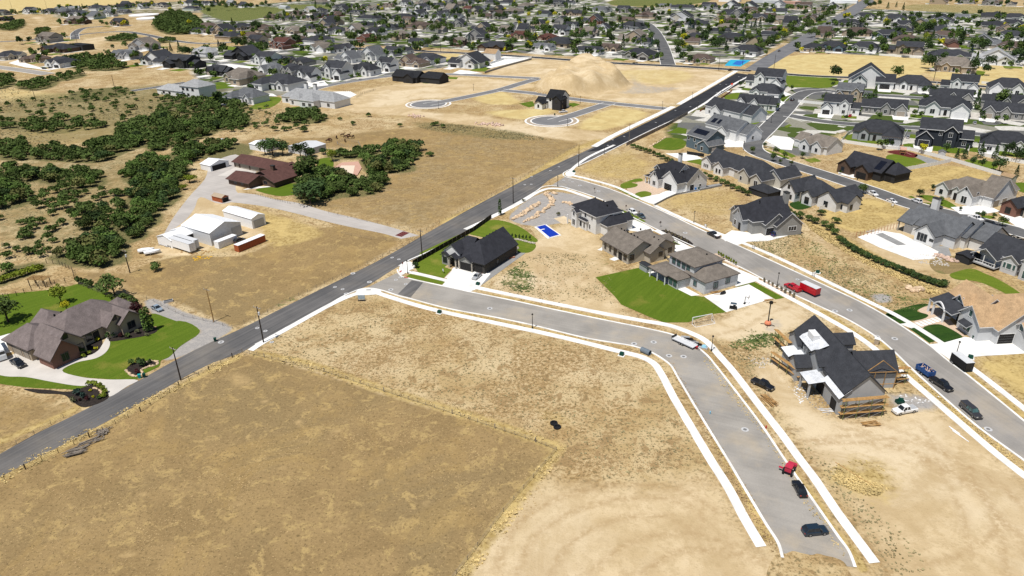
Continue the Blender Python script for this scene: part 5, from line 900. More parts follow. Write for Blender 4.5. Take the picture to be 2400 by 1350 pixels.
# stone house and farmhouse
pave([(1696, 560), (1760, 544), (1850, 545), (1846, 553), (1800, 565), (1752, 567), (1728, 575)]); pave([(1690, 556), (1715, 540), (1760, 546), (1700, 566)], 'concrete', 'path', .05, .04)
pave([(1560, 448), (1606, 444), (1645, 438), (1640, 448), (1580, 458), (1532, 480), (1505, 470), (1496, 465), (1545, 455)])
lawn([(1455, 432), (1500, 418), (1506, 424), (1480, 428), (1494, 432), (1490, 438), (1460, 442)], LAWN2, .05); lawn([(1488, 455), (1510, 448), (1526, 452), (1522, 460), (1505, 463)], LAWN2, .05)
struct(sheet('gravel_bed', smooth(W([(1470, 440), (1512, 425), (1560, 445), (1525, 460), (1500, 466), (1475, 450)]), 3, True), .04, MATS['pea_gravel']))
for p in ([(1441, 440), (1450, 440), (1478, 454), (1470, 456)], [(1474, 457), (1484, 456), (1498, 466), (1490, 468)]): lawn_s(p, LAWN2, .06)
pave([(1532, 478), (1545, 472), (1580, 457), (1690, 434), (1686, 430), (1650, 436), (1600, 446)], 'pavegrey', 'side_yard', .045, .02)
# back lawns of the row behind the hedge
lawn([(1610, 378), (1640, 370), (1660, 382), (1700, 392), (1720, 398), (1690, 402), (1660, 398), (1640, 386)], LAWN2); lawn([(1530, 345), (1560, 323), (1598, 326), (1604, 345), (1580, 352), (1548, 350)], LAWN); lawn_s([(1562, 312), (1590, 298), (1610, 302), (1608, 314)], LAWN)
pave([(1560, 360), (1620, 358), (1646, 372), (1604, 378)], 'concrete', 'patio'); pave([(1780, 430), (1826, 425), (1862, 440), (1820, 450)], 'concrete', 'patio'); lawn([(1850, 478), (1880, 470), (1905, 482), (1870, 492)], LAWN3)
pave([(1700, 300), (1745, 296), (1752, 304), (1715, 318)], 'concrete'); pave([(1690, 330), (1745, 320), (1740, 345), (1700, 345)], 'concrete', 'front_yard', .05)
for p in ([(1752, 286), (1772, 283), (1780, 288), (1764, 293)], [(1718, 316), (1738, 310), (1748, 316), (1732, 320)], [(1746, 318), (1770, 303), (1776, 306), (1756, 322)], [(1694, 328), (1722, 328), (1716, 335), (1700, 334)], [(1790, 350), (1800, 352), (1852, 370), (1846, 374)], [(1815, 346), (1836, 352), (1866, 366), (1856, 370), (1824, 356)], [(1884, 374), (1910, 370), (1925, 378), (1900, 382)], [(1838, 296), (1850, 291), (1856, 294), (1844, 300)]): lawn_s(p, LAWN2, .06)
pave([(1795, 330), (1812, 318), (1850, 322), (1862, 330), (1856, 352), (1830, 350)], 'concrete', 'patio')
# right edge gardens
lawn([(2225, 645), (2245, 636), (2280, 630), (2310, 642), (2340, 655), (2400, 695), (2400, 715), (2360, 690), (2290, 660), (2240, 655)], LAWN2)
lawn([(2075, 738), (2110, 724), (2160, 712), (2178, 714), (2160, 722), (2150, 730), (2175, 738), (2168, 746), (2135, 752), (2105, 745)], LAWN3); lawn_s([(2074, 738), (2082, 736), (2128, 757), (2112, 760)], LAWN3); lawn_s([(2130, 769), (2142, 767), (2192, 800), (2178, 804)], LAWN3)
lawn([(2162, 770), (2200, 760), (2222, 768), (2256, 790), (2240, 796), (2206, 802)], LAWN3)
struct(sheet('gravel_bed', smooth(W([(2150, 725), (2190, 716), (2222, 745), (2240, 765), (2262, 790), (2225, 775), (2160, 768), (2140, 755), (2170, 742)]), 3, True), .04, MATS['pea_gravel']))
pave([(2176, 808), (2215, 803), (2262, 790), (2300, 796), (2420, 812), (2420, 828), (2300, 835), (2250, 840), (2228, 845)])
pave([(2108, 760), (2126, 757), (2152, 766), (2136, 770)], 'concrete', 'path', .06, .04)
lawn([(2155, 458), (2180, 458), (2210, 466), (2245, 488), (2236, 490), (2200, 480), (2165, 466)], LAWN); lawn_s([(2128, 461), (2136, 459), (2160, 473), (2200, 480), (2180, 480)], LAWN)
pave([(2228, 486), (2290, 482), (2320, 484), (2345, 496), (2290, 504), (2250, 502)]); pave([(2340, 500), (2400, 505), (2420, 520), (2420, 545), (2380, 530)], 'concrete')
lawn([(2300, 506), (2325, 506), (2332, 510), (2310, 513)], LAWN2); lawn([(2345, 518), (2360, 519), (2366, 525), (2350, 525)], LAWN2)
lawn([(2080, 364), (2110, 362), (2170, 380), (2160, 384), (2100, 395), (2085, 385)], LAWN2); pave([(1965, 388), (1990, 386), (2045, 402), (2030, 410), (2000, 418), (1965, 408)])
pave([(2142, 366), (2150, 362), (2204, 378), (2176, 384)], 'pavegrey', 'side_yard', .05, .02); struct(sheet('play_surface', smooth(W([(2078, 356), (2110, 352), (2150, 362), (2140, 370), (2110, 364)]), 3, True), .05, M['playred'], .02))
lawn_s([(1970, 322), (2002, 312), (2010, 322), (2100, 338), (2098, 342), (2000, 332)], LAWN2); lawn_s([(2116, 338), (2130, 336), (2260, 348), (2268, 358), (2240, 360), (2120, 345)], LAWN); lawn_s([(2270, 345), (2300, 346), (2420, 365), (2420, 372), (2272, 355)], LAWN); lawn([(2268, 374), (2330, 380), (2332, 396), (2290, 392), (2262, 382)], LAWN2); lawn_s([(2245, 322), (2300, 326), (2296, 333), (2250, 330)], LAWN); lawn([(2365, 432), (2400, 428), (2420, 440), (2400, 452)], LAWN)
struct(sheet('pool_deck', W([(2010, 556), (2060, 540), (2110, 548), (2200, 590), (2190, 606), (2140, 610), (2060, 580)]), .05, M['concrete'], .06)); struct(sheet('pool_basin', W([(2052, 550), (2068, 546), (2124, 574), (2104, 576)]), .125, M['pavegrey']))
struct(sheet('patio', W([(2180, 575), (2222, 578), (2230, 600), (2190, 600)]), .055, M['pavegrey'], .02)); lawn([(2180, 610), (2220, 602), (2250, 600), (2290, 618), (2270, 632), (2210, 642), (2190, 635)], grass_mat('lawn_dry', (.20, .15, .07), (.26, .19, .09), (.14, .15, .05), 0), .04)
# ranch lawns, pool terrace
lawn([(600, 444), (640, 436), (690, 430), (700, 446), (690, 456), (660, 460), (610, 450)], LAWN); lawn([(750, 372), (772, 370), (776, 396), (752, 398)], LAWN)
struct(sheet('terrace', W([(780, 396), (800, 383), (840, 380), (848, 395), (838, 412), (795, 408)]), .2, M['pink'], .25)); struct(sheet('pool_cover', W([(792, 404), (800, 390), (832, 390), (828, 410)]), .47, M['poolcover'], .03)); struct(sheet('drive', W([(510, 412), (552, 392), (596, 402), (570, 415), (552, 416)]), .05, M['concrete_old'], .02)); struct(sheet('path', smooth(W([(570, 445), (600, 438), (642, 437), (600, 442)]), 3, True), .06, M['concrete'], .03))
# far lawns and concrete
lawn([(595, 246), (625, 228), (655, 228), (652, 242), (620, 256), (585, 255)], LAWN2); lawn([(682, 252), (720, 248), (800, 236), (790, 244), (720, 256), (690, 257)], LAWN); lawn_s([(480, 228), (534, 224), (534, 238), (490, 240)], LAWN); lawn_s([(498, 194), (550, 198), (548, 206), (500, 210)], LAWN); lawn_s([(652, 146), (676, 150), (674, 157), (655, 156)], LAWN2); lawn([(630, 208), (660, 205), (680, 206), (640, 212)], LAWN); lawn([(526, 108), (560, 112), (568, 118), (525, 116)], LAWN2)
pave([(668, 204), (700, 190), (760, 190), (770, 200), (700, 208)], 'concrete'); pave([(600, 216), (640, 220), (650, 226), (610, 224)], 'concrete'); pave([(480, 152), (540, 150), (600, 158), (560, 164)], 'concrete'); pave([(780, 215), (820, 214), (836, 222), (815, 232), (790, 232)], 'concrete', 'patio')
lawn_s([(1100, 166), (1120, 156), (1152, 158), (1136, 168)], LAWN2); lawn_s([(990, 195), (1010, 184), (1040, 188), (1036, 194), (1000, 196)], LAWN); lawn_s([(1050, 180), (1074, 181), (1070, 186), (1052, 185)], LAWN2); pave([(1060, 172), (1078, 164), (1100, 166), (1132, 172), (1080, 174)], 'concrete'); pave([(1156, 142), (1180, 132), (1245, 136), (1200, 148), (1150, 160), (1140, 158)], 'concrete', 'side_yard'); pave([(20, 148), (50, 138), (60, 148), (120, 166), (60, 158)], 'concrete')
lawn_s([(1216, 243), (1248, 237), (1254, 248), (1240, 252)], LAWN); lawn_s([(1328, 243), (1345, 241), (1360, 245), (1342, 251)], LAWN); lawn_s([(1700, 224), (1722, 217), (1740, 218), (1728, 232), (1698, 234)], LAWN2); lawn_s([(1742, 196), (1778, 174), (1960, 182), (1970, 196), (1940, 206), (1850, 205), (1840, 190), (1760, 184), (1750, 198)], LAWN2); lawn([(1815, 226), (1836, 224), (1850, 230), (1838, 238), (1818, 236)], LAWN); lawn([(1774, 262), (1800, 252), (1818, 256), (1806, 266), (1780, 268)], LAWN)
pave([(1700, 214), (1735, 211), (1752, 214), (1720, 218)], 'concrete'); pave([(1815, 218), (1836, 214), (1856, 222), (1840, 226)], 'concrete'); pave([(1795, 246), (1810, 234), (1830, 236), (1840, 242), (1824, 250)], 'concrete'); lawn_s([(2290, 165), (2310, 168), (2304, 178), (2280, 176)], LAWN2)
struct(sheet('ball_court', W([(1698, 154), (1712, 140), (1760, 141), (1736, 156)]), .05, M['tealcourt'], .04)); struct(sheet('ball_court', W([(1716, 151), (1726, 143), (1750, 143), (1734, 153)]), .096, mat('court_dark', (.02, .12, .42))))
tank = lambda px, py, r: tag(MB().lathe([(r, 0), (r, 2.2), (r * .99, 2.3), (.1, 2.6)], 40).build('water_tank', M['tankw'], None, at(px, py)), 'flat round white water tank on the dry far slope' if py < 38 else 'thin round white tank cover in front of the larger tank', 'water tank')  # tank shells in plain matt white
tank(338, 37, 25); tank(350, 45, 20)
# plots of the subdivision houses
lawnA = MB().add([(-14, -9, .02), (-4, -10, .02), (-4, -.5, .02), (-14, -.5, .02)], [(0, 1, 2, 3)]).mesh('lawn', [LAWN]); lawnB = MB().add([(4.2, -10, .02), (14, -9, .02), (14, -.5, .02), (4.2, -.5, .02)], [(0, 1, 2, 3)]).mesh('lawn', [LAWN2]); lawnC = MB().add([(-13, 15.5, .02), (12, 15.5, .02), (11, 26, .02), (-12, 25, .02)], [(0, 1, 2, 3)]).mesh('lawn', [LAWN]); padc = MB().add([(-15, -1, .012), (15, -1, .012), (15, 16.5, .012), (-15, 16.5, .012)], [(0, 1, 2, 3)]).mesh('yard', [mat('yard_gravel', (.46, .44, .40), var=.3, scale=.25)])
for i, h in enumerate(FH):
    r = rngh.random(); s = h['s']
    garx = [-6.75, -8.75, -6.5, 7.5, -8.5][h['pi'] % 5] * (1 if h['pi'] < 5 else -1) * s
    a = R(h['rot']); off = Vector((garx * math.cos(a), garx * math.sin(a), .004 * (i % 7)))
    struct(link('drive', DRV, None, h['p'] + off + Vector((0, 0, .03)), a)); zz = Vector((0, 0, .003 * (i % 9)))
    struct(link('yard', padc, None, h['p'] + zz, a, s))
    if r < .62: struct(link('lawn', lawnA if garx > 0 else lawnB, None, h['p'] + zz + Vector((0, 0, .03)), a, s))
    if r > .35: struct(link('lawn', lawnC, None, h['p'] + zz + Vector((0, 0, .03)), a, s))
# ================================================================== TREES, SHRUBS, GRASS
def leafmat(name, c1, c2, rnd=.38):
    m = mat(name, c1, rough=.85, var=.2, scale=.9, col2=c2, spec=.08, rnd=rnd, detail=3); return m
LF = {'olive': leafmat('leaf_olive', (.085, .095, .030), (.13, .135, .045)), 'oak': leafmat('leaf_oak', (.048, .076, .020), (.085, .120, .032)), 'dark': leafmat('leaf_dark', (.030, .056, .018), (.052, .084, .028)), 'green': leafmat('leaf_green', (.058, .100, .022), (.092, .142, .034)),
      'yellow': leafmat('leaf_yellow', (.34, .33, .015), (.50, .46, .03), .12), 'lime': leafmat('leaf_lime', (.13, .17, .018), (.20, .24, .03), .15), 'spruce': leafmat('leaf_spruce', (.030, .055, .045), (.05, .085, .07)),
      'sage': leafmat('leaf_sage', (.105, .110, .058), (.15, .15, .08), .2), 'plum': leafmat('leaf_plum', (.035, .012, .014), (.06, .02, .02)), 'bare': leafmat('leaf_sparse', (.13, .11, .07), (.19, .16, .10), .2)}
def crown_mesh(seed, n, rx, ry, z0, z1, leaf, shape='round', lobes=6, name='crown'):
    """Crown of many small leaf-clump faces spread over uneven lobes, gaps between them."""
    g = np.random.default_rng(seed); V = []; F = []
    L_ = []
    for i in range(lobes):
        a = g.uniform(0, 6.28); r = g.uniform(.1, .62); t = g.uniform(.2, .8)
        if shape == 'cone': L_.append((0, 0, z0 + (z1 - z0) * (i + .5) / lobes, rx * (1.05 - (i + .5) / lobes), (z1 - z0) / lobes * .9))
        elif shape == 'column': L_.append((0, 0, z0 + (z1 - z0) * (i + .5) / lobes, rx * (1 - .35 * abs(2 * (i + .5) / lobes - .8)), (z1 - z0) / lobes))
        else: L_.append((rx * r * math.cos(a), ry * r * math.sin(a), z0 + (z1 - z0) * (.35 + .4 * t), rx * g.uniform(.38, .62), (z1 - z0) * g.uniform(.26, .42)))
    for k in range(n):
        cx, cy, cz, r, rz = L_[g.integers(len(L_))]
        d = g.normal(size=3); d /= np.linalg.norm(d); 
        if d[2] < -.35: d[2] = -d[2]
        q = g.uniform(.72, 1.04); p = np.array([cx + d[0] * r * q, cy + d[1] * r * q, cz + d[2] * rz * q])
        nrm = d * .7 + g.normal(size=3) * .45; nrm /= np.linalg.norm(nrm)
        t1 = np.cross(nrm, [.3, .5, .8]); t1 /= np.linalg.norm(t1); t2 = np.cross(nrm, t1); s = leaf * g.uniform(.6, 1.35)
        b = len(V); V += [tuple(p + t1 * s * .55), tuple(p + t2 * s * .45 + nrm * s * .12), tuple(p - t1 * s * .5), tuple(p - t2 * s * .5)]; F.append((b, b + 1, b + 2, b + 3))
    return V, F
def trunk_mb(h, r, seed=0, limbs=4, spread=1.2):
    b = MB(); g = random.Random(seed); prof = [(r * 1.3, -.3), (r, h * .3), (r * .7, h * .75), (r * .35, h)]
    b.lathe(prof, 6)
    for i in range(limbs):
        a = 6.28 * i / limbs + g.uniform(-.4, .4); z = h * g.uniform(.4, .7); b.bar((0, 0, z), (spread * math.cos(a), spread * math.sin(a), z + h * .45), r * .7)
    return b
TREE = {}
def tree_kind(key, n, rx, ry, z0, z1, leaf, shape='round', lobes=6, variants=4, tr=.16, th=None, limbs=4):
    TREE[key] = []
    for v in range(variants):
        V, F = crown_mesh(sum(map(ord, key)) * 7 + v * 31, n, rx, ry, z0, z1, leaf, shape, lobes)
        cm = bpy.data.meshes.new('crown'); cm.from_pydata(V, [], F); cm.materials.append(LF['oak']); cm.update()
        tm = trunk_mb(th or z1 * .6, tr, v, limbs, rx * .5).mesh('trunk', [M['bark']])
        TREE[key].append((cm, tm))
tree_kind('oak', 520, 2.8, 2.6, .0, 3.9, .62, lobes=9, variants=6, tr=.12)
tree_kind('broad', 680, 3.3, 3.2, .6, 8.2, .62, lobes=9, variants=5, tr=.2)
tree_kind('cone', 420, 2.0, 2.0, .5, 8.0, .55, 'cone', 7, 3, tr=.15, limbs=0)
tree_kind('column', 300, .9, .9, .4, 7.0, .45, 'column', 6, 2, tr=.1, limbs=0)
tree_kind('bush', 170, 1.0, .95, .0, 1.5, .34, lobes=5, variants=4, tr=.05, th=.8)
tree_kind('sapling', 70, .65, .65, 1.3, 3.2, .26, lobes=4, variants=3, tr=.04, th=2.2, limbs=3)
tree_kind('bigbush', 900, 4.2, 3.4, .3, 4.6, .6, lobes=12, variants=2, tr=.2)
tree_kind('lowoak', 150, 2.9, 2.7, .0, 3.9, 1.15, lobes=8, variants=4); tree_kind('lowbroad', 130, 3.4, 3.2, .6, 8.0, 1.35, lobes=7, variants=4)
VEG = []
def tree(p, key, leaf, sc=1.0, label=None, cat='tree', group=None, name=None, parts=True, rz=None, zs=None):
    cm, tm = TREE[key][rng.randrange(len(TREE[key]))]; rz = rng.uniform(0, 6.28) if rz is None else rz
    nm = name or {'oak': 'oak_tree', 'broad': 'leafy_tree', 'cone': 'conifer_tree', 'column': 'columnar_tree', 'bush': 'shrub', 'sapling': 'sapling', 'bigbush': 'oak_thicket'}[key]
    S = (sc, sc, (zs or sc))
    if parts:
        r = empty(nm, p, rz, S); c = link('crown', cm, r); link('trunk', tm, r)
    else:
        r = c = link(nm, cm, None, p, rz, S)
    c.material_slots[0].link = 'OBJECT'; c.material_slots[0].material = LF[leaf]
    tag(r, label, cat, group); VEG.append(dict(o=r, p=Vector(p), r=sc * {'oak': 3, 'broad': 3.5, 'cone': 2, 'column': 1, 'bush': 1, 'sapling': .7, 'bigbush': 4.5}[key])); return r
# ---- scrub oak on the hillside: thickets surveyed as outlines
def inpoly(poly, x, y):
    c = False; n = len(poly)
    for i in range(n):
        x1, y1 = poly[i][0], poly[i][1]; x2, y2 = poly[(i + 1) % n][0], poly[(i + 1) % n][1]
        if (y1 > y) != (y2 > y) and x < (x2 - x1) * (y - y1) / (y2 - y1) + x1: c = not c
    return c
def fill(px_poly, spacing, sizes, jitter=.9):
    poly = smooth(W(px_poly), 3, True); xs = [p.x for p in poly]; ys = [p.y for p in poly]; out = []
    y = min(ys); r = 0
    while y < max(ys):
        x = min(xs) + (spacing / 2 if r % 2 else 0)
        while x < max(xs):
            qx, qy = x + rng.uniform(-jitter, jitter) * spacing * .5, y + rng.uniform(-jitter, jitter) * spacing * .5
            if inpoly(poly, qx, qy): out.append((Vector((qx, qy, 0)), rng.uniform(*sizes)))
            x += spacing
        y += spacing * .87; r += 1
    return out
OAKS = []
SPARSE = [([(60, 470), (150, 440), (280, 450), (290, 500), (200, 520), (100, 500)], 6.5, (.6, 1.0)), ([(60, 520), (160, 520), (120, 560), (40, 560)], 8, (.6, .9)), ([(30, 560), (120, 555), (125, 600), (60, 620), (10, 600)], 6.5, (.5, .85)), ([(10, 490), (60, 495), (110, 520), (60, 530), (0, 520)], 10, (.6, .9)), ([(300, 290), (480, 235), (650, 260), (640, 300), (560, 310)], 13, (.4, .9)), ([(600, 290), (760, 290), (750, 308), (610, 305)], 11, (.6, 1.0)), ([(330, 600), (400, 605), (395, 640), (340, 630)], 9, (.5, .9)), ([(0, 240), (400, 215), (480, 270), (300, 285), (0, 300)], 12, (.35, .95)), ([(760, 270), (900, 270), (1000, 290), (900, 300), (770, 300)], 20, (.4, .8)), ([(140, 500), (280, 480), (290, 515), (180, 520)], 9, (.6, .9)), ([(1000, 290), (1045, 290), (1040, 300), (1000, 300)], 7, (.5, .8)), ([(980, 360), (1012, 360), (1012, 372), (985, 372)], 6, (.6, .8))]
for poly, sp, sz in DENSE: OAKS += [(p, s * rng.uniform(.8, 1.2), 1) for p, s in fill(poly, sp * .95, sz, 1.3)]
for poly, sp, sz in SPARSE: OAKS += [(p, s, 0) for p, s in fill(poly, sp, sz, 1.6)]
# keep the buildings and drives clear
def clear_of(p, boxes): return all(not inpoly(b, p.x, p.y) for b in boxes)
KEEP = [W(q) for q in ([(540, 340), (600, 342), (700, 385), (700, 440), (560, 440), (540, 400)], [(470, 370), (560, 350), (560, 480), (380, 570), (360, 545)], [(60, 610), (170, 610), (190, 700), (0, 710), (-40, 690)], [(780, 378), (850, 378), (850, 412), (790, 412)])]
OAKS = [o for o in OAKS if clear_of(o[0], KEEP)]
OAKS.sort(key=lambda o: -ppm(o[0]) * o[1])
def oak_zone(p):
    x, y = pxof(p)
    if x > 600 and y > 330: return 'around the maroon-roofed ranch house'
    if y < 110: return 'on the far slope by the water tanks'
    if x > 480: return 'behind the horse paddock'
    if y < 330: return 'on the upper dry hillside'
    if x > 285 and y > 360: return 'left of the ranch drive'
    if y > 540: return 'above the lower left garden'
    return 'across the middle of the left hillside'
rest = []
for i, (p, s, dn) in enumerate(OAKS):
    lf = rng.choice(['oak', 'oak', 'dark', 'green', 'oak', 'green', 'olive'])
    if i < 300: tree(p, 'oak', lf, s, f'{"bushy" if dn else "low spreading"} dark green scrub oak {oak_zone(p)}', 'tree', 'scrub oaks ' + oak_zone(p), parts=ppm(p) > 3.2)
    else: rest.append((p, s, lf))
def join_clumps(name, items, key, leaf, label, cat):
    co = []; fa = []; n = 0; base = []
    for cm, _ in TREE[key]:
        v = np.array([x.co[:] for x in cm.vertices]); f = np.array([p.vertices[:] for p in cm.polygons]); base.append((v, f))
    for p, s, *_ in items:
        v, f = base[rng.randrange(len(base))]; a = rng.uniform(0, 6.28); c_, s_ = math.cos(a), math.sin(a)
        q = np.stack([(v[:, 0] * c_ - v[:, 1] * s_) * s + p.x, (v[:, 0] * s_ + v[:, 1] * c_) * s + p.y, v[:, 2] * s], 1); co.append(q); fa.append(f + n); n += len(v)
    me = bpy.data.meshes.new(name); me.from_pydata(np.concatenate(co).tolist(), [], np.concatenate(fa).tolist()); me.materials.append(LF[leaf]); me.update()
    return tag(link(name, me), label, cat, None, 'stuff')
if rest: join_clumps('scrub_oak', rest, 'lowoak', 'oak', 'mass of smaller scrub oak covering the far hillside', 'scrub oak')
# ---- ranch trees and other single trees
def T_(px, py, key, leaf, sc, label, group=None, cat='tree', zs=None): return tree(at(px, py), key, leaf, sc, label, cat, group, zs=zs)
T_(640, 366, 'broad', 'dark', 1.7, 'dark round tree behind the maroon ranch roof', zs=1.2); T_(622, 362, 'broad', 'oak', 1.3, 'smaller oak left of the dark round tree behind ranch roof', zs=1.0); T_(664, 364, 'broad', 'dark', 1.4, 'dark oak right of the round tree behind ranch roof', zs=1.0)
T_(712, 420, 'broad', 'oak', 2.1, 'large grey-green oak over the end of the ranch house', zs=1.35); T_(735, 405, 'broad', 'oak', 1.5, 'oak behind the large tree at the ranch house end', zs=1.1); T_(728, 480, 'broad', 'dark', 2.0, 'dark dense oak beside the pale ranch drive', zs=1.25); T_(742, 462, 'broad', 'dark', 1.6, 'dense oak behind the dark one beside the ranch drive', zs=1.1); T_(705, 370, 'broad', 'dark', 1.5, 'dark oak in front of the grey metal barn', zs=1.0); T_(728, 368, 'oak', 'dark', 1.3, 'low oak right of the grey metal barn trees'); T_(758, 362, 'oak', 'dark', .9, 'lone small oak beside the wire pen')
T_(779, 378, 'broad', 'lime', .9, 'yellow-green tree at the corner of the pink pool terrace', zs=.8)
T_(445, 428, 'bigbush', 'lime', .9, 'bright green bush at the edge of the pale drive'); T_(430, 445, 'bigbush', 'lime', .6, 'smaller bright green bush beside the pale drive')
T_(270, 695, 'broad', 'oak', 1.25, 'round olive-green tree at the garden fence corner', zs=.95); T_(20, 755, 'broad', 'oak', 1.35, 'big olive tree on the left edge of the lawn', zs=.95); T_(145, 712, 'broad', 'lime', .8, 'yellow-green small tree behind the brown brick house', zs=.8); T_(158, 730, 'broad', 'yellow', .45, 'small yellow shrub tree behind the brown brick house')
T_(345, 778, 'column', 'green', 1.25, 'left of two columnar trees at the brown house corner', zs=1.0); T_(355, 775, 'column', 'oak', 1.3, 'right of two columnar trees at the brown house corner', zs=1.05); T_(325, 748, 'broad', 'plum', .75, 'dark plum tree between brown house and gravel drive', zs=.65)
for i, (x, y) in enumerate([(185, 665), (200, 668), (215, 673), (232, 680), (245, 690), (292, 703), (305, 708), (318, 718)]): T_(x, y, 'bush', 'oak', 1.7, f'rounded green shrub, {ORD[i]} from left along the back garden fence', 'shrubs along the garden fence', 'shrub')
for i, (x, y, l, s) in enumerate([(140, 850, 'dark', 1.8), (160, 845, 'dark', 1.5), (195, 838, 'lime', .9), (210, 830, 'lime', .8), (225, 820, 'yellow', .7), (192, 828, 'green', 1.1), (262, 790, 'dark', 1.5), (285, 790, 'plum', .9), (300, 792, 'oak', 1.0), (325, 782, 'sage', 1.0), (230, 800, 'yellow', .8), (345, 788, 'sage', .8), (310, 855, 'green', 1.1), (330, 858, 'dark', 1.6), (322, 875, 'plum', .9), (352, 850, 'dark', .7), (182, 925, 'spruce', 1.3), (195, 932, 'spruce', 1.0), (212, 918, 'yellow', .5), (205, 938, 'plum', .8), (218, 932, 'yellow', .5), (232, 935, 'dark', .7), (172, 942, 'sage', 1.0), (188, 940, 'plum', .5)]): T_(x, y, 'bush', l, s, f'{dict(dark="dark green", lime="lime green", yellow="yellow", green="green", plum="plum", oak="olive", sage="grey-green", spruce="blue-green")[l]} garden shrub, {ORD[i]} in the brick house beds', 'shrubs in the brick house beds', 'shrub')
for i, (x, y) in enumerate([(208, 903), (216, 902), (226, 903), (236, 907), (243, 914), (247, 922), (244, 930), (240, 933)]): T_(x, y, 'bush', 'lime', .85, f'clipped bright hedge ball, {ORD[i]} along the drive mouth', 'hedge balls at the drive mouth', 'shrub')
# vine row, hedges
vr = [(x, 668 - (x + 10) * .33) for x in range(-10, 100, 7)]
for i, (x, y) in enumerate(vr): T_(x, y, 'bush', 'lime', 1.7, f'grape vine, {ORD[i]} from left in the trained vine row', 'grape vines in the trained row', 'vine')
hedge1 = [(1484, 347), (1492, 350), (1502, 353), (1512, 357), (1522, 360), (1532, 364), (1542, 368), (1552, 373), (1562, 378), (1572, 382), (1582, 388), (1592, 394), (1604, 398), (1620, 404), (1636, 410), (1650, 414), (1664, 420), (1678, 425), (1692, 431), (1704, 436), (1716, 442), (1728, 448), (1740, 452), (1752, 458)]
for i, (x, y) in enumerate(hedge1): T_(x, y, 'oak', 'oak' if i % 3 else 'green', .62, f'hedge oak, {ORD[i]} from left in the line behind the farmhouse', 'hedge oaks behind the farmhouse'); 
hedge2 = [(1968, 565), (1976, 572), (1985, 578), (1994, 584), (2003, 590), (2012, 595), (2022, 600), (2034, 606), (2046, 612), (2058, 617), (2070, 622), (2082, 627), (2094, 631), (2106, 636), (2118, 641), (2130, 646), (2142, 651), (2154, 655), (2166, 660), (2178, 664), (2190, 668), (2202, 672), (2212, 672)]
for i, (x, y) in enumerate(hedge2): T_(x, y, 'oak', 'dark' if i % 3 else 'oak', .58, f'hedge oak, {ORD[i]} from left in the line above the yellow grass slope', 'hedge oaks above the yellow slope')
for i, (x, y, s) in enumerate([(1845, 500, .9), (1860, 508, .8), (1875, 512, 1.0), (1895, 518, .9), (1910, 524, .9), (1925, 505, .9), (1930, 530, .8), (1945, 540, .9), (1955, 550, .9), (1960, 524, .9)]): T_(x, y, 'oak', 'oak', s * .75, f'small oak, {ORD[i]} from left on the bank behind the stone house', 'bank oaks behind the stone house')
# saplings in verge beds
SP = [((1560, 546), (1612, 570), 8, 'row of the taupe house bed', 'bare'), ((1684, 598), (1724, 622), 8, 'row of the gravel bed beside grey drive', 'lime'), ((1790, 662), (1860, 698), 8, 'row of the gravel bed near red truck', 'bare')]
for a, b, n, lab, lf in SP:
    for i in range(n): t = i / (n - 1); T_(a[0] + (b[0] - a[0]) * t, a[1] + (b[1] - a[1]) * t, 'bush', lf, .55, f'tufted ornamental grass, {ORD[i]} from left, {lab}', 'ornamental grasses, ' + lab, 'ornamental grass', zs=1.1)
for i in range(8): t = i / 7; T_(1184 + 58 * t, 556 + 10 * t - 3 * t * t, 'bush', 'dark', .5, f'small dark evergreen, {ORD[i]} from left along the curved stone edge', 'small evergreens along the stone edge', 'shrub', zs=1.3)
T_(1172, 505, 'column', 'dark', .95, 'lone slender conifer on the gravel corner by the main road', zs=.95); T_(976, 628, 'bush', 'dark', 1.5, 'dark spruce bush at the corner house sign', cat='shrub'); T_(1227, 473, 'bush', 'sage', .9, 'grey-green shrub on the gravel corner lot', cat='shrub'); T_(1307, 505, 'bush', 'sage', 1.0, 'lone shrub on grey gravel left of the white house', cat='shrub')
for i, (x, y) in enumerate([(1467, 492), (1547, 532), (1497, 506), (1393, 452)]): T_(x, y, 'sapling', 'plum' if i < 2 else 'bare', .8, ['small red-leaved sapling nearest the white parked car', 'small red-leaved sapling at the taupe house verge', 'brown sapling between two parked cars', 'bare thin sapling on the grey verge'][i])
for i, (x, y, s) in enumerate([(1764, 360, 1.0), (1811, 378, 1.05), (1828, 384, .6), (2016, 450, .9), (2022, 454, 1.1), (2154, 462, .9), (2204, 478, .8), (2300, 512, .8), (2348, 530, 1.0), (2186, 448, .8), (1838, 372, .9), (1880, 372, .9), (1818, 362, .9), (1792, 346, .7), (1854, 388, .6), (2290, 510, .6), (2328, 512, .6), (2250, 495, .5), (1968, 408, .5)]): T_(x, y, 'broad', 'dark' if i % 2 else 'oak', s * .55, f'small round street tree, {ORD[i]} in the side street planting', 'street trees of the right side street', zs=s * .5)
for i, (x, y, k, s) in enumerate([(2240, 378, 'cone', .8), (2260, 372, 'cone', .9), (2296, 370, 'cone', 1.0), (2330, 372, 'cone', .9), (2278, 388, 'broad', .6), (2300, 394, 'broad', .6), (2326, 398, 'broad', .6), (2340, 404, 'broad', .9), (2362, 366, 'broad', .9), (2380, 380, 'broad', .8), (2396, 376, 'broad', .9), (2380, 415, 'cone', .7), (2350, 372, 'cone', .8), (2160, 355, 'broad', .5), (2216, 358, 'broad', .6), (2090, 346, 'broad', .5)]): T_(x, y, k, 'dark', s, f'dark garden {"conifer" if k == "cone" else "tree"}, {ORD[i]} behind the white fence lots', 'garden trees behind the white fence')
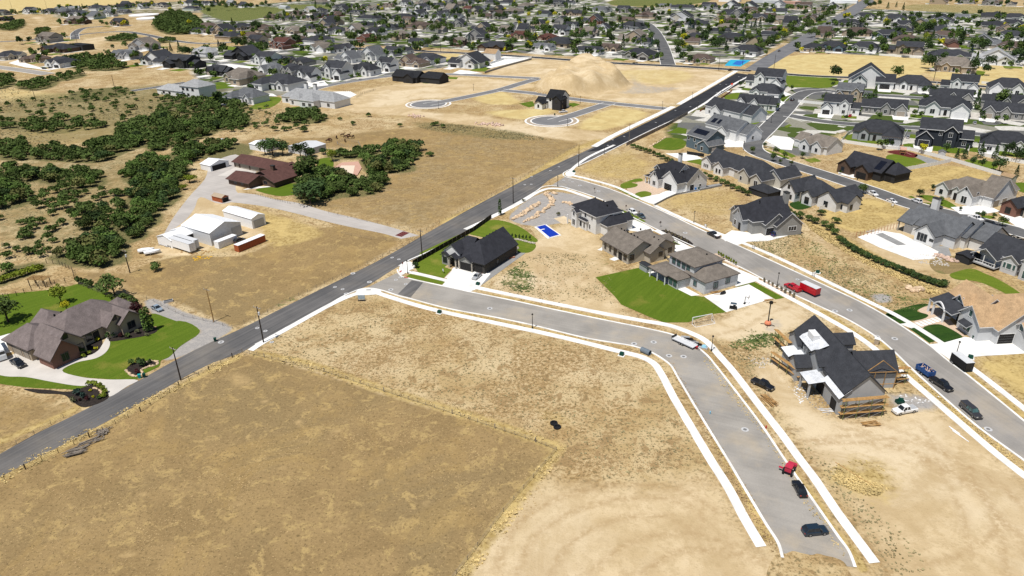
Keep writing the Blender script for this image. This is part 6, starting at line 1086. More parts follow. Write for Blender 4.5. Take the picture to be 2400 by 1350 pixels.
# ---- trees of the far subdivisions
HB = [(h['p'], 13 * h['s']) for h in FH]
XTRA = {}; NT = [0]
def far_tree(px, py, kind, leaf, sc):
    p = at(px, py); NT[0] += 1
    if NT[0] > 330 and kind != 'column': XTRA.setdefault(leaf, []).append((p, sc * 1.02)); return
    d = district(px, py); kn = {'broad': 'leafy tree', 'cone': 'conifer', 'column': 'slim columnar tree'}[kind]; cn = {'yellow': 'bright yellow', 'lime': 'yellow-green', 'dark': 'dark green', 'oak': 'olive green', 'green': 'fresh green', 'spruce': 'blue-green', 'plum': 'dark plum'}[leaf]
    return tree(p, kind, leaf, sc, f'{cn} {kn} between the houses {d}', 'tree', f'{cn} {kn}s between the houses {d}', parts=False, zs=sc * rng.uniform(.85, 1.1))
BIG = 'C:220,560b 300,520b 420,520b 480,530b 520,520b 700,480c 600,470c 1440,500b 1390,480b 1400,520c 1480,490c 1600,400b 2330,480b 2360,520b 2380,400b 2260,230b 2300,270b 2380,230b 1240,250b 1280,280b 1200,340b 1180,390b 1060,220b 1120,230b 1240,180b 860,220b 680,260c 1660,70b 1610,60b 2050,200b 2000,330b 1900,460b 1950,470b 2000,480b 2040,470b 1880,90c 1840,80c 2040,120l 2060,120l 1560,380b 1470,300b 2150,350b 1020,220b 980,330b 1000,400b 40,80c 280,380b 340,380b 1220,540b 1180,590c|D:880,640b 760,600b 740,660b 720,560b 980,400b 1030,440b 1060,460b 1100,380b 880,330c 920,380c 690,390b 640,440b 600,390b 220,190b 260,180b 440,120b 500,100b 1640,180b 1700,160b 1780,290b 1820,300b 1850,280b 1480,460b 1500,480c 1520,350c 1560,500b 1240,560b 1300,580c 1180,600b 1730,600b 1790,560b 1850,520b 1900,480b 2000,460b 2080,420b 2150,400b 2200,380b 2250,350b 2290,300b 1640,350c 1600,330c 1700,330c 420,460b 440,550c 480,570b 510,560c 100,560c 400,640l 320,330c 230,340l 90,330l 2210,190b 2380,280b 2280,430b 2340,420b 2380,440b|E:540,80b 580,90b 640,80b 700,70b 800,90c 900,70c 980,110c 100,170b 130,150b 150,190b 300,110c 60,220b 30,260b 170,300b 370,310c 320,290b 520,350c 490,310b 700,240b 1110,330b 1140,440b 1270,400b 1330,350b 1380,250b 780,320b 360,500b 290,530b 690,510b 740,560b 870,480c 1210,560b 1270,620b 1320,470c 1450,710b 1240,790b 1300,820b 1220,740c 1990,790b 2020,720b 1820,780c 1880,560b 1790,570b 1940,870b 1800,870b 1920,600b 2080,260c 2000,370c 2330,600b 2380,420b 2230,600b 2370,600c 2330,740c 2300,720b 1690,440c 1740,420b 1650,480b 1600,460c 1770,650c 60,480c 900,930b 180,930b 2120,1250b 1830,1270c 640,1160c 580,1270b 1310,1150b|B:100,100b 180,90b 260,110b 330,100b 380,80c 500,90b 560,100b 620,90b 680,80b 760,80b 720,60b 60,150b 160,40b 220,60b 900,20b 1000,40b 1100,40b 1300,40c 1680,470b 1730,480b 1960,530b 2040,520b 2120,500b 2180,480b 2240,460b 2080,420b 1390,420c 1450,430c 330,310c 610,310b 640,360b 570,330b 760,230b 1110,170c 340,530b 420,540b 480,560b 560,600b 620,610b 660,620b 1020,230c 1300,90c 1720,260c 2000,340c 2340,310c 1560,280b 170,550c 1450,100b|A:2100,300b 440,130b 800,110c 2010,600c 2110,610c 1840,620b 1940,660c 1980,650c 2160,660b'
YEL = 'C:1480,90 1270,230 1400,200 1520,190 1620,290 2010,260 740,190 1290,300 360,40 1700,190|D:820,580 810,480 640,150 1240,240 1560,440 1980,430 1900,500 1970,390 1270,220|E:780,300 1320,310 2370,370 1180,380 1470,660 1250,480|B:2240,40 2080,130 1510,40|A:2230,290 2000,120'
for blk in BIG.split('|'):
    t, txt = blk.split(':'); ox, oy = FT[t]
    for e in txt.split():
        zx, zy = int(e[:-1].split(',')[0]), int(e[:-1].split(',')[1]); k = {'b': 'broad', 'c': 'cone', 'l': 'column'}[e[-1]]
        far_tree(ox + zx / 5, oy + zy / 5 + 3, k, rng.choice(['dark', 'dark', 'oak', 'green', 'spruce'] if k != 'broad' else ['dark', 'oak', 'oak', 'green', 'dark']), rng.uniform(1.15, 1.75) if k != 'column' else 1.5)
for blk in YEL.split('|'):
    t, txt = blk.split(':'); ox, oy = FT[t]
    for e in txt.split(): zx, zy = map(int, e.split(',')); far_tree(ox + zx / 5, oy + zy / 5 + 3, 'broad', rng.choice(['yellow', 'lime', 'yellow']), rng.uniform(1.0, 1.4))
# more trees standing beside the far houses
cnt = 0
for h in FH:
    n = 10 if h['py'] < 140 else 4
    for _ in range(n):
        if cnt >= 130 and h['py'] > 60: pass
        if rng.random() < .8:
            a = R(h['rot']) + rng.choice([0, 3.14, 1.57, -1.2, -1.9]) + rng.uniform(-.4, .4); q = h['p'] + Vector((math.cos(a), math.sin(a), 0)) * rng.uniform(15, 19) * h['s']
            if all((q - p).length > r * .9 for p, r in HB):
                x, y = pxof(q)
                if y > 175 and x > 1500: sc = rng.uniform(.4, .75)
                else: sc = rng.uniform(.6, 1.35)
                far_tree(x, y, rng.choice(['broad', 'broad', 'broad', 'cone']), rng.choice(['dark', 'oak', 'green', 'dark', 'green', 'yellow' if rng.random() < .2 else 'oak']), sc); cnt += 1
for lf, it in XTRA.items(): join_clumps('garden_trees', it, 'lowbroad', lf, f"{dict(dark='dark green', oak='olive', green='fresh green', plum='plum', spruce='blue-green', yellow='yellow', lime='lime')[lf]} small trees filling the gardens of the far houses", 'trees')
# ---- grass tufts, weeds and sage: too many to count, one object of each sort
def tufts(name, px_poly, n, size, leaf_mat, label, cat, blades=5, hgt=1.0, seed=1, clump=None, soft=True):
    g = np.random.default_rng(seed); poly = smooth(W(px_poly), 2, True); A = np.array([(p.x, p.y) for p in poly]); lo, hi = A.min(0), A.max(0)
    pts = g.uniform(lo, hi, (n * 3, 2))
    if clump:
        f = np.sin(pts[:, 0] / clump + 2 * np.sin(pts[:, 1] / clump * .8)) + np.sin(pts[:, 1] / clump * 1.3 + 1.7 * np.sin(pts[:, 0] / clump * .6)); pts = pts[f + g.uniform(-1.2, 1.2, len(pts)) > .1]
    s_ = sdf(poly, pts); pts = pts[s_ > .2 + 2.2 * g.random(len(pts)) ** 2 * (1 if soft else 0)][:n]; k = len(pts)
    sz = size * g.uniform(.5, 1.5, k); V = np.zeros((k, blades, 3, 3)); 
    for b in range(blades):
        a = g.uniform(0, 6.28, k); w = sz * .5; d = sz * g.uniform(.1, .55, k); h_ = .5 * sz * hgt * g.uniform(.4, 1., k)
        ca, sa = np.cos(a), np.sin(a); bx, by = pts[:, 0] + ca * d * .4, pts[:, 1] + sa * d * .4
        V[:, b, 0] = np.stack([bx - sa * w, by + ca * w, np.full(k, .0)], 1); V[:, b, 1] = np.stack([bx + sa * w, by - ca * w, np.full(k, .0)], 1); V[:, b, 2] = np.stack([pts[:, 0] + ca * d * 1.6, pts[:, 1] + sa * d * 1.6, h_], 1)
    nV = k * blades * 3; me = bpy.data.meshes.new(name); me.vertices.add(nV); me.vertices.foreach_set('co', V.reshape(-1).astype(np.float32)); me.loops.add(nV); me.loops.foreach_set('vertex_index', np.arange(nV, dtype=np.int32)); me.polygons.add(nV // 3); me.polygons.foreach_set('loop_start', np.arange(0, nV, 3, dtype=np.int32)); me.update(); me.validate()
    me.materials.append(leaf_mat); return tag(link(name, me), label, cat, None, 'stuff')
WM = {'dry': mat('tuft_dry', (.36, .26, .125), var=.35, scale=.15, detail=3), 'sage': mat('tuft_sage', (.25, .22, .115), var=.35, scale=.2, detail=3), 'brown': mat('tuft_brown', (.36, .25, .125), var=.35, scale=.2, detail=3), 'green': mat('tuft_green', (.085, .13, .035), var=.4, scale=.3), 'gold': mat('tuft_gold', (.52, .40, .18), var=.25, scale=.2)}
LOT1 = [(600, 815), (840, 700), (960, 725), (1250, 785), (1440, 830), (1520, 860), (1560, 920), (1640, 1080), (1500, 1120), (1330, 1110), (1310, 1070), (1300, 1045), (1000, 945), (700, 850)]
tufts('dry_weeds', LOT1, 12000, .24, WM['brown'], 'brown dry weeds dotting the bare corner lot', 'weeds', seed=3, clump=8, hgt=.7); tufts('sage_weeds', LOT1, 2200, .32, WM['sage'], 'grey-green weeds scattered over the bare corner lot', 'weeds', seed=4, clump=9)
PAST = [(-60, 1140), (560, 838), (900, 930), (1300, 1060), (1060, 1380), (-300, 1500)]
tufts('pasture_grass', PAST, 9000, .2, WM['dry'], 'short dry grass tufts across the near brown pasture', 'grass', seed=5, hgt=.5, clump=11); tufts('pasture_weeds', PAST, 1200, .24, WM['brown'], 'sparse dark weeds in the near brown pasture', 'weeds', seed=6, hgt=.6)
tufts('fence_grass', [(590, 822), (720, 846), (900, 908), (1100, 966), (1325, 1040), (1325, 1060), (1100, 988), (900, 930), (700, 868), (590, 838)], 2600, .5, WM['gold'], 'tall golden grass along the pasture fence', 'grass', seed=7, clump=2.5, hgt=1.1)
tufts('fence_grass', [(1300, 1050), (1330, 1050), (1250, 1160), (1110, 1350), (1060, 1350), (1200, 1170)], 1300, .45, WM['gold'], 'golden grass strip beside the short pasture fence', 'grass', seed=8, clump=2.5, hgt=1.0)
tufts('verge_grass', [(-40, 1128), (200, 1005), (420, 890), (560, 826), (570, 842), (420, 915), (200, 1035), (-40, 1160)], 3000, .42, WM['gold'], 'golden grass verge below the main road', 'grass', seed=9, clump=2.5, hgt=1.0)
tufts('slope_grass', [(1880, 510), (1990, 575), (2080, 628), (2205, 678), (2190, 695), (2090, 650), (1990, 600), (1900, 540)], 5000, .5, WM['gold'], 'tall yellow grass on the slope under the oak hedge', 'grass', seed=10, hgt=1.1)
R1_ = [(1750, 575), (1850, 530), (1960, 600), (2100, 660), (2190, 700), (2160, 725), (2080, 730), (1980, 680), (1860, 615)]
tufts('slope_weeds', R1_, 3000, .34, WM['sage'], 'grey-green weeds on the lot below the yellow slope', 'weeds', seed=11, clump=7); tufts('slope_weeds', R1_, 1500, .36, WM['green'], 'fresh green weeds on the lot below the yellow slope', 'weeds', seed=12, clump=8)
R2_ = [(1650, 800), (1760, 770), (1840, 790), (1830, 850), (1770, 870), (1850, 980), (1980, 1120), (2200, 1350), (2100, 1350), (1950, 1150), (1720, 850)]
tufts('site_weeds', R2_, 2600, .34, WM['sage'], 'weeds around the building site edges', 'weeds', seed=13, clump=7); tufts('site_weeds', [(1700, 810), (1760, 785), (1830, 780), (1835, 800), (1760, 825)], 600, .45, WM['green'], 'green weeds beside the unfinished house', 'weeds', seed=14, clump=2.5)
tufts('site_grass', [(1960, 1085), (2040, 1080), (2095, 1120), (2060, 1165), (1990, 1150), (1940, 1115)], 1500, .4, WM['gold'], 'yellow grass patch on the churned building lot', 'grass', seed=15, clump=3.5)
tufts('lot_weeds', [(1150, 675), (1230, 605), (1300, 590), (1410, 605), (1440, 680), (1460, 720), (1560, 765), (1300, 722)], 1800, .32, WM['sage'], 'weeds on the dirt between the corner house and big lawn', 'weeds', seed=16, clump=6); tufts('lot_weeds', [(1170, 665), (1225, 610), (1250, 625), (1245, 690)], 800, .38, WM['green'], 'green weeds right of the corner house drive', 'weeds', seed=17, clump=2.5)
for i, (pl, n, mk) in enumerate([([(1640, 835), (1668, 835), (1820, 1045), (1990, 1310), (1970, 1310), (1790, 1030)], 1600, 'gold'), ([(1560, 838), (1580, 850), (1660, 990), (1830, 1295), (1800, 1290), (1640, 1000)], 1500, 'brown'), ([(960, 703), (1250, 766), (1440, 808), (1440, 816), (1250, 775), (960, 709)], 900, 'brown'), ([(2070, 805), (2150, 880), (2400, 1085), (2400, 1110), (2140, 890)], 1200, 'gold')]): tufts('verge_weeds', pl, n, .3, WM[mk], ['golden weeds in the right verge of the lower street', 'brown weeds in the left verge of the lower street', 'brown weeds in the verge before the bend', 'weeds in the verge by the parked trucks'][i], 'weeds', seed=20 + i)
tufts('hill_brush', [(0, 205), (300, 225), (500, 235), (760, 265), (900, 290), (700, 310), (450, 320), (0, 340)], 7000, .75, WM['sage'], 'low grey-green brush over the upper dry hillside', 'brush', seed=30, clump=25, hgt=.8)
tufts('hill_brush', [(0, 340), (300, 320), (420, 400), (300, 560), (0, 620)], 3500, .5, WM['sage'], 'low brush between oaks on the left hillside', 'brush', seed=31, clump=14, hgt=.7)
tufts('field_brush', [(960, 285), (1060, 290), (1260, 318), (1300, 330), (1150, 325), (980, 300)], 2200, .55, WM['sage'], 'grey brush along the upper edge of the middle pasture', 'brush', seed=32, clump=12)
tufts('field_weeds', [(730, 485), (960, 380), (1100, 300), (1350, 340), (1180, 440), (985, 535)], 3000, .36, WM['brown'], 'dark weeds in the middle pasture', 'weeds', seed=33, clump=15, hgt=.6)
tufts('mound_weeds', [(1345, 200), (1385, 165), (1440, 180), (1465, 200), (1400, 215)], 300, .5, WM['sage'], 'weeds on the skirt of the spoil heap', 'weeds', seed=34)
# ================================================================== BARNS, SHEDS, CONTAINERS
def gshed(px, py, rot, w, d, h, pitch, axis, wall, roof, label, name='metal_barn', cat='barn', opens=(), ends='gg', ov=.25):
    """px,py: left front corner on the ground; w along x, d along y."""
    r = empty(name, at(px, py), R(rot)); tag(r, label, cat); wb, rb = MB(), MB()
    wall_block(wb, 0, w, 0, d, -.2, h, axis, pitch, ends); gable_roof(rb, 0, w, 0, d, h, axis, pitch, ends, ov, .12)
    wb.build('wall', wall, r); rb.build('roof', [roof, wall], r)
    for kind, s, u, z, ww, hh, mk in opens: opening(r, 'door', (0, w, 0, d), s, u, z, ww, hh, [M['metalg'], M[mk]])
    return r
RW, RG = M['metalw'], M['metall']
gshed(432, 557, -33, 17.2, 14, 5.2, .34, 'x', M['metall'], RW, 'big white metal barn with grey gable end', opens=[('door', 'r', 11.5, 0, 4, 4, 'metalg'), ('door', 'f', 2, 0, 1.6, 3, 'metalg')])
gshed(527, 517, -35, 18.5, 6.4, 4.3, .35, 'x', M['metalw'], RW, 'long white arched shed behind the big barn', 'metal_shed', 'shed', opens=[('door', 'r', 3.2, 0, 4.6, 3.2, 'metalg')])
gshed(372, 572, -33, 9, 13, 3.2, .3, 'y', M['metalw'], RW, 'white open carport left of the big barn', 'carport', 'carport', opens=[('door', 'r', 6, 0, 6, 2.8, 'door_k')]); gshed(404, 560, -33, 8, 11, 3.6, .3, 'y', M['metalw'], RW, 'white carport tucked against the big barn', 'carport', 'carport', opens=[('door', 'f', 4, 0, 5.5, 3, 'door_k')])  # near-black door panels paint in the shade of the open bays
gshed(472, 397, -33, 8, 11, 3.0, .3, 'x', M['metalw'], RW, 'small white carport left of the ranch garage', 'carport', 'carport', opens=[('door', 'r', 5, 0, 8, 2.6, 'door_k')]); gshed(586, 350, -33, 14, 10, 3.2, .15, 'x', M['metalw'], RW, 'white flat barn behind the ranch trees', 'metal_barn', 'barn'); gshed(676, 357, -33, 15, 14, 3.4, .12, 'y', RG, RG, 'grey low barn behind the ranch trees', 'metal_barn', 'barn'); gshed(710, 354, -33, 8, 5, 2.6, .05, 'x', M['metalw'], RW, 'white trailer box beside the grey barn', 'storage_box', 'trailer'); gshed(511, 337, -33, 5, 3, 2.4, .1, 'x', M['metalw'], RG, 'small white stable above the oak thicket', 'stable', 'shed')  # the carport's near-black door panel colours in shade on its open side
gshed(498, 470, -33, 7, 3.6, 2.3, .5, 'x', M['rust'], WALL['t'], 'red-brown loafing shed with tan arched roof', 'loafing_shed', 'shed', opens=[('door', 'r', 1.8, 0, 3, 2, 'door_k')])
gshed(1558 + 195, 452, -61, 11, 8, 2.7, .5, 'x', WALL['k'], ROOF['c'], 'dark hip-roofed pavilion behind the long cream house', 'pavilion', 'pavilion', ends='hh'); gshed(2236, 610, -64, 5, 6, 2.6, .2, 'y', WALL['k'], ROOF['n'], 'black flat gazebo between the two right houses', 'gazebo', 'gazebo'); gshed(2342, 424, -64, 5, 4, 2.8, .5, 'x', WALL['e'], ROOF['o'], 'small garden house with tan roof in the right gardens', 'garden_house', 'shed'); gshed(2198, 366, -28, 3.2, 2.6, 2.2, .6, 'y', WALL['i'], ROOF['g'], 'tiny grey playhouse on the white fence line', 'playhouse', 'shed'); gshed(1498, 630, -62, 4, 2.4, 2.2, .3, 'x', WALL['g'], ROOF['c'], 'dark grey garden shed beside the big lawn', 'garden_shed', 'shed')
gshed(1134, 139, -32, 14, 10, 6, .75, 'x', WALL['w'], ROOF['o'], 'white garage with bare plywood roof by the crossroad', 'garage', 'garage'); gshed(162, 116, -32, 30, 14, 6, .05, 'x', WALL['k'], ROOF['k'], 'long black shed beside the timber house', 'dark_shed', 'shed')
gshed(1684, 4, -32, 40, 14, 4, .1, 'x', RW, RW, 'long white farm shed at the top of the far road', 'farm_shed', 'shed'); gshed(1760, 6, -32, 50, 14, 4, .1, 'x', RG, RG, 'second long grey farm shed at the top edge', 'farm_shed', 'shed'); gshed(1834, 9, -32, 30, 12, 4, .1, 'x', M['pink'], M['pink'], 'pinkish farm shed at the top edge', 'farm_shed', 'shed'); gshed(1945, 7, -32, 45, 16, 4, .1, 'x', RW, RW, 'white farm shed right of the far main road', 'farm_shed', 'shed'); gshed(653, 20, -32, 20, 12, 4, .2, 'x', RG, RG, 'pale green shed at the edge of the park', 'park_shed', 'shed')
gshed(370, 220, -30, 30, 13, 4.2, .5, 'x', WALL['w'], ROOF['l'], 'pale-roofed white mansion, left wing over the hillside', 'mansion', 'house', opens=[('door', 'f', 8, 1, 2.6, 1.8, 'door_k'), ('door', 'f', 15, 1, 2.6, 1.8, 'door_k')], ends='hg', ov=.6)
gshed(425, 226, -30, 22, 16, 8.5, .5, 'x', WALL['w'], ROOF['l'], 'tall pale-roofed white mansion with rows of dark windows', 'mansion', 'house', opens=[('door', 'f', 4, 1, 2.6, 2, 'door_k'), ('door', 'f', 9, 1, 2.6, 2, 'door_k'), ('door', 'f', 4, 5, 2.6, 2, 'door_k'), ('door', 'f', 9, 5, 2.6, 2, 'door_k'), ('door', 'f', 15, 5, 2.6, 2, 'door_k')], ends='hh', ov=.6)
house(at(655, 242), -31, [(0, 52, 3, 19, 4.2, 'x', .5, 'hh'), (24, 38, -3, 10, 4.4, 'y', .5, 'hh'), (12, 22, -1, 10, 4.0, 'y', .5, 'hh')], 'l', 'w', 'wide pale grey roofed mansion above the dirt slope', opens=[('window', 1, 'f', 4, .8, 3, 2), ('window', 1, 'f', 10, .8, 3, 2), ('window', 2, 'f', 3, .8, 2, 2), ('window', 0, 'f', 46, .8, 2.4, 2), ('window', 0, 'f', 5, .8, 2.4, 2)], chims=[(15, 14, 6, 11, 1.3, WALL['w']), (24, 14, 6, 11, 1.3, WALL['w'])], near=False)
house(at(920, 190), -31, [(0, 26, 0, 14, 3.8, 'x', .5, 'gg'), (14, 24, -3, 8, 3.8, 'y', .5, 'gg'), (24, 46, 4, 17, 3.8, 'x', .5, 'hg')], 'k', 'k', 'long all-black house above the graded dirt', trim='trimk', opens=[('window', 0, 'f', 6, .8, 2.4, 2), ('window', 2, 'f', 10, .8, 3, 2), ('window', 1, 'f', 5, .8, 3, 2)], near=False)
house(at(1652, 266), -61, [(0, 30, 0, 15, 4.6, 'x', .5, 'gg'), (8, 16, -3, 8, 4.2, 'y', .6, 'gg'), (28, 37, 3, 16, 4.2, 'x', .6, 'gg')], 'c', 'w', 'wide white house with charcoal roof nearest the black road', trim='trim', opens=[('window', 1, 'f', 4, .8, 2.4, 1.8), ('window', 0, 'f', 4, .9, 1.6, 1.5), ('window', 0, 'f', 22, .9, 1.6, 1.5)], near=False)
def container(px, py, rot, L_, w, h, m, label, name='shipping_container', z=0, top='metalw', cat='container', ribs=True):
    r = empty(name, at(px, py), R(rot)); tag(r, label, cat); b = MB(); b.box(0, L_, 0, w, z + .1, z + h)
    if ribs:
        n = int(L_ / .6)
        for i in range(n): b.box(i * .6 + .1, i * .6 + .38, -.05, .0, z + .25, z + h - .2); b.box(i * .6 + .1, i * .6 + .38, w, w + .05, z + .25, z + h - .2)
    b.build('body', m, r); MB().box(-.04, L_ + .04, -.06, w + .06, z + h, z + h + .06).build('roof', M[top], r)
    for y0, y1 in ((.08, w / 2 - .03), (w / 2 + .03, w - .08)): MB().box(L_, L_ + .05, y0, y1, z + .2, z + h - .1).build('door', m, r)
    return r
container(561, 592, 58, 12.5, 2.5, 2.7, M['rust'], 'rust-red shipping container with white top beside the pasture')
container(514, 584, 58, 8.5, 2.5, 2.7, M['metalw'], 'white shipping container in front of the big barn')
def trailer_box(px, py, rot, L_, w, h, m, label, name='trailer', top='metall', ribs=False):
    r = container(px, py, rot, L_, w, h, m, label, name, .75, top, 'trailer', ribs)
    for x in (L_ * .12, L_ * .2): 
        for y in (-.02, w - .2):
            wheel(r, x, y + .1, .45, .25)
    return r
_wheel = {}
def wheel(parent, x, y, r=.36, w=.24):
    k = (round(r, 2), round(w, 2))
    if k not in _wheel:
        a, b = MB(), MB(); n = 14
        for mb, rr, ww in ((a, r, w), (b, r * .58, w + .04)):
            v = [(rr * math.cos(6.2832 * i / n), s * ww / 2, rr * math.sin(6.2832 * i / n)) for s in (-1, 1) for i in range(n)]
            mb.add(v, [(i, (i + 1) % n, n + (i + 1) % n, n + i)[::-1] for i in range(n)] + [tuple(range(n)), tuple(range(2 * n - 1, n - 1, -1))])
        _wheel[k] = (a.mesh('wheel', [M['tyre']]), b.mesh('rim', [M['rim']]))
    o = link('wheel', _wheel[k][0], parent, (x, y, r)); link('rim', _wheel[k][1], o); return o
trailer_box(388, 577, -33, 15.5, 2.6, 3.2, M['metalw'], 'long white semi trailer in front of the white barns', 'semi_trailer'); trailer_box(398, 571, -33, 15, 2.6, 3.2, M['metall'], 'second semi trailer parked behind the front one', 'semi_trailer')
# ================================================================== VEHICLES
PAINT = {k: mat('paint_' + k, c, rough=.28, spec=.5, coat=.5, var=.02) for k, c in dict(black=(.008, .008, .009), white=(.72, .72, .72), silver=(.34, .35, .36), navy=(.012, .024, .04), blue=(.006, .018, .10), slate=(.05, .075, .095), lightblue=(.24, .30, .36), charcoal=(.035, .034, .036), redp=(.42, .008, .016)).items()}
def loft(b, secs, mi=0, caps=True):
    """Skin through cross-sections, each a list of points."""
    n = len(secs[0]); base = len(b.v); v = [p for s in secs for p in s]
    f = [(i * n + k, i * n + (k + 1) % n, (i + 1) * n + (k + 1) % n, (i + 1) * n + k) for i in range(len(secs) - 1) for k in range(n)]
    if caps: f += [tuple(range(n - 1, -1, -1)), tuple(range((len(secs) - 1) * n, len(secs) * n))]
    b.add(v, f, mi)
CARDEF = {  # length, width, hood, belt and roof heights; body stations (x, z_top, halfwidth factor), cabin (x0 base, x0 top, x1 top, x1 base)
 'sedan': dict(L=4.8, W=1.85, st=[(0, .62, .86), (.35, .74, .97), (1.4, .86, 1), (3.6, .90, 1), (4.5, .88, .96), (4.8, .70, .88)], cab=(1.35, 2.15, 3.3, 4.35), belt=.86, roof=1.43, wb=(.95, 3.75), wr=.33),
 'suv': dict(L=4.75, W=1.92, st=[(0, .75, .88), (.3, .92, .97), (1.3, 1.02, 1), (3.9, 1.05, 1), (4.6, 1.02, .97), (4.75, .8, .9)], cab=(1.25, 1.95, 4.1, 4.65), belt=1.0, roof=1.68, wb=(.95, 3.75), wr=.37),
 'pickup': dict(L=5.9, W=2.0, st=[(0, .85, .9), (.3, 1.02, .98), (1.5, 1.12, 1), (3.7, 1.12, 1), (5.8, 1.12, 1), (5.9, 1.0, .97)], cab=(1.5, 2.15, 3.55, 3.8), belt=1.08, roof=1.85, wb=(1.05, 4.75), wr=.42)}
def car(px, py, head, kind, paint, label, name=None, cat=None, bed=None, shell=False, tint='glass', p=None):
    """head: direction the bonnet points to, in degrees; position is the middle of the vehicle."""
    D = CARDEF[kind]; L_, Wd = D['L'], D['W']; loc = p or at(px, py); loc = Vector(loc) + Vector((0, 0, .05))
    nm = name or {'sedan': 'parked_car', 'suv': 'parked_suv', 'pickup': 'pickup_truck'}[kind]
    r = empty(nm, loc, R(head + 180)); tag(r, label, cat or {'sedan': 'car', 'suv': 'car', 'pickup': 'pickup truck'}[kind]); X0 = -L_ / 2
    b = MB(); secs = []; cl = .26 if kind != 'pickup' else .36
    for x, zt_, wf in D['st']:
        hw = Wd / 2 * wf; secs.append([(X0 + x, -hw * .96, cl), (X0 + x, -hw, cl + .25), (X0 + x, -hw * .985, zt_ - .12), (X0 + x, -hw * .86, zt_), (X0 + x, hw * .86, zt_), (X0 + x, hw * .985, zt_ - .12), (X0 + x, hw, cl + .25), (X0 + x, hw * .96, cl)])
    loft(b, secs)
    a0, a1, a2, a3 = D['cab']; be, ro = D['belt'], D['roof']; hw = Wd / 2
    # roof panel and pillars
    if kind == 'pickup' and not shell: b.box(X0 + 3.95, X0 + 5.75, -hw * .8, hw * .8, 1.121, 1.125, 1)
    body = b.build('body', [PAINT[paint] if paint in PAINT else M[paint], M['black'] if bed is None else M[bed]], r)
    c = MB(); v = [(X0 + a0, -hw * .88, be), (X0 + a0, hw * .88, be), (X0 + a3, hw * .88, be), (X0 + a3, -hw * .88, be), (X0 + a1, -hw * .70, ro), (X0 + a1, hw * .70, ro), (X0 + a2, hw * .70, ro), (X0 + a2, -hw * .70, ro)]
    c.add(v, [(0, 4, 5, 1), (1, 5, 6, 2), (2, 6, 7, 3), (3, 7, 4, 0)], 0); c.build('window_glass', M[tint], r)
    t = MB(); t.box(X0 + a1 - .06, X0 + a2 + .06, -hw * .71, hw * .71, ro - .01, ro + .05)
    for xa, xb in ((a0, a1), (a3, a2)):
        for s in (-1, 1): t.bar((X0 + xa, s * hw * .875, be), (X0 + xb, s * hw * .705, ro), .10)
    xm = (a1 + a2) / 2
    for s in (-1, 1): t.bar((X0 + xm, s * hw * .885, be), (X0 + xm, s * hw * .705, ro), .12)
    if shell: t.box(X0 + 3.75, X0 + 5.8, -hw * .86, hw * .86, 1.12, 1.72)
    t.build('cabin_roof', PAINT[paint] if paint in PAINT else M[paint], r)
    for x in D['wb']:
        for s in (-1, 1): wheel(r, X0 + x, s * (hw - .12), D['wr'], .25)
    for s in (-1, 1):
        MB().box(-.05, .03, -.2, .2, -.08, .08).build('headlight', M['lamp'], r, (X0 + .04, s * hw * .62, .66 if kind != 'pickup' else .85)); MB().box(-.03, .05, -.16, .16, -.1, .1).build('tail_light', M['redtag'], r, (X0 + L_ - .04, s * hw * .7, .72 if kind != 'pickup' else .95)); MB().box(-.1, .1, -.1, .1, -.06, .09).build('wing_mirror', M['black'], r, (X0 + a0 + .45, s * (hw + .06), be + .08))
    return r
def hd(a, b): A, B = at(*a), at(*b); return math.degrees(math.atan2(B.y - A.y, B.x - A.x))
car(1909, 1249, hd((1882, 1256), (1938, 1250)), 'suv', 'navy', 'dark blue-grey suv at the unfinished end of the street')
car(1873, 1150, hd((1884, 1170), (1862, 1128)), 'sedan', 'black', 'black car behind the red tractor on the lower street')
car(1787, 906, hd((1764, 894), (1810, 916)), 'pickup', 'black', 'black pickup on the dirt left of the unfinished house')
car(2119, 966, hd((2148, 962), (2092, 972)), 'pickup', 'white', 'white pickup on gravel beside the scaffolded garage', bed='metalg')
car(2274, 968, hd((2252, 948), (2296, 986)), 'pickup', 'charcoal', 'dark grey pickup with a camper shell on the right street', shell=True, tint='glassg')
car(2205, 906, hd((2182, 890), (2228, 920)), 'pickup', 'black', 'black pickup towing the blue dump trailer')
car(1857, 678, hd((1880, 690), (1834, 666)), 'pickup', 'redp', 'bright red truck parked ahead of the red trailer', shell=True)
car(1672, 554, hd((1686, 560), (1658, 546)), 'pickup', 'black', 'black pickup with pale bed on the right street', bed='metalw')
car(1820, 552, hd((1804, 556), (1838, 548)), 'suv', 'blue', 'blue car on the stone house drive'); car(1797, 546, hd((1785, 552), (1805, 542)), 'suv', 'black', 'black car at the stone house garage')
car(1483, 500, hd((1475, 495), (1492, 505)), 'suv', 'white', 'white suv at the kerb beside the white two-storey house'); car(1503, 509, hd((1494, 503), (1513, 515)), 'sedan', 'slate', 'slate blue car parked behind the white suv')
car(1118, 651, hd((1128, 642), (1108, 658)), 'sedan', 'silver', 'silver car on the white drive of the corner house'); car(369, 726, hd((354, 718), (386, 734)), 'sedan', 'lightblue', 'light blue car on the gravel drive by the brick house'); car(44, 856, hd((30, 842), (64, 864)), 'pickup', 'black', 'black pickup on the pale drive at the left edge')
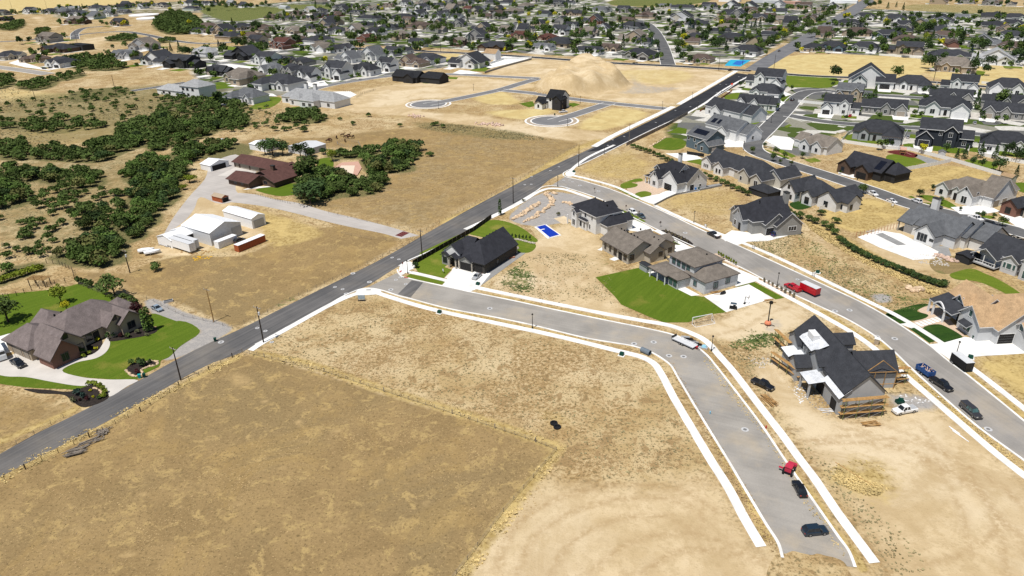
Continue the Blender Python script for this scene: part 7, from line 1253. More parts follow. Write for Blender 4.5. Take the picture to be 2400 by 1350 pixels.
car(2044, 457, hd((2032, 452), (2056, 463)), 'pickup', 'white', 'white pickup under the street tree on the side street', bed='metalg'); car(2090, 474, hd((2078, 470), (2104, 480)), 'sedan', 'white', 'white car nearest the dry lot on the side street'); car(2148, 474, hd((2160, 478), (2136, 468)), 'suv', 'white', 'white car parked opposite on the side street'); car(2194, 487, hd((2182, 484), (2208, 490)), 'suv', 'black', 'black car half hidden behind the chimney'); car(2286, 515, hd((2270, 508), (2304, 520)), 'pickup', 'white', 'long white pickup beside the concrete drives', bed='metalg'); car(2321, 528, hd((2308, 524), (2336, 532)), 'suv', 'black', 'black suv behind the long white pickup'); car(2284, 535, hd((2274, 536), (2296, 534)), 'sedan', 'redp', 'red car beside the grey-roofed house'); car(2322, 547, hd((2344, 553), (2302, 540)), 'pickup', 'charcoal', 'dark pickup towing a dump trailer past the excavator'); car(2015, 410, hd((2004, 411), (2026, 407)), 'sedan', 'silver', 'silver car on the black house drive'); car(1865, 404, hd((1858, 400), (1872, 408)), 'suv', 'white', 'white car beside the long cream house')
car(1826, 121, 58, 'suv', 'black', 'small black car on the far main road'); car(1711, 166, 58, 'pickup', 'black', 'dark truck at the far black crossroad corner'); car(1320, 264, 20, 'pickup', 'white', 'white pickup on the graded lot cul-de-sac'); car(1857, 236, 50, 'suv', 'black', 'dark car at the upper side street kerb'); car(1820, 236, -30, 'suv', 'white', 'white car on an upper side street drive'); car(1805, 247, -30, 'sedan', 'black', 'dark car beside an upper side street lawn'); car(1992, 273, 60, 'sedan', 'redp', 'dark red car on a drive in the upper rows'); car(2127, 323, 60, 'sedan', 'silver', 'silver car on the navy house drive'); car(2284, 290, 60, 'sedan', 'silver', 'grey car on a far right drive'); car(2277, 222, 60, 'suv', 'white', 'white car before the second far right garage'); car(782, 185, 58, 'sedan', 'black', 'black car on a drive among the left white houses'); car(104, 162, -20, 'suv', 'black', 'black car at the left hillside house'); car(118, 160, -20, 'sedan', 'black', 'second dark car at the left hillside house'); car(590, 94, -30, 'suv', 'white', 'white car before the brick house row'); car(520, 385, -33, 'pickup', 'white', 'white pickup beside the small white carport'); car(562, 567, 58, 'suv', 'charcoal', 'dark car behind the rust-red container')
# trailers and machines
trailer_box(1872, 681, hd((1872, 681), (1912, 700)), 6.2, 2.3, 2.3, M['red'], 'red enclosed trailer with silver roof', 'enclosed_trailer', 'metall'); trailer_box(2224, 848, hd((2224, 848), (2268, 882)), 5.6, 2.3, 2.2, M['black'], 'black enclosed trailer at the right street kerb', 'enclosed_trailer', 'metall')
def dump_trailer(px, py, head, m, load, label):
    r = empty('dump_trailer', at(px, py), R(head)); tag(r, label, 'trailer'); b = MB()
    b.box(0, 4.4, -1.1, 1.1, .7, .82); b.box(0, 4.4, -1.1, -1.02, .82, 1.9); b.box(0, 4.4, 1.02, 1.1, .82, 1.9); b.box(0, .08, -1.02, 1.02, .82, 1.9); b.box(4.32, 4.4, -1.02, 1.02, .82, 1.9)
    for i in range(6): b.box(.3 + i * .75, .4 + i * .75, -1.16, -1.1, .8, 1.9); b.box(.3 + i * .75, .4 + i * .75, 1.1, 1.16, .8, 1.9)
    b.build('bed', m, r); g = random.Random(3); q = MB()
    for i in range(26): x, y = g.uniform(.3, 4.1), g.uniform(-.9, .9); q.bar((x, y, 1.5 + g.uniform(0, .2)), (x + g.uniform(-.6, .6), y + g.uniform(-.5, .5), 1.6 + g.uniform(0, .3)), .14)
    q.build('load', M[load], r); MB().bar((4.4, 0, .7), (5.6, 0, .6), .14).build('drawbar', M['black'], r)
    for x in (1.6, 2.5):
        for s in (-1, 1): wheel(r, x, s * 1.2, .38, .22)
    return r
dump_trailer(2152, 866, hd((2152, 866), (2186, 890)), mat('dumper_blue', (.02, .07, .22), rough=.5), 'pinkrock', 'blue dump trailer heaped with scrap wood'); dump_trailer(2392, 572, hd((2392, 572), (2350, 556)), M['black'], 'stone', 'black dump trailer loaded with rubble beside the excavator')
# flatbed trailer by the bend
r = empty('flatbed_trailer', at(1580, 796), R(hd((1580, 796), (1628, 818)))); tag(r, 'pale flatbed trailer parked at the bend of the lower street', 'trailer')
fb = MB(); fb.box(0, 7, -1.15, 1.15, .7, .82); fb.build('deck', M['metall'], r); fr = MB()
for s in (-1, 1): fr.bar((0, s * 1.15, 1.0), (7, s * 1.15, 1.0), .1); [fr.bar((x, s * 1.15, .8), (x, s * 1.15, 1.0), .07) for x in (0, 1.75, 3.5, 5.25, 7)]
fr.build('side_rail', M['metalw'], r); MB().bar((7, 0, .7), (8.6, 0, .6), .14).build('drawbar', M['black'], r); MB().box(-.2, 0, -1.1, 1.1, .5, 1.5).build('ramp', M['black'], r)
for x in (2.7, 3.6):
    for s in (-1, 1): wheel(r, x, s * 1.2, .38, .22)
g5 = random.Random(5)
for i in range(7):
    b = MB(); a = at(1606 + i * 7, 792 + i * 4); b.box(-1.2, 1.2, -.5, .5, 0, .12 + .25 * g5.random()); [b.bar((-1.2, y, .3), (1.2 * g5.uniform(.3, 1), y + .2, .35), .12) for y in (-.4, 0, .4)]
    tag(b.build('steel_frame_stack', M['black'] if i % 3 else M['metalg'], None, a, R(-25 + g5.uniform(-15, 15))), f'{"black" if i % 3 else "grey"} scaffold frame stack, {ORD[i]} from left behind the flatbed trailer', 'scaffold frame', 'scaffold frames behind the flatbed trailer')
tag(MB().lathe([(.35, 0), (.42, .05), (.45, .7), (.4, .75)], 12).build('red_barrel', M['red'], None, at(1632, 817)), 'small red barrel at the flatbed trailer end', 'barrel'); tag(MB().lathe([(.6, 0), (.75, .4), (.5, .8), (.1, .9)], 10).build('blue_tarp_drum', mat('tarp_blue', (.25, .5, .62)), None, at(1650, 815)), 'pale blue covered drum behind the red barrel', 'drum')
# steel pipe and culvert
def pipe(a, b, rad, m, label, name='pipe'):
    A, B = at(*a), at(*b); o = MB(); n = 16; d = (B - A).normalized(); x = Vector((-d.y, d.x, 0))
    def ring(P_, rr): return [tuple(P_ + x * rr * math.cos(6.2832 * k / n) + Vector((0, 0, rad + rr * math.sin(6.2832 * k / n)))) for k in range(n)]
    loft(o, [ring(A, rad), ring(B, rad), ring(B, rad * .88), ring(A, rad * .88)], caps=False); return tag(o.build(name, m), label, 'pipe')
pipe((1503, 824), (1523, 833), .75, mat('pipe_grey', (.13, .16, .19), rough=.5), 'dark grey steel pipe lying beside the pavement bend', 'steel_pipe')
for i, (a, b) in enumerate([((2224, 1000), (2250, 1018)), ((2232, 1010), (2270, 1036)), ((2228, 1004), (2262, 1030))]): pipe(a, b, .1, M['metalw'], f'white plastic pipe, {ORD[i]} from left on the verge', 'plastic_pipe')
pipe((1958, 1084), (2054, 1144), .07, M['wood'], 'long thin pole lying on the yellow grass patch', 'timber_pole')
for i, (x, y) in enumerate([(1298, 993), (1306, 1002)]): tag(MB().lathe([(.9, 0), (.9, .35), (.55, .38), (.5, .1)], 16).build('black_pipe_end', M['black'], None, at(x, y)), ['upper', 'lower'][i] + ' black pipe end in the weeds of the corner lot', 'pipe end')
# red tractor
r = empty('tractor', at(1848, 1108), R(hd((1846, 1112), (1858, 1090)))); tag(r, 'small red tractor standing at the kerb', 'tractor')
b = MB(); b.box(-.2, 2.0, -.45, .45, .8, 1.4); b.box(1.9, 2.1, -.4, .4, .75, 1.3); b.build('bonnet', mat('tractor_red', (.42, .03, .06), rough=.4), r); MB().box(-1.2, .2, -.65, .65, 1.0, 2.1).build('cab', MATS['tractor_red'], r); MB().box(-1.3, .3, -.75, .75, 2.1, 2.22).build('cab_roof', MATS['tractor_red'], r); MB().box(2.2, 3.0, -.9, .9, .2, .8).build('loader_bucket', MATS['tractor_red'], r); MB().box(-.6, -.2, .9, 2.0, .9, 1.1).build('folded_wing', MATS['tractor_red'], r)
for x, s, rr in ((-.7, 1, .75), (-.7, -1, .75), (1.4, 1, .45), (1.4, -1, .45)): wheel(r, x, s * .85, rr, .38)
# golf cart
r = empty('golf_cart', at(1718, 724), R(160)); tag(r, 'black golf cart on the white concrete pad', 'golf cart'); MB().box(-1.1, 1.1, -.6, .6, .3, .75).build('body', M['black'], r); MB().box(-.9, .9, -.6, .6, 1.85, 1.93).build('canopy', PAINT['slate'], r); MB().box(-.7, .1, -.5, .5, .75, 1.2).build('seat', M['black'], r)
for x in (-.85, .85):
    for s in (-.55, .55): MB().bar((x, s, .7), (x, s, 1.88), .05).build('canopy_post', M['black'], r)
for x in (-.75, .75):
    for s in (-.55, .55): wheel(r, x, s, .25, .2)
# a-frame stand, motorbike, basketball hoops
def hoop(px, py, label, h=3.2, lie=False, rz=0):
    r = empty('basketball_hoop', at(px, py), R(rz)); tag(r, label, 'basketball hoop'); MB().bar((0, 0, 0), (0, 0, h), .16).build('post', M['black'], r); MB().box(-.6, .6, -.3, .3, 0, .25).build('base', M['black'], r); MB().bar((0, 0, h), (0, 1.0, h), .12).build('arm', M['black'], r); MB().box(-.9, .9, 1.0, 1.05, h - .45, h + .65).build('backboard', M['signw'], r); return r
hoop(1745, 712, 'black basketball frame on the concrete pad', 2.4, rz=-120)
# boom lift
r = empty('mast_lift', at(1799, 762), R(20)); tag(r, 'orange towable mast lift leaning over the dirt', 'mast lift'); b = MB(); b.lathe([(.9, .4), (1.0, .7), (.8, 1.2), (.2, 1.3)], 10); b.build('engine_cover', mat('paint_orange', (.62, .22, .12), rough=.5), r); MB().bar((0, 0, 1.2), (.6, .8, 6.5), .22).build('mast', M['black'], r); MB().box(.4, 1.2, .5, 1.2, 6.4, 7.2).build('platform', M['black'], r)
for a in (0, 90, 180, 270): c_, s_ = math.cos(R(a + 45)), math.sin(R(a + 45)); MB().bar((0, 0, .6), (c_ * 2, s_ * 2, .1), .12).build('outrigger', M['black'], r)
# excavator
r = empty('excavator', at(2340, 574), R(40)); tag(r, 'yellow mini excavator on the drive beside the rubble', 'excavator')
for s in (-.8, .8): MB().box(-1.3, 1.3, s - .22, s + .22, 0, .6).build('track', M['tyre'], r)
MB().box(-1.3, .8, -.9, .9, .7, 1.5).build('body', M['yellow'], r); MB().box(-.2, .9, -.85, .1, 1.5, 2.6).build('cab', M['glass'], r); MB().bar((.8, .3, 1.2), (2.4, .3, 3.4), .3).build('boom', M['yellow'], r); MB().bar((2.4, .3, 3.4), (3.8, .3, 1.9), .24).build('stick', M['yellow'], r); MB().box(3.5, 4.1, 0, .7, 1.2, 1.9).build('bucket', M['black'], r)
# motorhome at the left edge, boats by the sheds
r = empty('motorhome', at(2, 838), R(hd((-10, 815), (12, 850)))); tag(r, 'white motorhome cut by the left edge', 'motorhome'); b = MB(); loft(b, [[(x, -1.2 * k, .5), (x, -1.25 * k, 1.8), (x, -1.15 * k, zt_), (x, 1.15 * k, zt_), (x, 1.25 * k, 1.8), (x, 1.2 * k, .5)] for x, zt_, k in ((-9, 3.3, .95), (-8.8, 3.5, 1), (2, 3.5, 1), (2.7, 3.3, .97), (3.1, 1.7, .92))]); b.build('body', M['metalw'], r); MB().box(2.75, 3.0, -1.0, 1.0, 1.7, 2.9).build('windscreen', M['glass'], r)
for x in (-6.5, 1.6):
    for s in (-1, 1): wheel(r, x, s * 1.1, .45, .3)
for i, (x, y) in enumerate([(343, 592), (357, 596)]):
    r = empty('covered_boat', at(x, y), R(20 + i * 8)); tag(r, ['left', 'right'][i] + ' white covered boat beside the dirt loop', 'boat'); b = MB(); loft(b, [[(x_, -w_, .9), (x_, -w_ * .9, 1.5), (x_, 0, 1.5 + hh), (x_, w_ * .9, 1.5), (x_, w_, .9), (x_, 0, .4)] for x_, w_, hh in ((-2.6, .9, .2), (-1, 1.1, .5), (1, 1.0, .4), (2.4, .5, .1), (3, .06, 0))]); b.build('hull', M['metalw'], r); MB().bar((-2, 0, .5), (3.4, 0, .4), .12).build('trailer_frame', M['hitch'], r)
    for s in (-1, 1): wheel(r, -.6, s * .9, .32, .2)
# ================================================================== POLES, LAMPS, SIGNS, BINS
def power_pole(px, py, h, label, arm=2.6, rot=-32, tf=False, colr='woodd'):
    r = empty('power_pole', at(px, py), R(rot)); tag(r, label, 'power pole'); MB().lathe([(.2, -.2), (.17, h * .5), (.12, h)], 8).build('pole', M[colr], r)
    if arm: 
        MB().box(-arm / 2, arm / 2, -.06, .06, h - .55, h - .42).build('crossarm', M['woodg'], r)
        for x in (-arm / 2 + .1, 0.3, arm / 2 - .1): MB().lathe([(.06, 0), (.09, .1), (.05, .25)], 8, 0).build('insulator', M['metall'], r, (x, 0, h - .42))
    if tf: MB().lathe([(.28, 0), (.28, .9), (.1, 1.0)], 10).build('transformer', M['metall'], r, (.42, 0, h - 2.6))
    return r
PP = [(424, 891, 9.9, 'dark power pole with white crossarm beside the lower road', 2.4, 0, 'woodd'), (618, 803, 11.6, 'power pole with a transformer at the pavement start', 2.8, 1, 'woodd'), (501, 754, 11.1, 'pale brown power pole at the pasture corner', 2.6, 0, 'wood'), (305, 640, 8.8, 'power pole by the scrub oaks left of the boats', 2.2, 1, 'woodd'), (990, 606, 11, 'power pole beside the corner house fence', 2.6, 0, 'woodd'), (1203, 476, 11.5, 'power pole on the main road verge by the gravel corner', 2.6, 0, 'woodd'), (1356, 391, 11, 'dark power pole where the main road turns black', 0, 0, 'woodd'), (1474, 335, 11, 'power pole beyond the turn on the black road', 0, 0, 'woodg'), (1684, 165, 13, 'power pole left of the far crossroad', 0, 0, 'woodd'), (1813, 166, 14, 'power pole on the straw field corner', 0, 0, 'woodd'), (272, 219, 14, 'lone pole on the upper hillside', 0, 0, 'woodd'), (181, 101, 16, 'pole beside the far left junction', 0, 0, 'woodd'), (32, 33, 26, 'left pole at the edge of the straw field', 0, 0, 'woodd'), (114, 34, 26, 'right pole at the edge of the straw field', 0, 0, 'woodd'), (1033, 122, 15, 'pole at the left end of the black crossroad', 0, 0, 'woodd'), (783, 120, 16, 'pole with lamp by the left crossroad', 0, 0, 'woodd'), (1740, 152, 14, 'pole beside the blue ball court', 0, 0, 'woodd'), (2188, 189, 13, 'pole left of the tan house on straw field', 0, 0, 'woodd'), (84, 236, 12, 'thin pole on the lower left of the hillside', 0, 0, 'woodd')]
for x, y, h, lb, arm, tf, cl in PP: power_pole(x, y, h, lb, arm, -32, tf, cl)
def lamp(px, py, label, h=5.0):
    r = empty('street_lamp', at(px, py)); tag(r, label, 'street lamp'); MB().lathe([(.24, 0), (.22, .5), (.11, .7), (.08, h - .8)], 8).build('post', M['black'], r); MB().lathe([(.12, h - .8), (.2, h - .45), (.18, h - .4)], 8).build('lantern', M['lamp'], r); MB().lathe([(.3, h - .4), (.24, h - .22), (.06, h)], 8).build('cap', M['black'], r); return r
for x, y, lb in [(1247.8, 770, 'black street lamp on the verge before the bend'), (1667, 823, 'black street lamp at the bend by the trailer'), (1821, 671, 'black street lamp beside the red truck'), (1626, 522, 'black street lamp opposite the taupe house'), (1307, 437, 'black street lamp on the gravel corner kerb'), (2239, 837, 'black street lamp on the tan house drive'), (956, 641, 'black street lamp at the corner house ramp'), (1416, 361, 'black street lamp beside the start of the black road'), (1540, 305, 'black street lamp halfway along the black road'), (1635, 253, 'black street lamp at the black road side turning'), (1691, 216, 'black street lamp near the orange sign'), (1622, 232, 'black street lamp on the far pavement of the black road'), (1552, 255, 'black street lamp on the left pavement of the black road'), (1330, 296, 'black lamp on the nearer cul-de-sac'), (1028, 255, 'black lamp on the farther cul-de-sac'), (1110, 212, 'black lamp on the graded lot street'), (1360, 242, 'black lamp beside the new white house'), (1742, 352, 'black lamp at the side street bend'), (2009, 421, 'black lamp at the black house drive'), (1807, 288, 'black lamp at the side street fork')]: lamp(x, y, lb)
def bin_(px, py, m, label): 
    r = empty('wheelie_bin', at(px, py), R(20)); tag(r, label, 'bin'); b = MB(); loft(b, [[(-.28, -.3, .05), (.28, -.3, .05), (.28, .3, .05), (-.28, .3, .05)], [(-.36, -.38, 1.05), (.36, -.38, 1.05), (.36, .38, 1.05), (-.36, .38, 1.05)]]); b.build('body', M[m], r); MB().box(-.38, .4, -.4, .4, 1.05, 1.14).build('lid', M[m], r)
bin_(328, 886, 'teal', 'teal wheelie bin at the drive mouth'); bin_(339, 884, 'green', 'dark green wheelie bin at the drive mouth'); bin_(505, 800, 'green', 'dark green wheelie bin at the gravel drive'); bin_(2282, 795, 'green', 'dark bin beside the tan house garage'); bin_(2286, 796, 'blue', 'blue bin beside the tan house garage')
bin_(1637, 444, 'green', 'green bin at the farmhouse garage side'); bin_(1630, 446, 'blue', 'blue bin at the farmhouse garage side'); bin_(1300, 270, 'green', 'green portable toilet on the cul-de-sac')
def utility_box(px, py, label, m='green'):
    r = empty('utility_box', at(px, py), R(-30)); tag(r, label, 'utility box'); MB().box(-.9, .9, -.8, .8, 0, .14).build('pad', M['concrete'], r); b = MB(); loft(b, [[(-.6, -.5, .14), (.6, -.5, .14), (.6, .5, .14), (-.6, .5, .14)], [(-.55, -.35, .95), (.55, -.35, .95), (.55, .5, .95), (-.55, .5, .95)]]); b.build('cabinet', M[m], r)
utility_box(1457, 833, 'green utility box beside the bend pavement'); utility_box(2274, 840, 'green utility box beside the black enclosed trailer'); utility_box(1030, 734, 'green utility box on the corner lot pavement'); utility_box(1120, 668, 'small utility box at the corner house drive'); utility_box(1916, 640, 'green utility box on the lot left of the pavement'); utility_box(2110, 942, 'green box behind the white pickup'); utility_box(1345, 404, 'green utility box at the farmhouse corner')
# notice board at the corner
r = empty('notice_board', at(848, 705), R(0)); tag(r, 'blue-grey backed notice board at the street corner', 'notice board'); MB().box(-1.1, 1.1, -.04, .04, .5, 2.0).build('panel', M['signb'], r)
for x in (-1.0, 1.0): MB().bar((x, .08, 0), (x, .08, 2.1), .1).build('post', M['woodg'], r)
MB().box(-1.2, 1.2, -.3, .3, .0, .12).build('base_rail', M['black'], r)
def stop_sign(px, py, label, rot=0):
    r = empty('stop_sign', at(px, py), R(rot)); tag(r, label, 'road sign'); MB().bar((0, 0, 0), (0, 0, 2.6), .07).build('post', M['metalg'], r); b = MB(); n = 8; b.add([(.38 * math.cos(R(22.5 + 45 * k)), s * .02, 2.5 + .38 * math.sin(R(22.5 + 45 * k))) for s in (-1, 1) for k in range(n)], [tuple(range(n)), tuple(range(2 * n - 1, n - 1, -1))] + [(k, n + k, n + (k + 1) % n, (k + 1) % n) for k in range(n)]); b.build('sign_plate', M['redtag'], r)
    tcu = bpy.data.curves.new('lettering', 'FONT'); tcu.body = 'STOP'; tcu.size = .26; tcu.align_x = 'CENTER'; tcu.align_y = 'CENTER'; tcu.extrude = .004; tcu.materials.append(M['signw']); to0 = bpy.data.objects.new('tmp', tcu); COL.objects.link(to0); lm = bpy.data.meshes.new_from_object(to0.evaluated_get(bpy.context.evaluated_depsgraph_get())); bpy.data.objects.remove(to0); to = link('lettering', lm, r); to.location = (0, -.03, 2.5); to.rotation_euler = (R(90), 0, 0); return r
stop_sign(945, 632, 'red stop sign at the corner house ramp', 58); 
for i, (x, y, lb) in enumerate([(1039, 640, 'small white yard sign on the corner house lawn'), (1585, 572, 'black framed yard sign beside the taupe house'), (1765, 584, 'black framed yard sign on the far verge'), (1906, 648, 'yard sign on the verge below the yellow slope'), (2091, 486, 'black framed yard sign before the dry lot'), (1653, 534, 'yard sign at the stone house verge')]):
    r = empty('yard_sign', at(x, y), R(-60)); tag(r, lb, 'yard sign'); MB().box(-.45, .45, -.03, .03, .7, 1.5).build('panel', M['signw'], r); [MB().bar((q, 0, 0), (q, 0, 1.6), .07).build('post', M['black'], r) for q in (-.5, .5)]
r = empty('warning_sign', at(1715, 202), R(-32)); tag(r, 'bright orange warning sign beside the black road', 'road sign'); b = MB(); b.add([(0, -.03, .6), (1.0, -.03, 1.6), (0, -.03, 2.6), (-1.0, -.03, 1.6), (0, .03, .6), (1.0, .03, 1.6), (0, .03, 2.6), (-1.0, .03, 1.6)], [(0, 1, 2, 3), (7, 6, 5, 4), (0, 4, 5, 1), (1, 5, 6, 2), (2, 6, 7, 3), (3, 7, 4, 0)]); b.build('sign_plate', mat('sign_orange', (.75, .07, .02), rough=.5), r); MB().bar((0, .05, 0), (0, .05, 2.6), .1).build('post', M['black'], r)
for i, (x, y) in enumerate([(1795, 1004), (1664, 970)]): tag(MB().lathe([(.16, 0), (.14, .5), (.2, .6), (.1, .8)], 8).build('fire_hydrant', M['red'] if i == 0 else mat('hydrant_blue', (.2, .45, .6)), None, at(x, y)), ['red fire hydrant in the right verge of the lower street', 'pale blue marker box at the left kerb of lower street'][i], ['hydrant', 'marker box'][i])
# ================================================================== FENCES
_f = {}
def post_fence(pts, label, step=3.0, h=1.3, r=.06, m='woodg', rails=3, cat='fence', name='wire_fence', big=0):
    """Posts each a part; strands as one part."""
    P_ = W(pts); root = empty(name, P_[0]); tag(root, label, cat); S = MB(); d0 = 0; k = (r, h, m)
    if k not in _f: _f[k] = MB().lathe([(r, -.2), (r, h)], 6).mesh('post', [M[m]])
    for a, b in zip(P_[:-1], P_[1:]):
        n = max(1, round((b - a).length / step))
        for i in range(n + (b is P_[-1])):
            q = a.lerp(b, i / n); link('post', _f[k], root, q - P_[0], 0, (1, 1, rng.uniform(.9, 1.1)) if not big or i % big else (2.2, 2.2, 1.15))
        for j in range(rails): z = h * (j + 1) / (rails + .3); S.bar(a - P_[0] + Vector((0, 0, z)), b - P_[0] + Vector((0, 0, z)), .03)
    S.build('strand', M['woodg'], root); return root
post_fence([(-40, 1150), (60, 1100), (210, 1025), (330, 965), (420, 905), (490, 868), (545, 838), (568, 826)], 'rustic post and wire fence below the main road', 3.4, 1.25, .06, 'woodd', 3, big=8)
post_fence([(568, 826), (620, 838), (760, 872), (900, 918), (1060, 970), (1160, 1004), (1255, 1036), (1304, 1056)], 'post and wire fence crossing between pasture and bare lot', 2.6, 1.15, .05, 'woodg', 3, big=12)
post_fence([(1304, 1056), (1250, 1120), (1180, 1200), (1120, 1280), (1070, 1345), (1040, 1385)], 'short wire fence running down the pasture right side', 4.5, 1.1, .05, 'woodg', 3)
post_fence([(545, 770), (600, 748), (680, 705), (780, 657), (880, 610), (960, 572), (985, 556)], 'wire fence along the upper side of the main road', 4.0, 1.2, .06, 'woodg', 3); post_fence([(1000, 540), (1100, 486), (1200, 432), (1290, 378), (1352, 342)], 'wire fence beside the middle pasture verge', 4.5, 1.2, .06, 'woodg', 3); post_fence([(-30, 1062), (40, 1042), (120, 995), (150, 980)], 'wire fence on the bank left of the main road', 4, 1.2, .05, 'woodg', 3)
post_fence([(345, 700), (430, 742), (500, 757), (545, 770)], 'wire fence beside the gravel drive', 4, 1.1, .05, 'woodg', 2); post_fence([(800, 548), (870, 562), (940, 566), (985, 556)], 'wire fence below the ranch drive', 5, 1.1, .05, 'woodg', 2); post_fence([(770, 500), (860, 520), (960, 540), (1000, 540)], 'wire fence above the ranch drive', 5, 1.1, .05, 'woodg', 2)
post_fence([(185, 668), (240, 690), (300, 712), (345, 706)], 'dark mesh fence around the back lawn', 2.6, 1.6, .06, 'woodd', 3); post_fence([(22, 700), (75, 682), (130, 668), (176, 656), (170, 635), (140, 620), (110, 618)], 'dark timber fence around the vegetable garden', 2.6, 1.8, .1, 'woodd', 3, name='timber_fence'); post_fence([(-30, 690), (22, 700)], 'short timber fence at the left edge', 2.4, 1.6, .1, 'woodd', 2, name='timber_fence')
post_fence([(600, 458), (640, 468), (680, 478), (700, 476)], 'black railing along the ranch lawn', 1.6, 1.2, .05, 'black', 2, name='railing'); post_fence([(790, 335), (810, 330), (840, 335), (845, 345), (810, 345), (792, 340), (790, 335)], 'round wire pen among the horses', 1.8, 1.6, .05, 'metalg', 4, name='wire_pen', cat='pen'); post_fence([(770, 352), (800, 350), (805, 360), (775, 362), (770, 352)], 'square wire run beside the ranch trees', 2, 1.5, .05, 'metalg', 3, name='wire_pen', cat='pen')
post_fence([(1198, 252), (1250, 232), (1256, 230)], 'tan slatted fence behind the new white house', 1.2, 1.8, .08, 'wood', 2, name='yard_fence'); post_fence([(790, 212), (850, 220), (880, 212), (850, 222), (836, 230)], 'dark railing beside the wide mansion patio', 2.4, 1.5, .06, 'black', 2, name='railing'); post_fence([(2006, 556), (2050, 548), (2100, 534)], 'rusty stakes along the pool works', 1.8, 2.2, .08, 'rust', 1, name='stake_fence'); post_fence([(37, 838), (86, 826)], 'thin metal gate across the pale drive', 1.8, 1.3, .05, 'metalg', 3, name='drive_gate', cat='gate')
def panel_fence(pts, label, m='vinyl', h=1.8, step=2.4, name='panel_fence', post='vinyl', cap=None, th=.06):
    P_ = W(pts); root = empty(name, P_[0]); tag(root, label, 'fence')
    kp = ('pp', post, h)
    if kp not in _f: _f[kp] = MB().box(-.08, .08, -.08, .08, -.2, h + .12).mesh('post', [M[post]])
    for a, b in zip(P_[:-1], P_[1:]):
        ln = (b - a).length; n = max(1, round(ln / step)); k = ('pf', m, h, round(ln / n, 2), th); ang = math.atan2(b.y - a.y, b.x - a.x)
        if k not in _f: _f[k] = MB().box(.06, ln / n - .06, -th / 2, th / 2, .04, h).mesh('panel', [M[m]])
        for i in range(n):
            q = a.lerp(b, i / n) - P_[0]; link('panel', _f[k], root, q, ang); link('post', _f[kp], root, q, ang)
    return root
panel_fence([(968, 622), (1010, 598), (1060, 570), (1110, 542), (1152, 512)], 'dark brown panel fence between corner house and main road', 'woodd', 1.9, 2.6, 'panel_fence', 'woodg')
panel_fence([(1534, 482), (1562, 467), (1585, 457), (1640, 447), (1692, 436)], 'low grey wall right of the farmhouse drive', 'pavegrey', .8, 3, 'garden_wall', 'pavegrey', th=.3); panel_fence([(1468, 342), (1530, 312), (1560, 297), (1612, 268)], 'dark grey fence along the right side of the black road', 'woodg', 1.9, 2.6, 'panel_fence', 'woodg')
panel_fence([(1970, 334), (2080, 350), (2130, 352), (2230, 378), (2345, 412)], 'long white vinyl fence above the dry lot'); panel_fence([(2042, 412), (2120, 400), (2180, 390), (2228, 380)], 'white vinyl fence along the left of the dry lot'); panel_fence([(1970, 336), (1985, 318), (2005, 306)], 'white vinyl fence beside the small grey-roofed lawn'); panel_fence([(2104, 352), (2116, 330), (2126, 310)], 'white vinyl fence left of the navy house'); panel_fence([(2232, 338), (2306, 345)], 'white vinyl fence right of the navy house'); panel_fence([(2268, 362), (2272, 345), (2276, 332)], 'white vinyl fence between the right gardens'); panel_fence([(2300, 366), (2420, 388)], 'white vinyl fence at the right edge gardens')
panel_fence([(1920, 492), (1980, 480), (2002, 468)], 'white vinyl fence above the left dry lot'); panel_fence([(1610, 362), (1650, 368)], 'black panel fence behind the curved lawn', 'black', 1.8, 2.4, 'panel_fence', 'black'); panel_fence([(2060, 130), (2100, 133), (2168, 138)], 'white vinyl fence behind the straw field', 'vinyl', 1.9, 3); panel_fence([(2070, 205), (2088, 200), (2098, 190)], 'white vinyl fence in the far right row'); panel_fence([(2184, 220), (2190, 210), (2196, 196)], 'white vinyl fence beside the third right house'); panel_fence([(1150, 150), (1180, 140), (1246, 137)], 'white vinyl fence behind the plywood garage', 'vinyl', 1.9, 3); panel_fence([(1136, 172), (1190, 155), (1246, 140)], 'grey wall along the pale side yard', 'pavegrey', 1.6, 4, 'garden_wall', 'pavegrey', th=.25); panel_fence([(494, 224), (535, 220)], 'white vinyl fence left of the grey mansion lawn'); panel_fence([(1870, 240), (1930, 246)], 'white vinyl fence in the upper side row'); panel_fence([(2300, 196), (2420, 205)], 'white vinyl fence at the far right edge')
panel_fence([(1640, 262), (1690, 232), (1716, 214)], 'rusty brown fence beside the black road verge', 'rust', 1.2, 3, 'panel_fence', 'rust')
# rock walls: every boulder its own
_rk = []
for i in range(6):
    g = np.random.default_rng(90 + i); b = MB(); n = 8; rings = []
    for j, (rr, z) in enumerate(((.75, 0), (1.0, .35), (.85, .75), (.4, .95))):
        rings.append([(rr * (1 + g.uniform(-.22, .22)) * math.cos(6.2832 * k / n), rr * .7 * (1 + g.uniform(-.22, .22)) * math.sin(6.2832 * k / n), z * g.uniform(.85, 1.1)) for k in range(n)])
    loft(b, rings); _rk.append(b)
def rocks(pts, n, s, label, m='boulder', w=1.2, name='rock_wall'):
    P_ = smooth(W(pts), 6); root = empty(name, P_[0]); tag(root, label, 'rock wall'); L_ = sum((b - a).length for a, b in zip(P_[:-1], P_[1:])); mm = [('rk', i, m) for i in range(6)]
    for i in range(6):
        if mm[i] not in _f: _f[mm[i]] = _rk[i].mesh('boulder', [M[m]])
    for i in range(n):
        t = L_ * (i + .5) / n; 
        for a, b in zip(P_[:-1], P_[1:]):
            d = (b - a).length
            if t <= d: break
            t -= d
        q = a.lerp(b, min(1, t / d)) + Vector((rng.uniform(-w, w), rng.uniform(-w, w), 0)) * .5; link('boulder', _f[mm[rng.randrange(6)]], root, q - P_[0], rng.uniform(0, 6.28), s * rng.uniform(.6, 1.3))
    return root
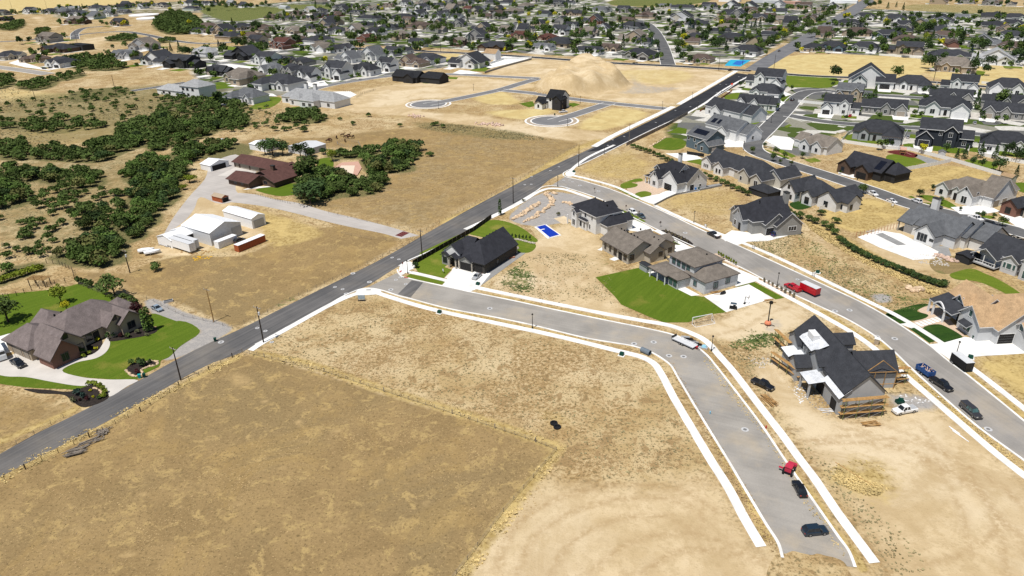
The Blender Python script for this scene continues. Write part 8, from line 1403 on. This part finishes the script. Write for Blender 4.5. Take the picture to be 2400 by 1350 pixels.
rocks([(1203, 514), (1225, 502), (1248, 488), (1264, 476)], 60, .75, 'left row of pale boulders on the gravel corner lot', w=2); rocks([(1232, 520), (1255, 508), (1280, 490), (1295, 474), (1290, 462), (1278, 456), (1292, 452), (1304, 456)], 95, .75, 'curving row of pale boulders on the gravel corner lot', w=2); rocks([(1322, 474), (1334, 478), (1346, 486)], 26, .7, 'short boulder row left of the white house', w=1.5)
rocks([(1192, 562), (1212, 562), (1236, 568), (1252, 572)], 34, .5, 'white stone edging of the corner house terrace', 'stone', .5); rocks([(1116, 291), (1140, 290), (1172, 296)], 60, .8, 'heap of pink rocks beside the graded lots', 'pinkrock', 7, 'rock_pile'); rocks([(962, 270), (985, 275)], 30, .8, 'heap of pink rocks left of the graded lots', 'pinkrock', 6, 'rock_pile'); rocks([(2136, 680), (2150, 680), (2166, 682)], 9, 1.3, 'cluster of big pale boulders on the weedy lot', 'boulder', 2.5, 'rock_pile'); rocks([(296, 868), (305, 878), (316, 882), (332, 878), (334, 866), (350, 860), (366, 856), (370, 850), (358, 846), (345, 848)], 60, .35, 'pale stone edging of the island bed on the lawn', 'boulder', .3, 'stone_edging'); rocks([(220, 908), (236, 918), (240, 930)], 20, .35, 'pale stone edging at the drive mouth bed', 'boulder', .4, 'stone_edging'); rocks([(2030, 545), (2060, 540)], 14, .5, 'rubble strip beside the pool works', 'stone', 1.5, 'rock_pile'); rocks([(1520, 345), (1545, 332), (1560, 322)], 34, .55, 'boulder edge below the black road fence', 'boulder', .8); rocks([(1205, 577), (1214, 582), (1206, 586)], 14, .4, 'white stone arc on the small corner lawn', 'stone', .4, 'stone_edging')
rocks([(2195, 600), (2215, 605), (2235, 612)], 24, .7, 'building rubble heap behind the grey-roofed house', 'pinkrock', 3, 'rubble_pile'); rocks([(2350, 578), (2372, 580)], 14, .7, 'rubble heap in front of the excavator', 'pinkrock', 2.5, 'rubble_pile')
# swimming pool
r = empty('swimming_pool', at(1284, 546), R(0)); tag(r, 'blue swimming pool with white coping', 'swimming pool')
Q = [at(*q) - at(1284, 546) for q in [(1256, 532), (1278, 527), (1313, 551), (1288, 558)]]
b = MB(); v = [(q.x, q.y, .17) for q in Q]; b.add(v, [(0, 1, 2, 3)]); ob = b.build('water', M['pool'], r)
for q0, q1 in zip(Q, Q[1:] + Q[:1]): MB().bar(q0 + Vector((0, 0, .12)), q1 + Vector((0, 0, .12)), .5, h=.14).build('coping', M['concrete'], r)
qa, qb = Q[0].lerp(Q[1], .55), Q[3].lerp(Q[2], .55); MB().bar(Q[0].lerp(Q[3], .32) + Vector((0, 0, .16)), Q[0].lerp(Q[3], .32).lerp(Q[1].lerp(Q[2], .32), .45) + Vector((0, 0, .16)), .7, h=.12).build('pool_step', M['concrete'], r)
# soccer goal
r = empty('soccer_goal', at(1645, 756), R(hd((1620, 752), (1672, 742)))); tag(r, 'white soccer goal on the lawn edge', 'soccer goal'); gw = 6.6
f = MB(); f.bar((-gw / 2, 0, 0), (-gw / 2, 0, 2.3), .14); f.bar((gw / 2, 0, 0), (gw / 2, 0, 2.3), .14); f.bar((-gw / 2, 0, 2.3), (gw / 2, 0, 2.3), .14); f.build('goal_frame', M['metalw'], r); f = MB(); f.bar((-gw / 2, 0, .06), (-gw / 2, -1.9, .06), .1); f.bar((gw / 2, 0, .06), (gw / 2, -1.9, .06), .1); f.bar((-gw / 2, -1.9, .06), (gw / 2, -1.9, .06), .12); f.bar((-gw / 2, 0, 2.3), (-gw / 2, -1.9, .06), .05); f.bar((gw / 2, 0, 2.3), (gw / 2, -1.9, .06), .05); f.build('ground_frame', M['metalw'], r)
nn = MB()
for i in range(14): x = -gw / 2 + gw * i / 13; nn.bar((x, -.1, 2.25), (x, -1.9, .08), .02)
for j in range(6): t = j / 5; nn.bar((-gw / 2, -1.8 * t - .1, 2.25 - 2.17 * t), (gw / 2, -1.8 * t - .1, 2.25 - 2.17 * t), .02)
nn.build('net', M['metalg'], r)
# cattle gate, porch frame, pergola, playground, picnic timber
r = empty('cattle_guard', at(943, 549), R(58)); tag(r, 'dark red cattle guard at the end of the ranch drive', 'cattle guard'); [MB().box(-2.4 + i * .5, -2.1 + i * .5, -1.6, 1.6, 0, .12).build('bar', mat('guard_red', (.12, .02, .02)), r) for i in range(10)]
r = empty('pergola', at(95, 668), R(-10)); tag(r, 'brown slatted pergola in the vegetable garden', 'pergola')
for x in (-3, 0, 3):
    for y in (-1.2, 1.2): MB().bar((x, y, 0), (x, y, 2.6), .2).build('post', M['woodd'], r)
for i in range(12): MB().box(-3.4 + i * .6, -3.2 + i * .6, -1.8, 1.8, 2.6, 2.75).build('slat', M['wood'], r)
r = empty('play_set', at(2114, 362), R(-20)); tag(r, 'timber play set on the red rubber surface', 'play set'); MB().box(-1.2, 1.2, -1.2, 1.2, 1.4, 1.6).build('platform', M['wood'], r); [MB().bar((x, y, 0), (x, y, 2.8), .18).build('post', M['wood'], r) for x in (-1.1, 1.1) for y in (-1.1, 1.1)]; gb = MB(); gable_roof(gb, -1.3, 1.3, -1.3, 1.3, 2.8, 'x', .7, 'gg', .2); gb.build('roof', [M['pink'], M['wood']], r); MB().bar((1.2, -.5, 1.5), (4.2, -.5, .2), .5, h=.1).build('slide', M['pink'], r)
r = empty('bench_frame', at(395, 708), R(30)); tag(r, 'grey trough on the pasture above the gravel drive', 'trough'); MB().box(-1.4, 1.4, -.5, .5, 0, .7).build('body', M['metalg'], r); MB().box(-1.2, 1.2, -.35, .35, .7, .72).build('water', M['glass'], r)
# log piles by the road fence
for (x, y, n, ln, rot, lb) in [(178, 1060, 26, 4.2, 35, 'heap of weathered poles, left end by the road fence'), (212, 1035, 12, 5.0, 38, 'dark log frame between the two pole heaps'), (240, 1018, 22, 3.0, 10, 'tangle of grey branches by the road fence')]:
    r = empty('log_pile', at(x, y), R(rot)); tag(r, lb, 'log pile')
    for i in range(n):
        q = MB().bar((-ln / 2 * rng.uniform(.7, 1), 0, 0), (ln / 2 * rng.uniform(.7, 1), 0, rng.uniform(-.1, .25)), rng.uniform(.12, .22), n=6); q.build('log', M['woodg'], r, (rng.uniform(-.8, .8), rng.uniform(-1.4, 1.4), .1 + .5 * rng.random()), R(rng.uniform(-14, 14) if n != 22 else rng.uniform(-70, 70)))
pipe((196, 1052), (238, 1016), .12, M['woodg'], 'long pole joining the two heaps by the road fence', 'long_pole')
# building site: scaffolding, timber, debris
def scaffold(px, py, rot, w, h, bays, label, planks=3):
    r = empty('scaffold', at(px, py), R(rot)); tag(r, label, 'scaffold')
    for i in range(bays + 1):
        x = w * i / bays
        for y in (0, -1.1): MB().bar((x, y, 0), (x, y, h), .09).build('upright', mat('scaffold_green', (.18, .22, .08)), r)
    for j in range(planks):
        z = h * (j + 1) / planks - .2
        for i in range(3): MB().box(-.4 - rng.random() * .6, w + .4 + rng.random() * .8, -1.15 + i * .38, -.82 + i * .38, z, z + .08).build('plank', M['wood'], r)
        for i in range(bays): MB().bar((w * i / bays, -1.1, z - h / planks + .3), (w * (i + 1) / bays, -1.1, z), .06).build('brace', M['hitch'], r)
    return r
scaffold(1968, 978, 6, 9.6, 5.4, 3, 'timber-planked scaffold on the near gable of the unfinished house'); scaffold(2034, 900, 6, 9.0, 4.6, 3, 'scaffold against the right wing of the unfinished house'); scaffold(1838, 836, 100, 6, 4.8, 2, 'scaffold at the far left corner of the unfinished house', 2); scaffold(1862, 892, 112, 9, 3.2, 3, 'dark low scaffold beside the left wall of unfinished house', 2)
for (x, y, n, ln, rot, lb) in [(1800, 940, 14, 4.5, 110, 'loose fresh planks on the dirt below the black pickup'), (2040, 992, 10, 4, 0, 'flat heap of boards in front of the scaffolded gable'), (1690 - 10, 688, 8, 3.6, 20, 'fresh boards stacked at the grey house side'), (1800, 706, 6, 3, 10, 'boards at the edge of the concrete pad'), (2062, 888, 12, 4, 15, 'tangled boards right of the unfinished house'), (1946, 960, 4, 6, 0, 'long white boards left of the near gable')]:
    r = empty('lumber_pile', at(x, y), R(rot)); tag(r, lb, 'lumber')
    for i in range(n): MB().box(-ln / 2, ln / 2, -.08, .08, 0, .06).build('board', M['wood'] if 'white' not in lb else M['signw'], r, (rng.uniform(-.7, .7), rng.uniform(-1.3, 1.3), .02 + .05 * i), R(rng.uniform(-12, 12)))
def debris(px_poly, n, s, label, m, seed):
    g = np.random.default_rng(seed); poly = W(px_poly); A = np.array([(p.x, p.y) for p in poly]); b = MB(); k = 0
    while k < n:
        p = g.uniform(A.min(0), A.max(0))
        if inpoly(poly, p[0], p[1]): q = s * g.uniform(.4, 1.3); a = g.uniform(0, 3); T = lambda x, y, z: (p[0] + x * math.cos(a) - y * math.sin(a), p[1] + x * math.sin(a) + y * math.cos(a), z); b.box(-q, q, -q * .6, q * .6, 0.005, .08 * g.uniform(.3, 2), 0, T); k += 1
    return tag(b.build('debris', m), label, 'debris', None, 'stuff')
debris([(1750, 840), (1800, 835), (1820, 855), (1780, 865)], 60, .18, 'white scraps scattered left of the unfinished house', M['concrete_old'], 1); debris([(1845, 905), (1880, 895), (1905, 930), (1875, 945)], 60, .17, 'white plaster scraps beside the left wall', M['signw'], 2); debris([(1850, 880), (1890, 880), (1960, 965), (1940, 975), (1870, 930)], 110, .17, 'grey building rubble along the left wall', M['pavegrey'], 3); debris([(2130, 590), (2200, 600), (2230, 625), (2150, 620)], 120, .3, 'rubble and boards around the pool works', M['concrete_old'], 4); debris([(2100, 925), (2200, 930), (2180, 950), (2100, 945)], 30, .2, 'scraps on the gravel behind the white pickup', M['signw'], 5); debris([(415, 590), (460, 600), (500, 590), (440, 580)], 40, .4, 'scrap wood under the semi trailers', M['wood'], 6); debris([(380, 566), (400, 575), (395, 580), (372, 575)], 30, .5, 'scrap heap at the white carport', M['woodg'], 7); debris([(450, 602), (500, 598), (490, 608), (455, 612)], 24, .4, 'yellow implements and scraps below the dirt loop', M['yellow'], 8)
r = empty('stone_mailbox', at(2054, 806), R(-40)); tag(r, 'stone mailbox pillar at the kerb', 'mailbox'); MB().box(-.55, .55, -.5, .5, 0, 1.6).build('pillar', WALL['t'], r); MB().box(-.7, .7, -.62, .62, 1.6, 1.78).build('cap', M['concrete'], r)
r = empty('crate_bin', at(2108, 944), R(10)); tag(r, 'dark green open bin behind the white pickup', 'bin'); [MB().box(*q).build('side', M['green'], r) for q in ((-.9, .9, -.6, -.52, 0, .8), (-.9, .9, .52, .6, 0, .8), (-.9, -.82, -.52, .52, 0, .8), (.82, .9, -.52, .52, 0, .8))]
# patio furniture behind the corner house
for i, (x, y) in enumerate([(1190, 606), (1200, 604)]): 
    r = empty('planter_box', at(x, y), R(25)); tag(r, ['left', 'right'][i] + ' brown planter box behind the corner house', 'planter'); [MB().box(*q).build('side', M['rust'], r) for q in ((-1, 1, -.6, -.5, 0, .45), (-1, 1, .5, .6, 0, .45), (-1, -.9, -.5, .5, 0, .45), (.9, 1, -.5, .5, 0, .45))]; MB().box(-.9, .9, -.5, .5, .1, .38).build('soil', M['boulder'], r)
r = empty('grill_table', at(1528, 634), R(-62)); tag(r, 'black patio set on the grey house terrace', 'patio set'); MB().lathe([(.9, .7), (.9, .76)], 14).build('table_top', M['black'], r); MB().lathe([(.1, 0), (.1, .7)], 6).build('table_leg', M['black'], r)
for a in (0, 90, 180, 270): MB().box(-.28, .28, -.28, .28, .3, .5).build('seat', M['black'], r, (1.4 * math.cos(R(a)), 1.4 * math.sin(R(a)), 0), R(a))
r = empty('motorbike', at(1694, 690), R(25)); tag(r, 'covered motorbike against the grey house side wall', 'motorbike'); b = MB(); loft(b, [[(x, -w_, .25), (x, -w_ * .7, z_), (x, w_ * .7, z_), (x, w_, .25)] for x, w_, z_ in ((-1.1, .12, .5), (-.5, .35, 1.0), (.2, .4, 1.1), (.7, .3, 1.2), (1.2, .1, .6))]); b.build('cover', M['black'], r); wheel(r, -.8, 0, .32, .16); wheel(r, .95, 0, .32, .16)
# stepping slabs of the tan house walk and corner house steps
def slabs(a, b, n, w, d, label, name='slab_path'):
    A, B = at(*a), at(*b); ang = math.atan2(B.y - A.y, B.x - A.x); r = empty(name, A, ang); tag(r, label, 'path'); me_ = MB().box(-d / 2, d / 2, -w / 2, w / 2, .05, .14).mesh('slab', [M['concrete']]); ln = (B - A).length
    for i in range(n): link('slab', me_, r, (ln * (i + .5) / n, 0, 0))
slabs((2150, 762), (2222, 742), 8, 2.4, 1.15, 'row of wide concrete slabs to the tan house porch'); slabs((1046, 653), (1066, 632), 8, 1.3, .75, 'stepping slabs beside the corner house drive')
# horses in the paddock
def horse(px, py, head, label, graze=True, s=1.0):
    r = empty('horse', at(px, py), R(head), s); tag(r, label, 'horse', 'horses in the dry paddock')
    me_ = bpy.data.meshes.new('body')
    V = [(0, 0, 1.2), (.45, 0, 1.22), (.75, 0, 1.18), (-.4, 0, 1.2), (-.72, 0, 1.22)]; Rr = [(.3, .34), (.28, .34), (.22, .28), (.3, .33), (.24, .3)]; E_ = [(0, 1), (1, 2), (0, 3), (3, 4)]
    def chain(st, pts):
        prev = st
        for p, rr in pts: V.append(p); Rr.append(rr); E_.append((prev, len(V) - 1)); prev = len(V) - 1
    if graze: chain(2, [((1.05, 0, 1.0), (.15, .19)), ((1.3, 0, .6), (.11, .14)), ((1.38, 0, .42), (.11, .13)), ((1.55, 0, .12), (.06, .07))])
    else: chain(2, [((1.0, 0, 1.5), (.14, .19)), ((1.2, 0, 1.85), (.1, .13)), ((1.3, 0, 1.92), (.1, .13)), ((1.65, 0, 1.7), (.06, .07))])
    for sy in (-.17, .17):
        chain(1, [((.62, sy, .95), (.12, .12)), ((.64, sy, .55), (.07, .07)), ((.62, sy, .12), (.05, .05)), ((.68, sy, .0), (.07, .06))]); chain(4, [((-.68, sy, .95), (.16, .15)), ((-.62, sy, .72), (.1, .1)), ((-.82, sy, .5), (.07, .07)), ((-.78, sy, .12), (.05, .05)), ((-.72, sy, 0), (.07, .06))])
    chain(4, [((-1.0, 0, 1.2), (.06, .06)), ((-1.12, 0, .7), (.07, .07)), ((-1.1, 0, .45), (.03, .03))])
    me_.from_pydata(V, E_, []); me_.materials.append(M['skin_horse']); o = link('body', me_, r); md = o.modifiers.new('skin', 'SKIN'); 
    for i, sv in enumerate(me_.skin_vertices[0].data): sv.radius = Rr[i]; sv.use_root = i == 0
    sb = o.modifiers.new('smooth', 'SUBSURF'); sb.levels = 1; sb.render_levels = 1
for i, (x, y, h_, gz) in enumerate([(769, 334, 10, 1), (774, 331, 160, 1), (789, 325, 95, 1), (803, 320, 20, 0), (812, 324, 170, 1), (817, 321, 40, 0), (820, 325, 200, 1), (828, 324, 80, 1), (809, 333, 100, 1)]): horse(x, y, h_, f'{"grazing" if gz else "standing"} brown horse, {ORD[i]} from left in the paddock', bool(gz), 1.25)
# overhead lines are left to the poles' own arms; manhole labels by street
def street_of(x, y):
    if y > 660 and x < 900 or (x < 1440 and x > 880 and y < 660 and y < 830 - .33 * (x - 500) and x < 1290): return 'old main road'
    if x < 1000: return 'street corner junction'
    if y > 700 and x < 1800 and not (y < 800 and x > 1900): return 'lower street'
    if x > 1300 and y < 350 and x < 1790: return 'new black road'
    if y < 450 and x < 1480: return 'main road junction by the gravel corner'
    if y < 360: return 'upper side street'
    return 'right-hand street'
MG = {}
for o, (x, y, big) in zip(MHN, MHS): MG.setdefault(street_of(x, y), []).append((x, o, big))
for st, L_ in MG.items():
    L_.sort(key=lambda t: t[0])
    for i, (x, o, big) in enumerate(L_): o['label'] = f'{"large" if big else "small"} round collared cover, {ORD[i]} from left in the {st}'
# look-alikes are told apart by their order across the picture
SH = {}
for o in [o for o in scene.objects if o.parent is None and o.get('label') and o.get('group')]: SH.setdefault(o['label'], []).append(o)
for lb, L_ in SH.items():
    if len(L_) > 1:
        L_.sort(key=lambda o: pxof(o.location)[0]); w_ = lb.split(' ')
        for i, o in enumerate(L_): o['label'] = lb + ', ' + ORD[i] + ' from left'
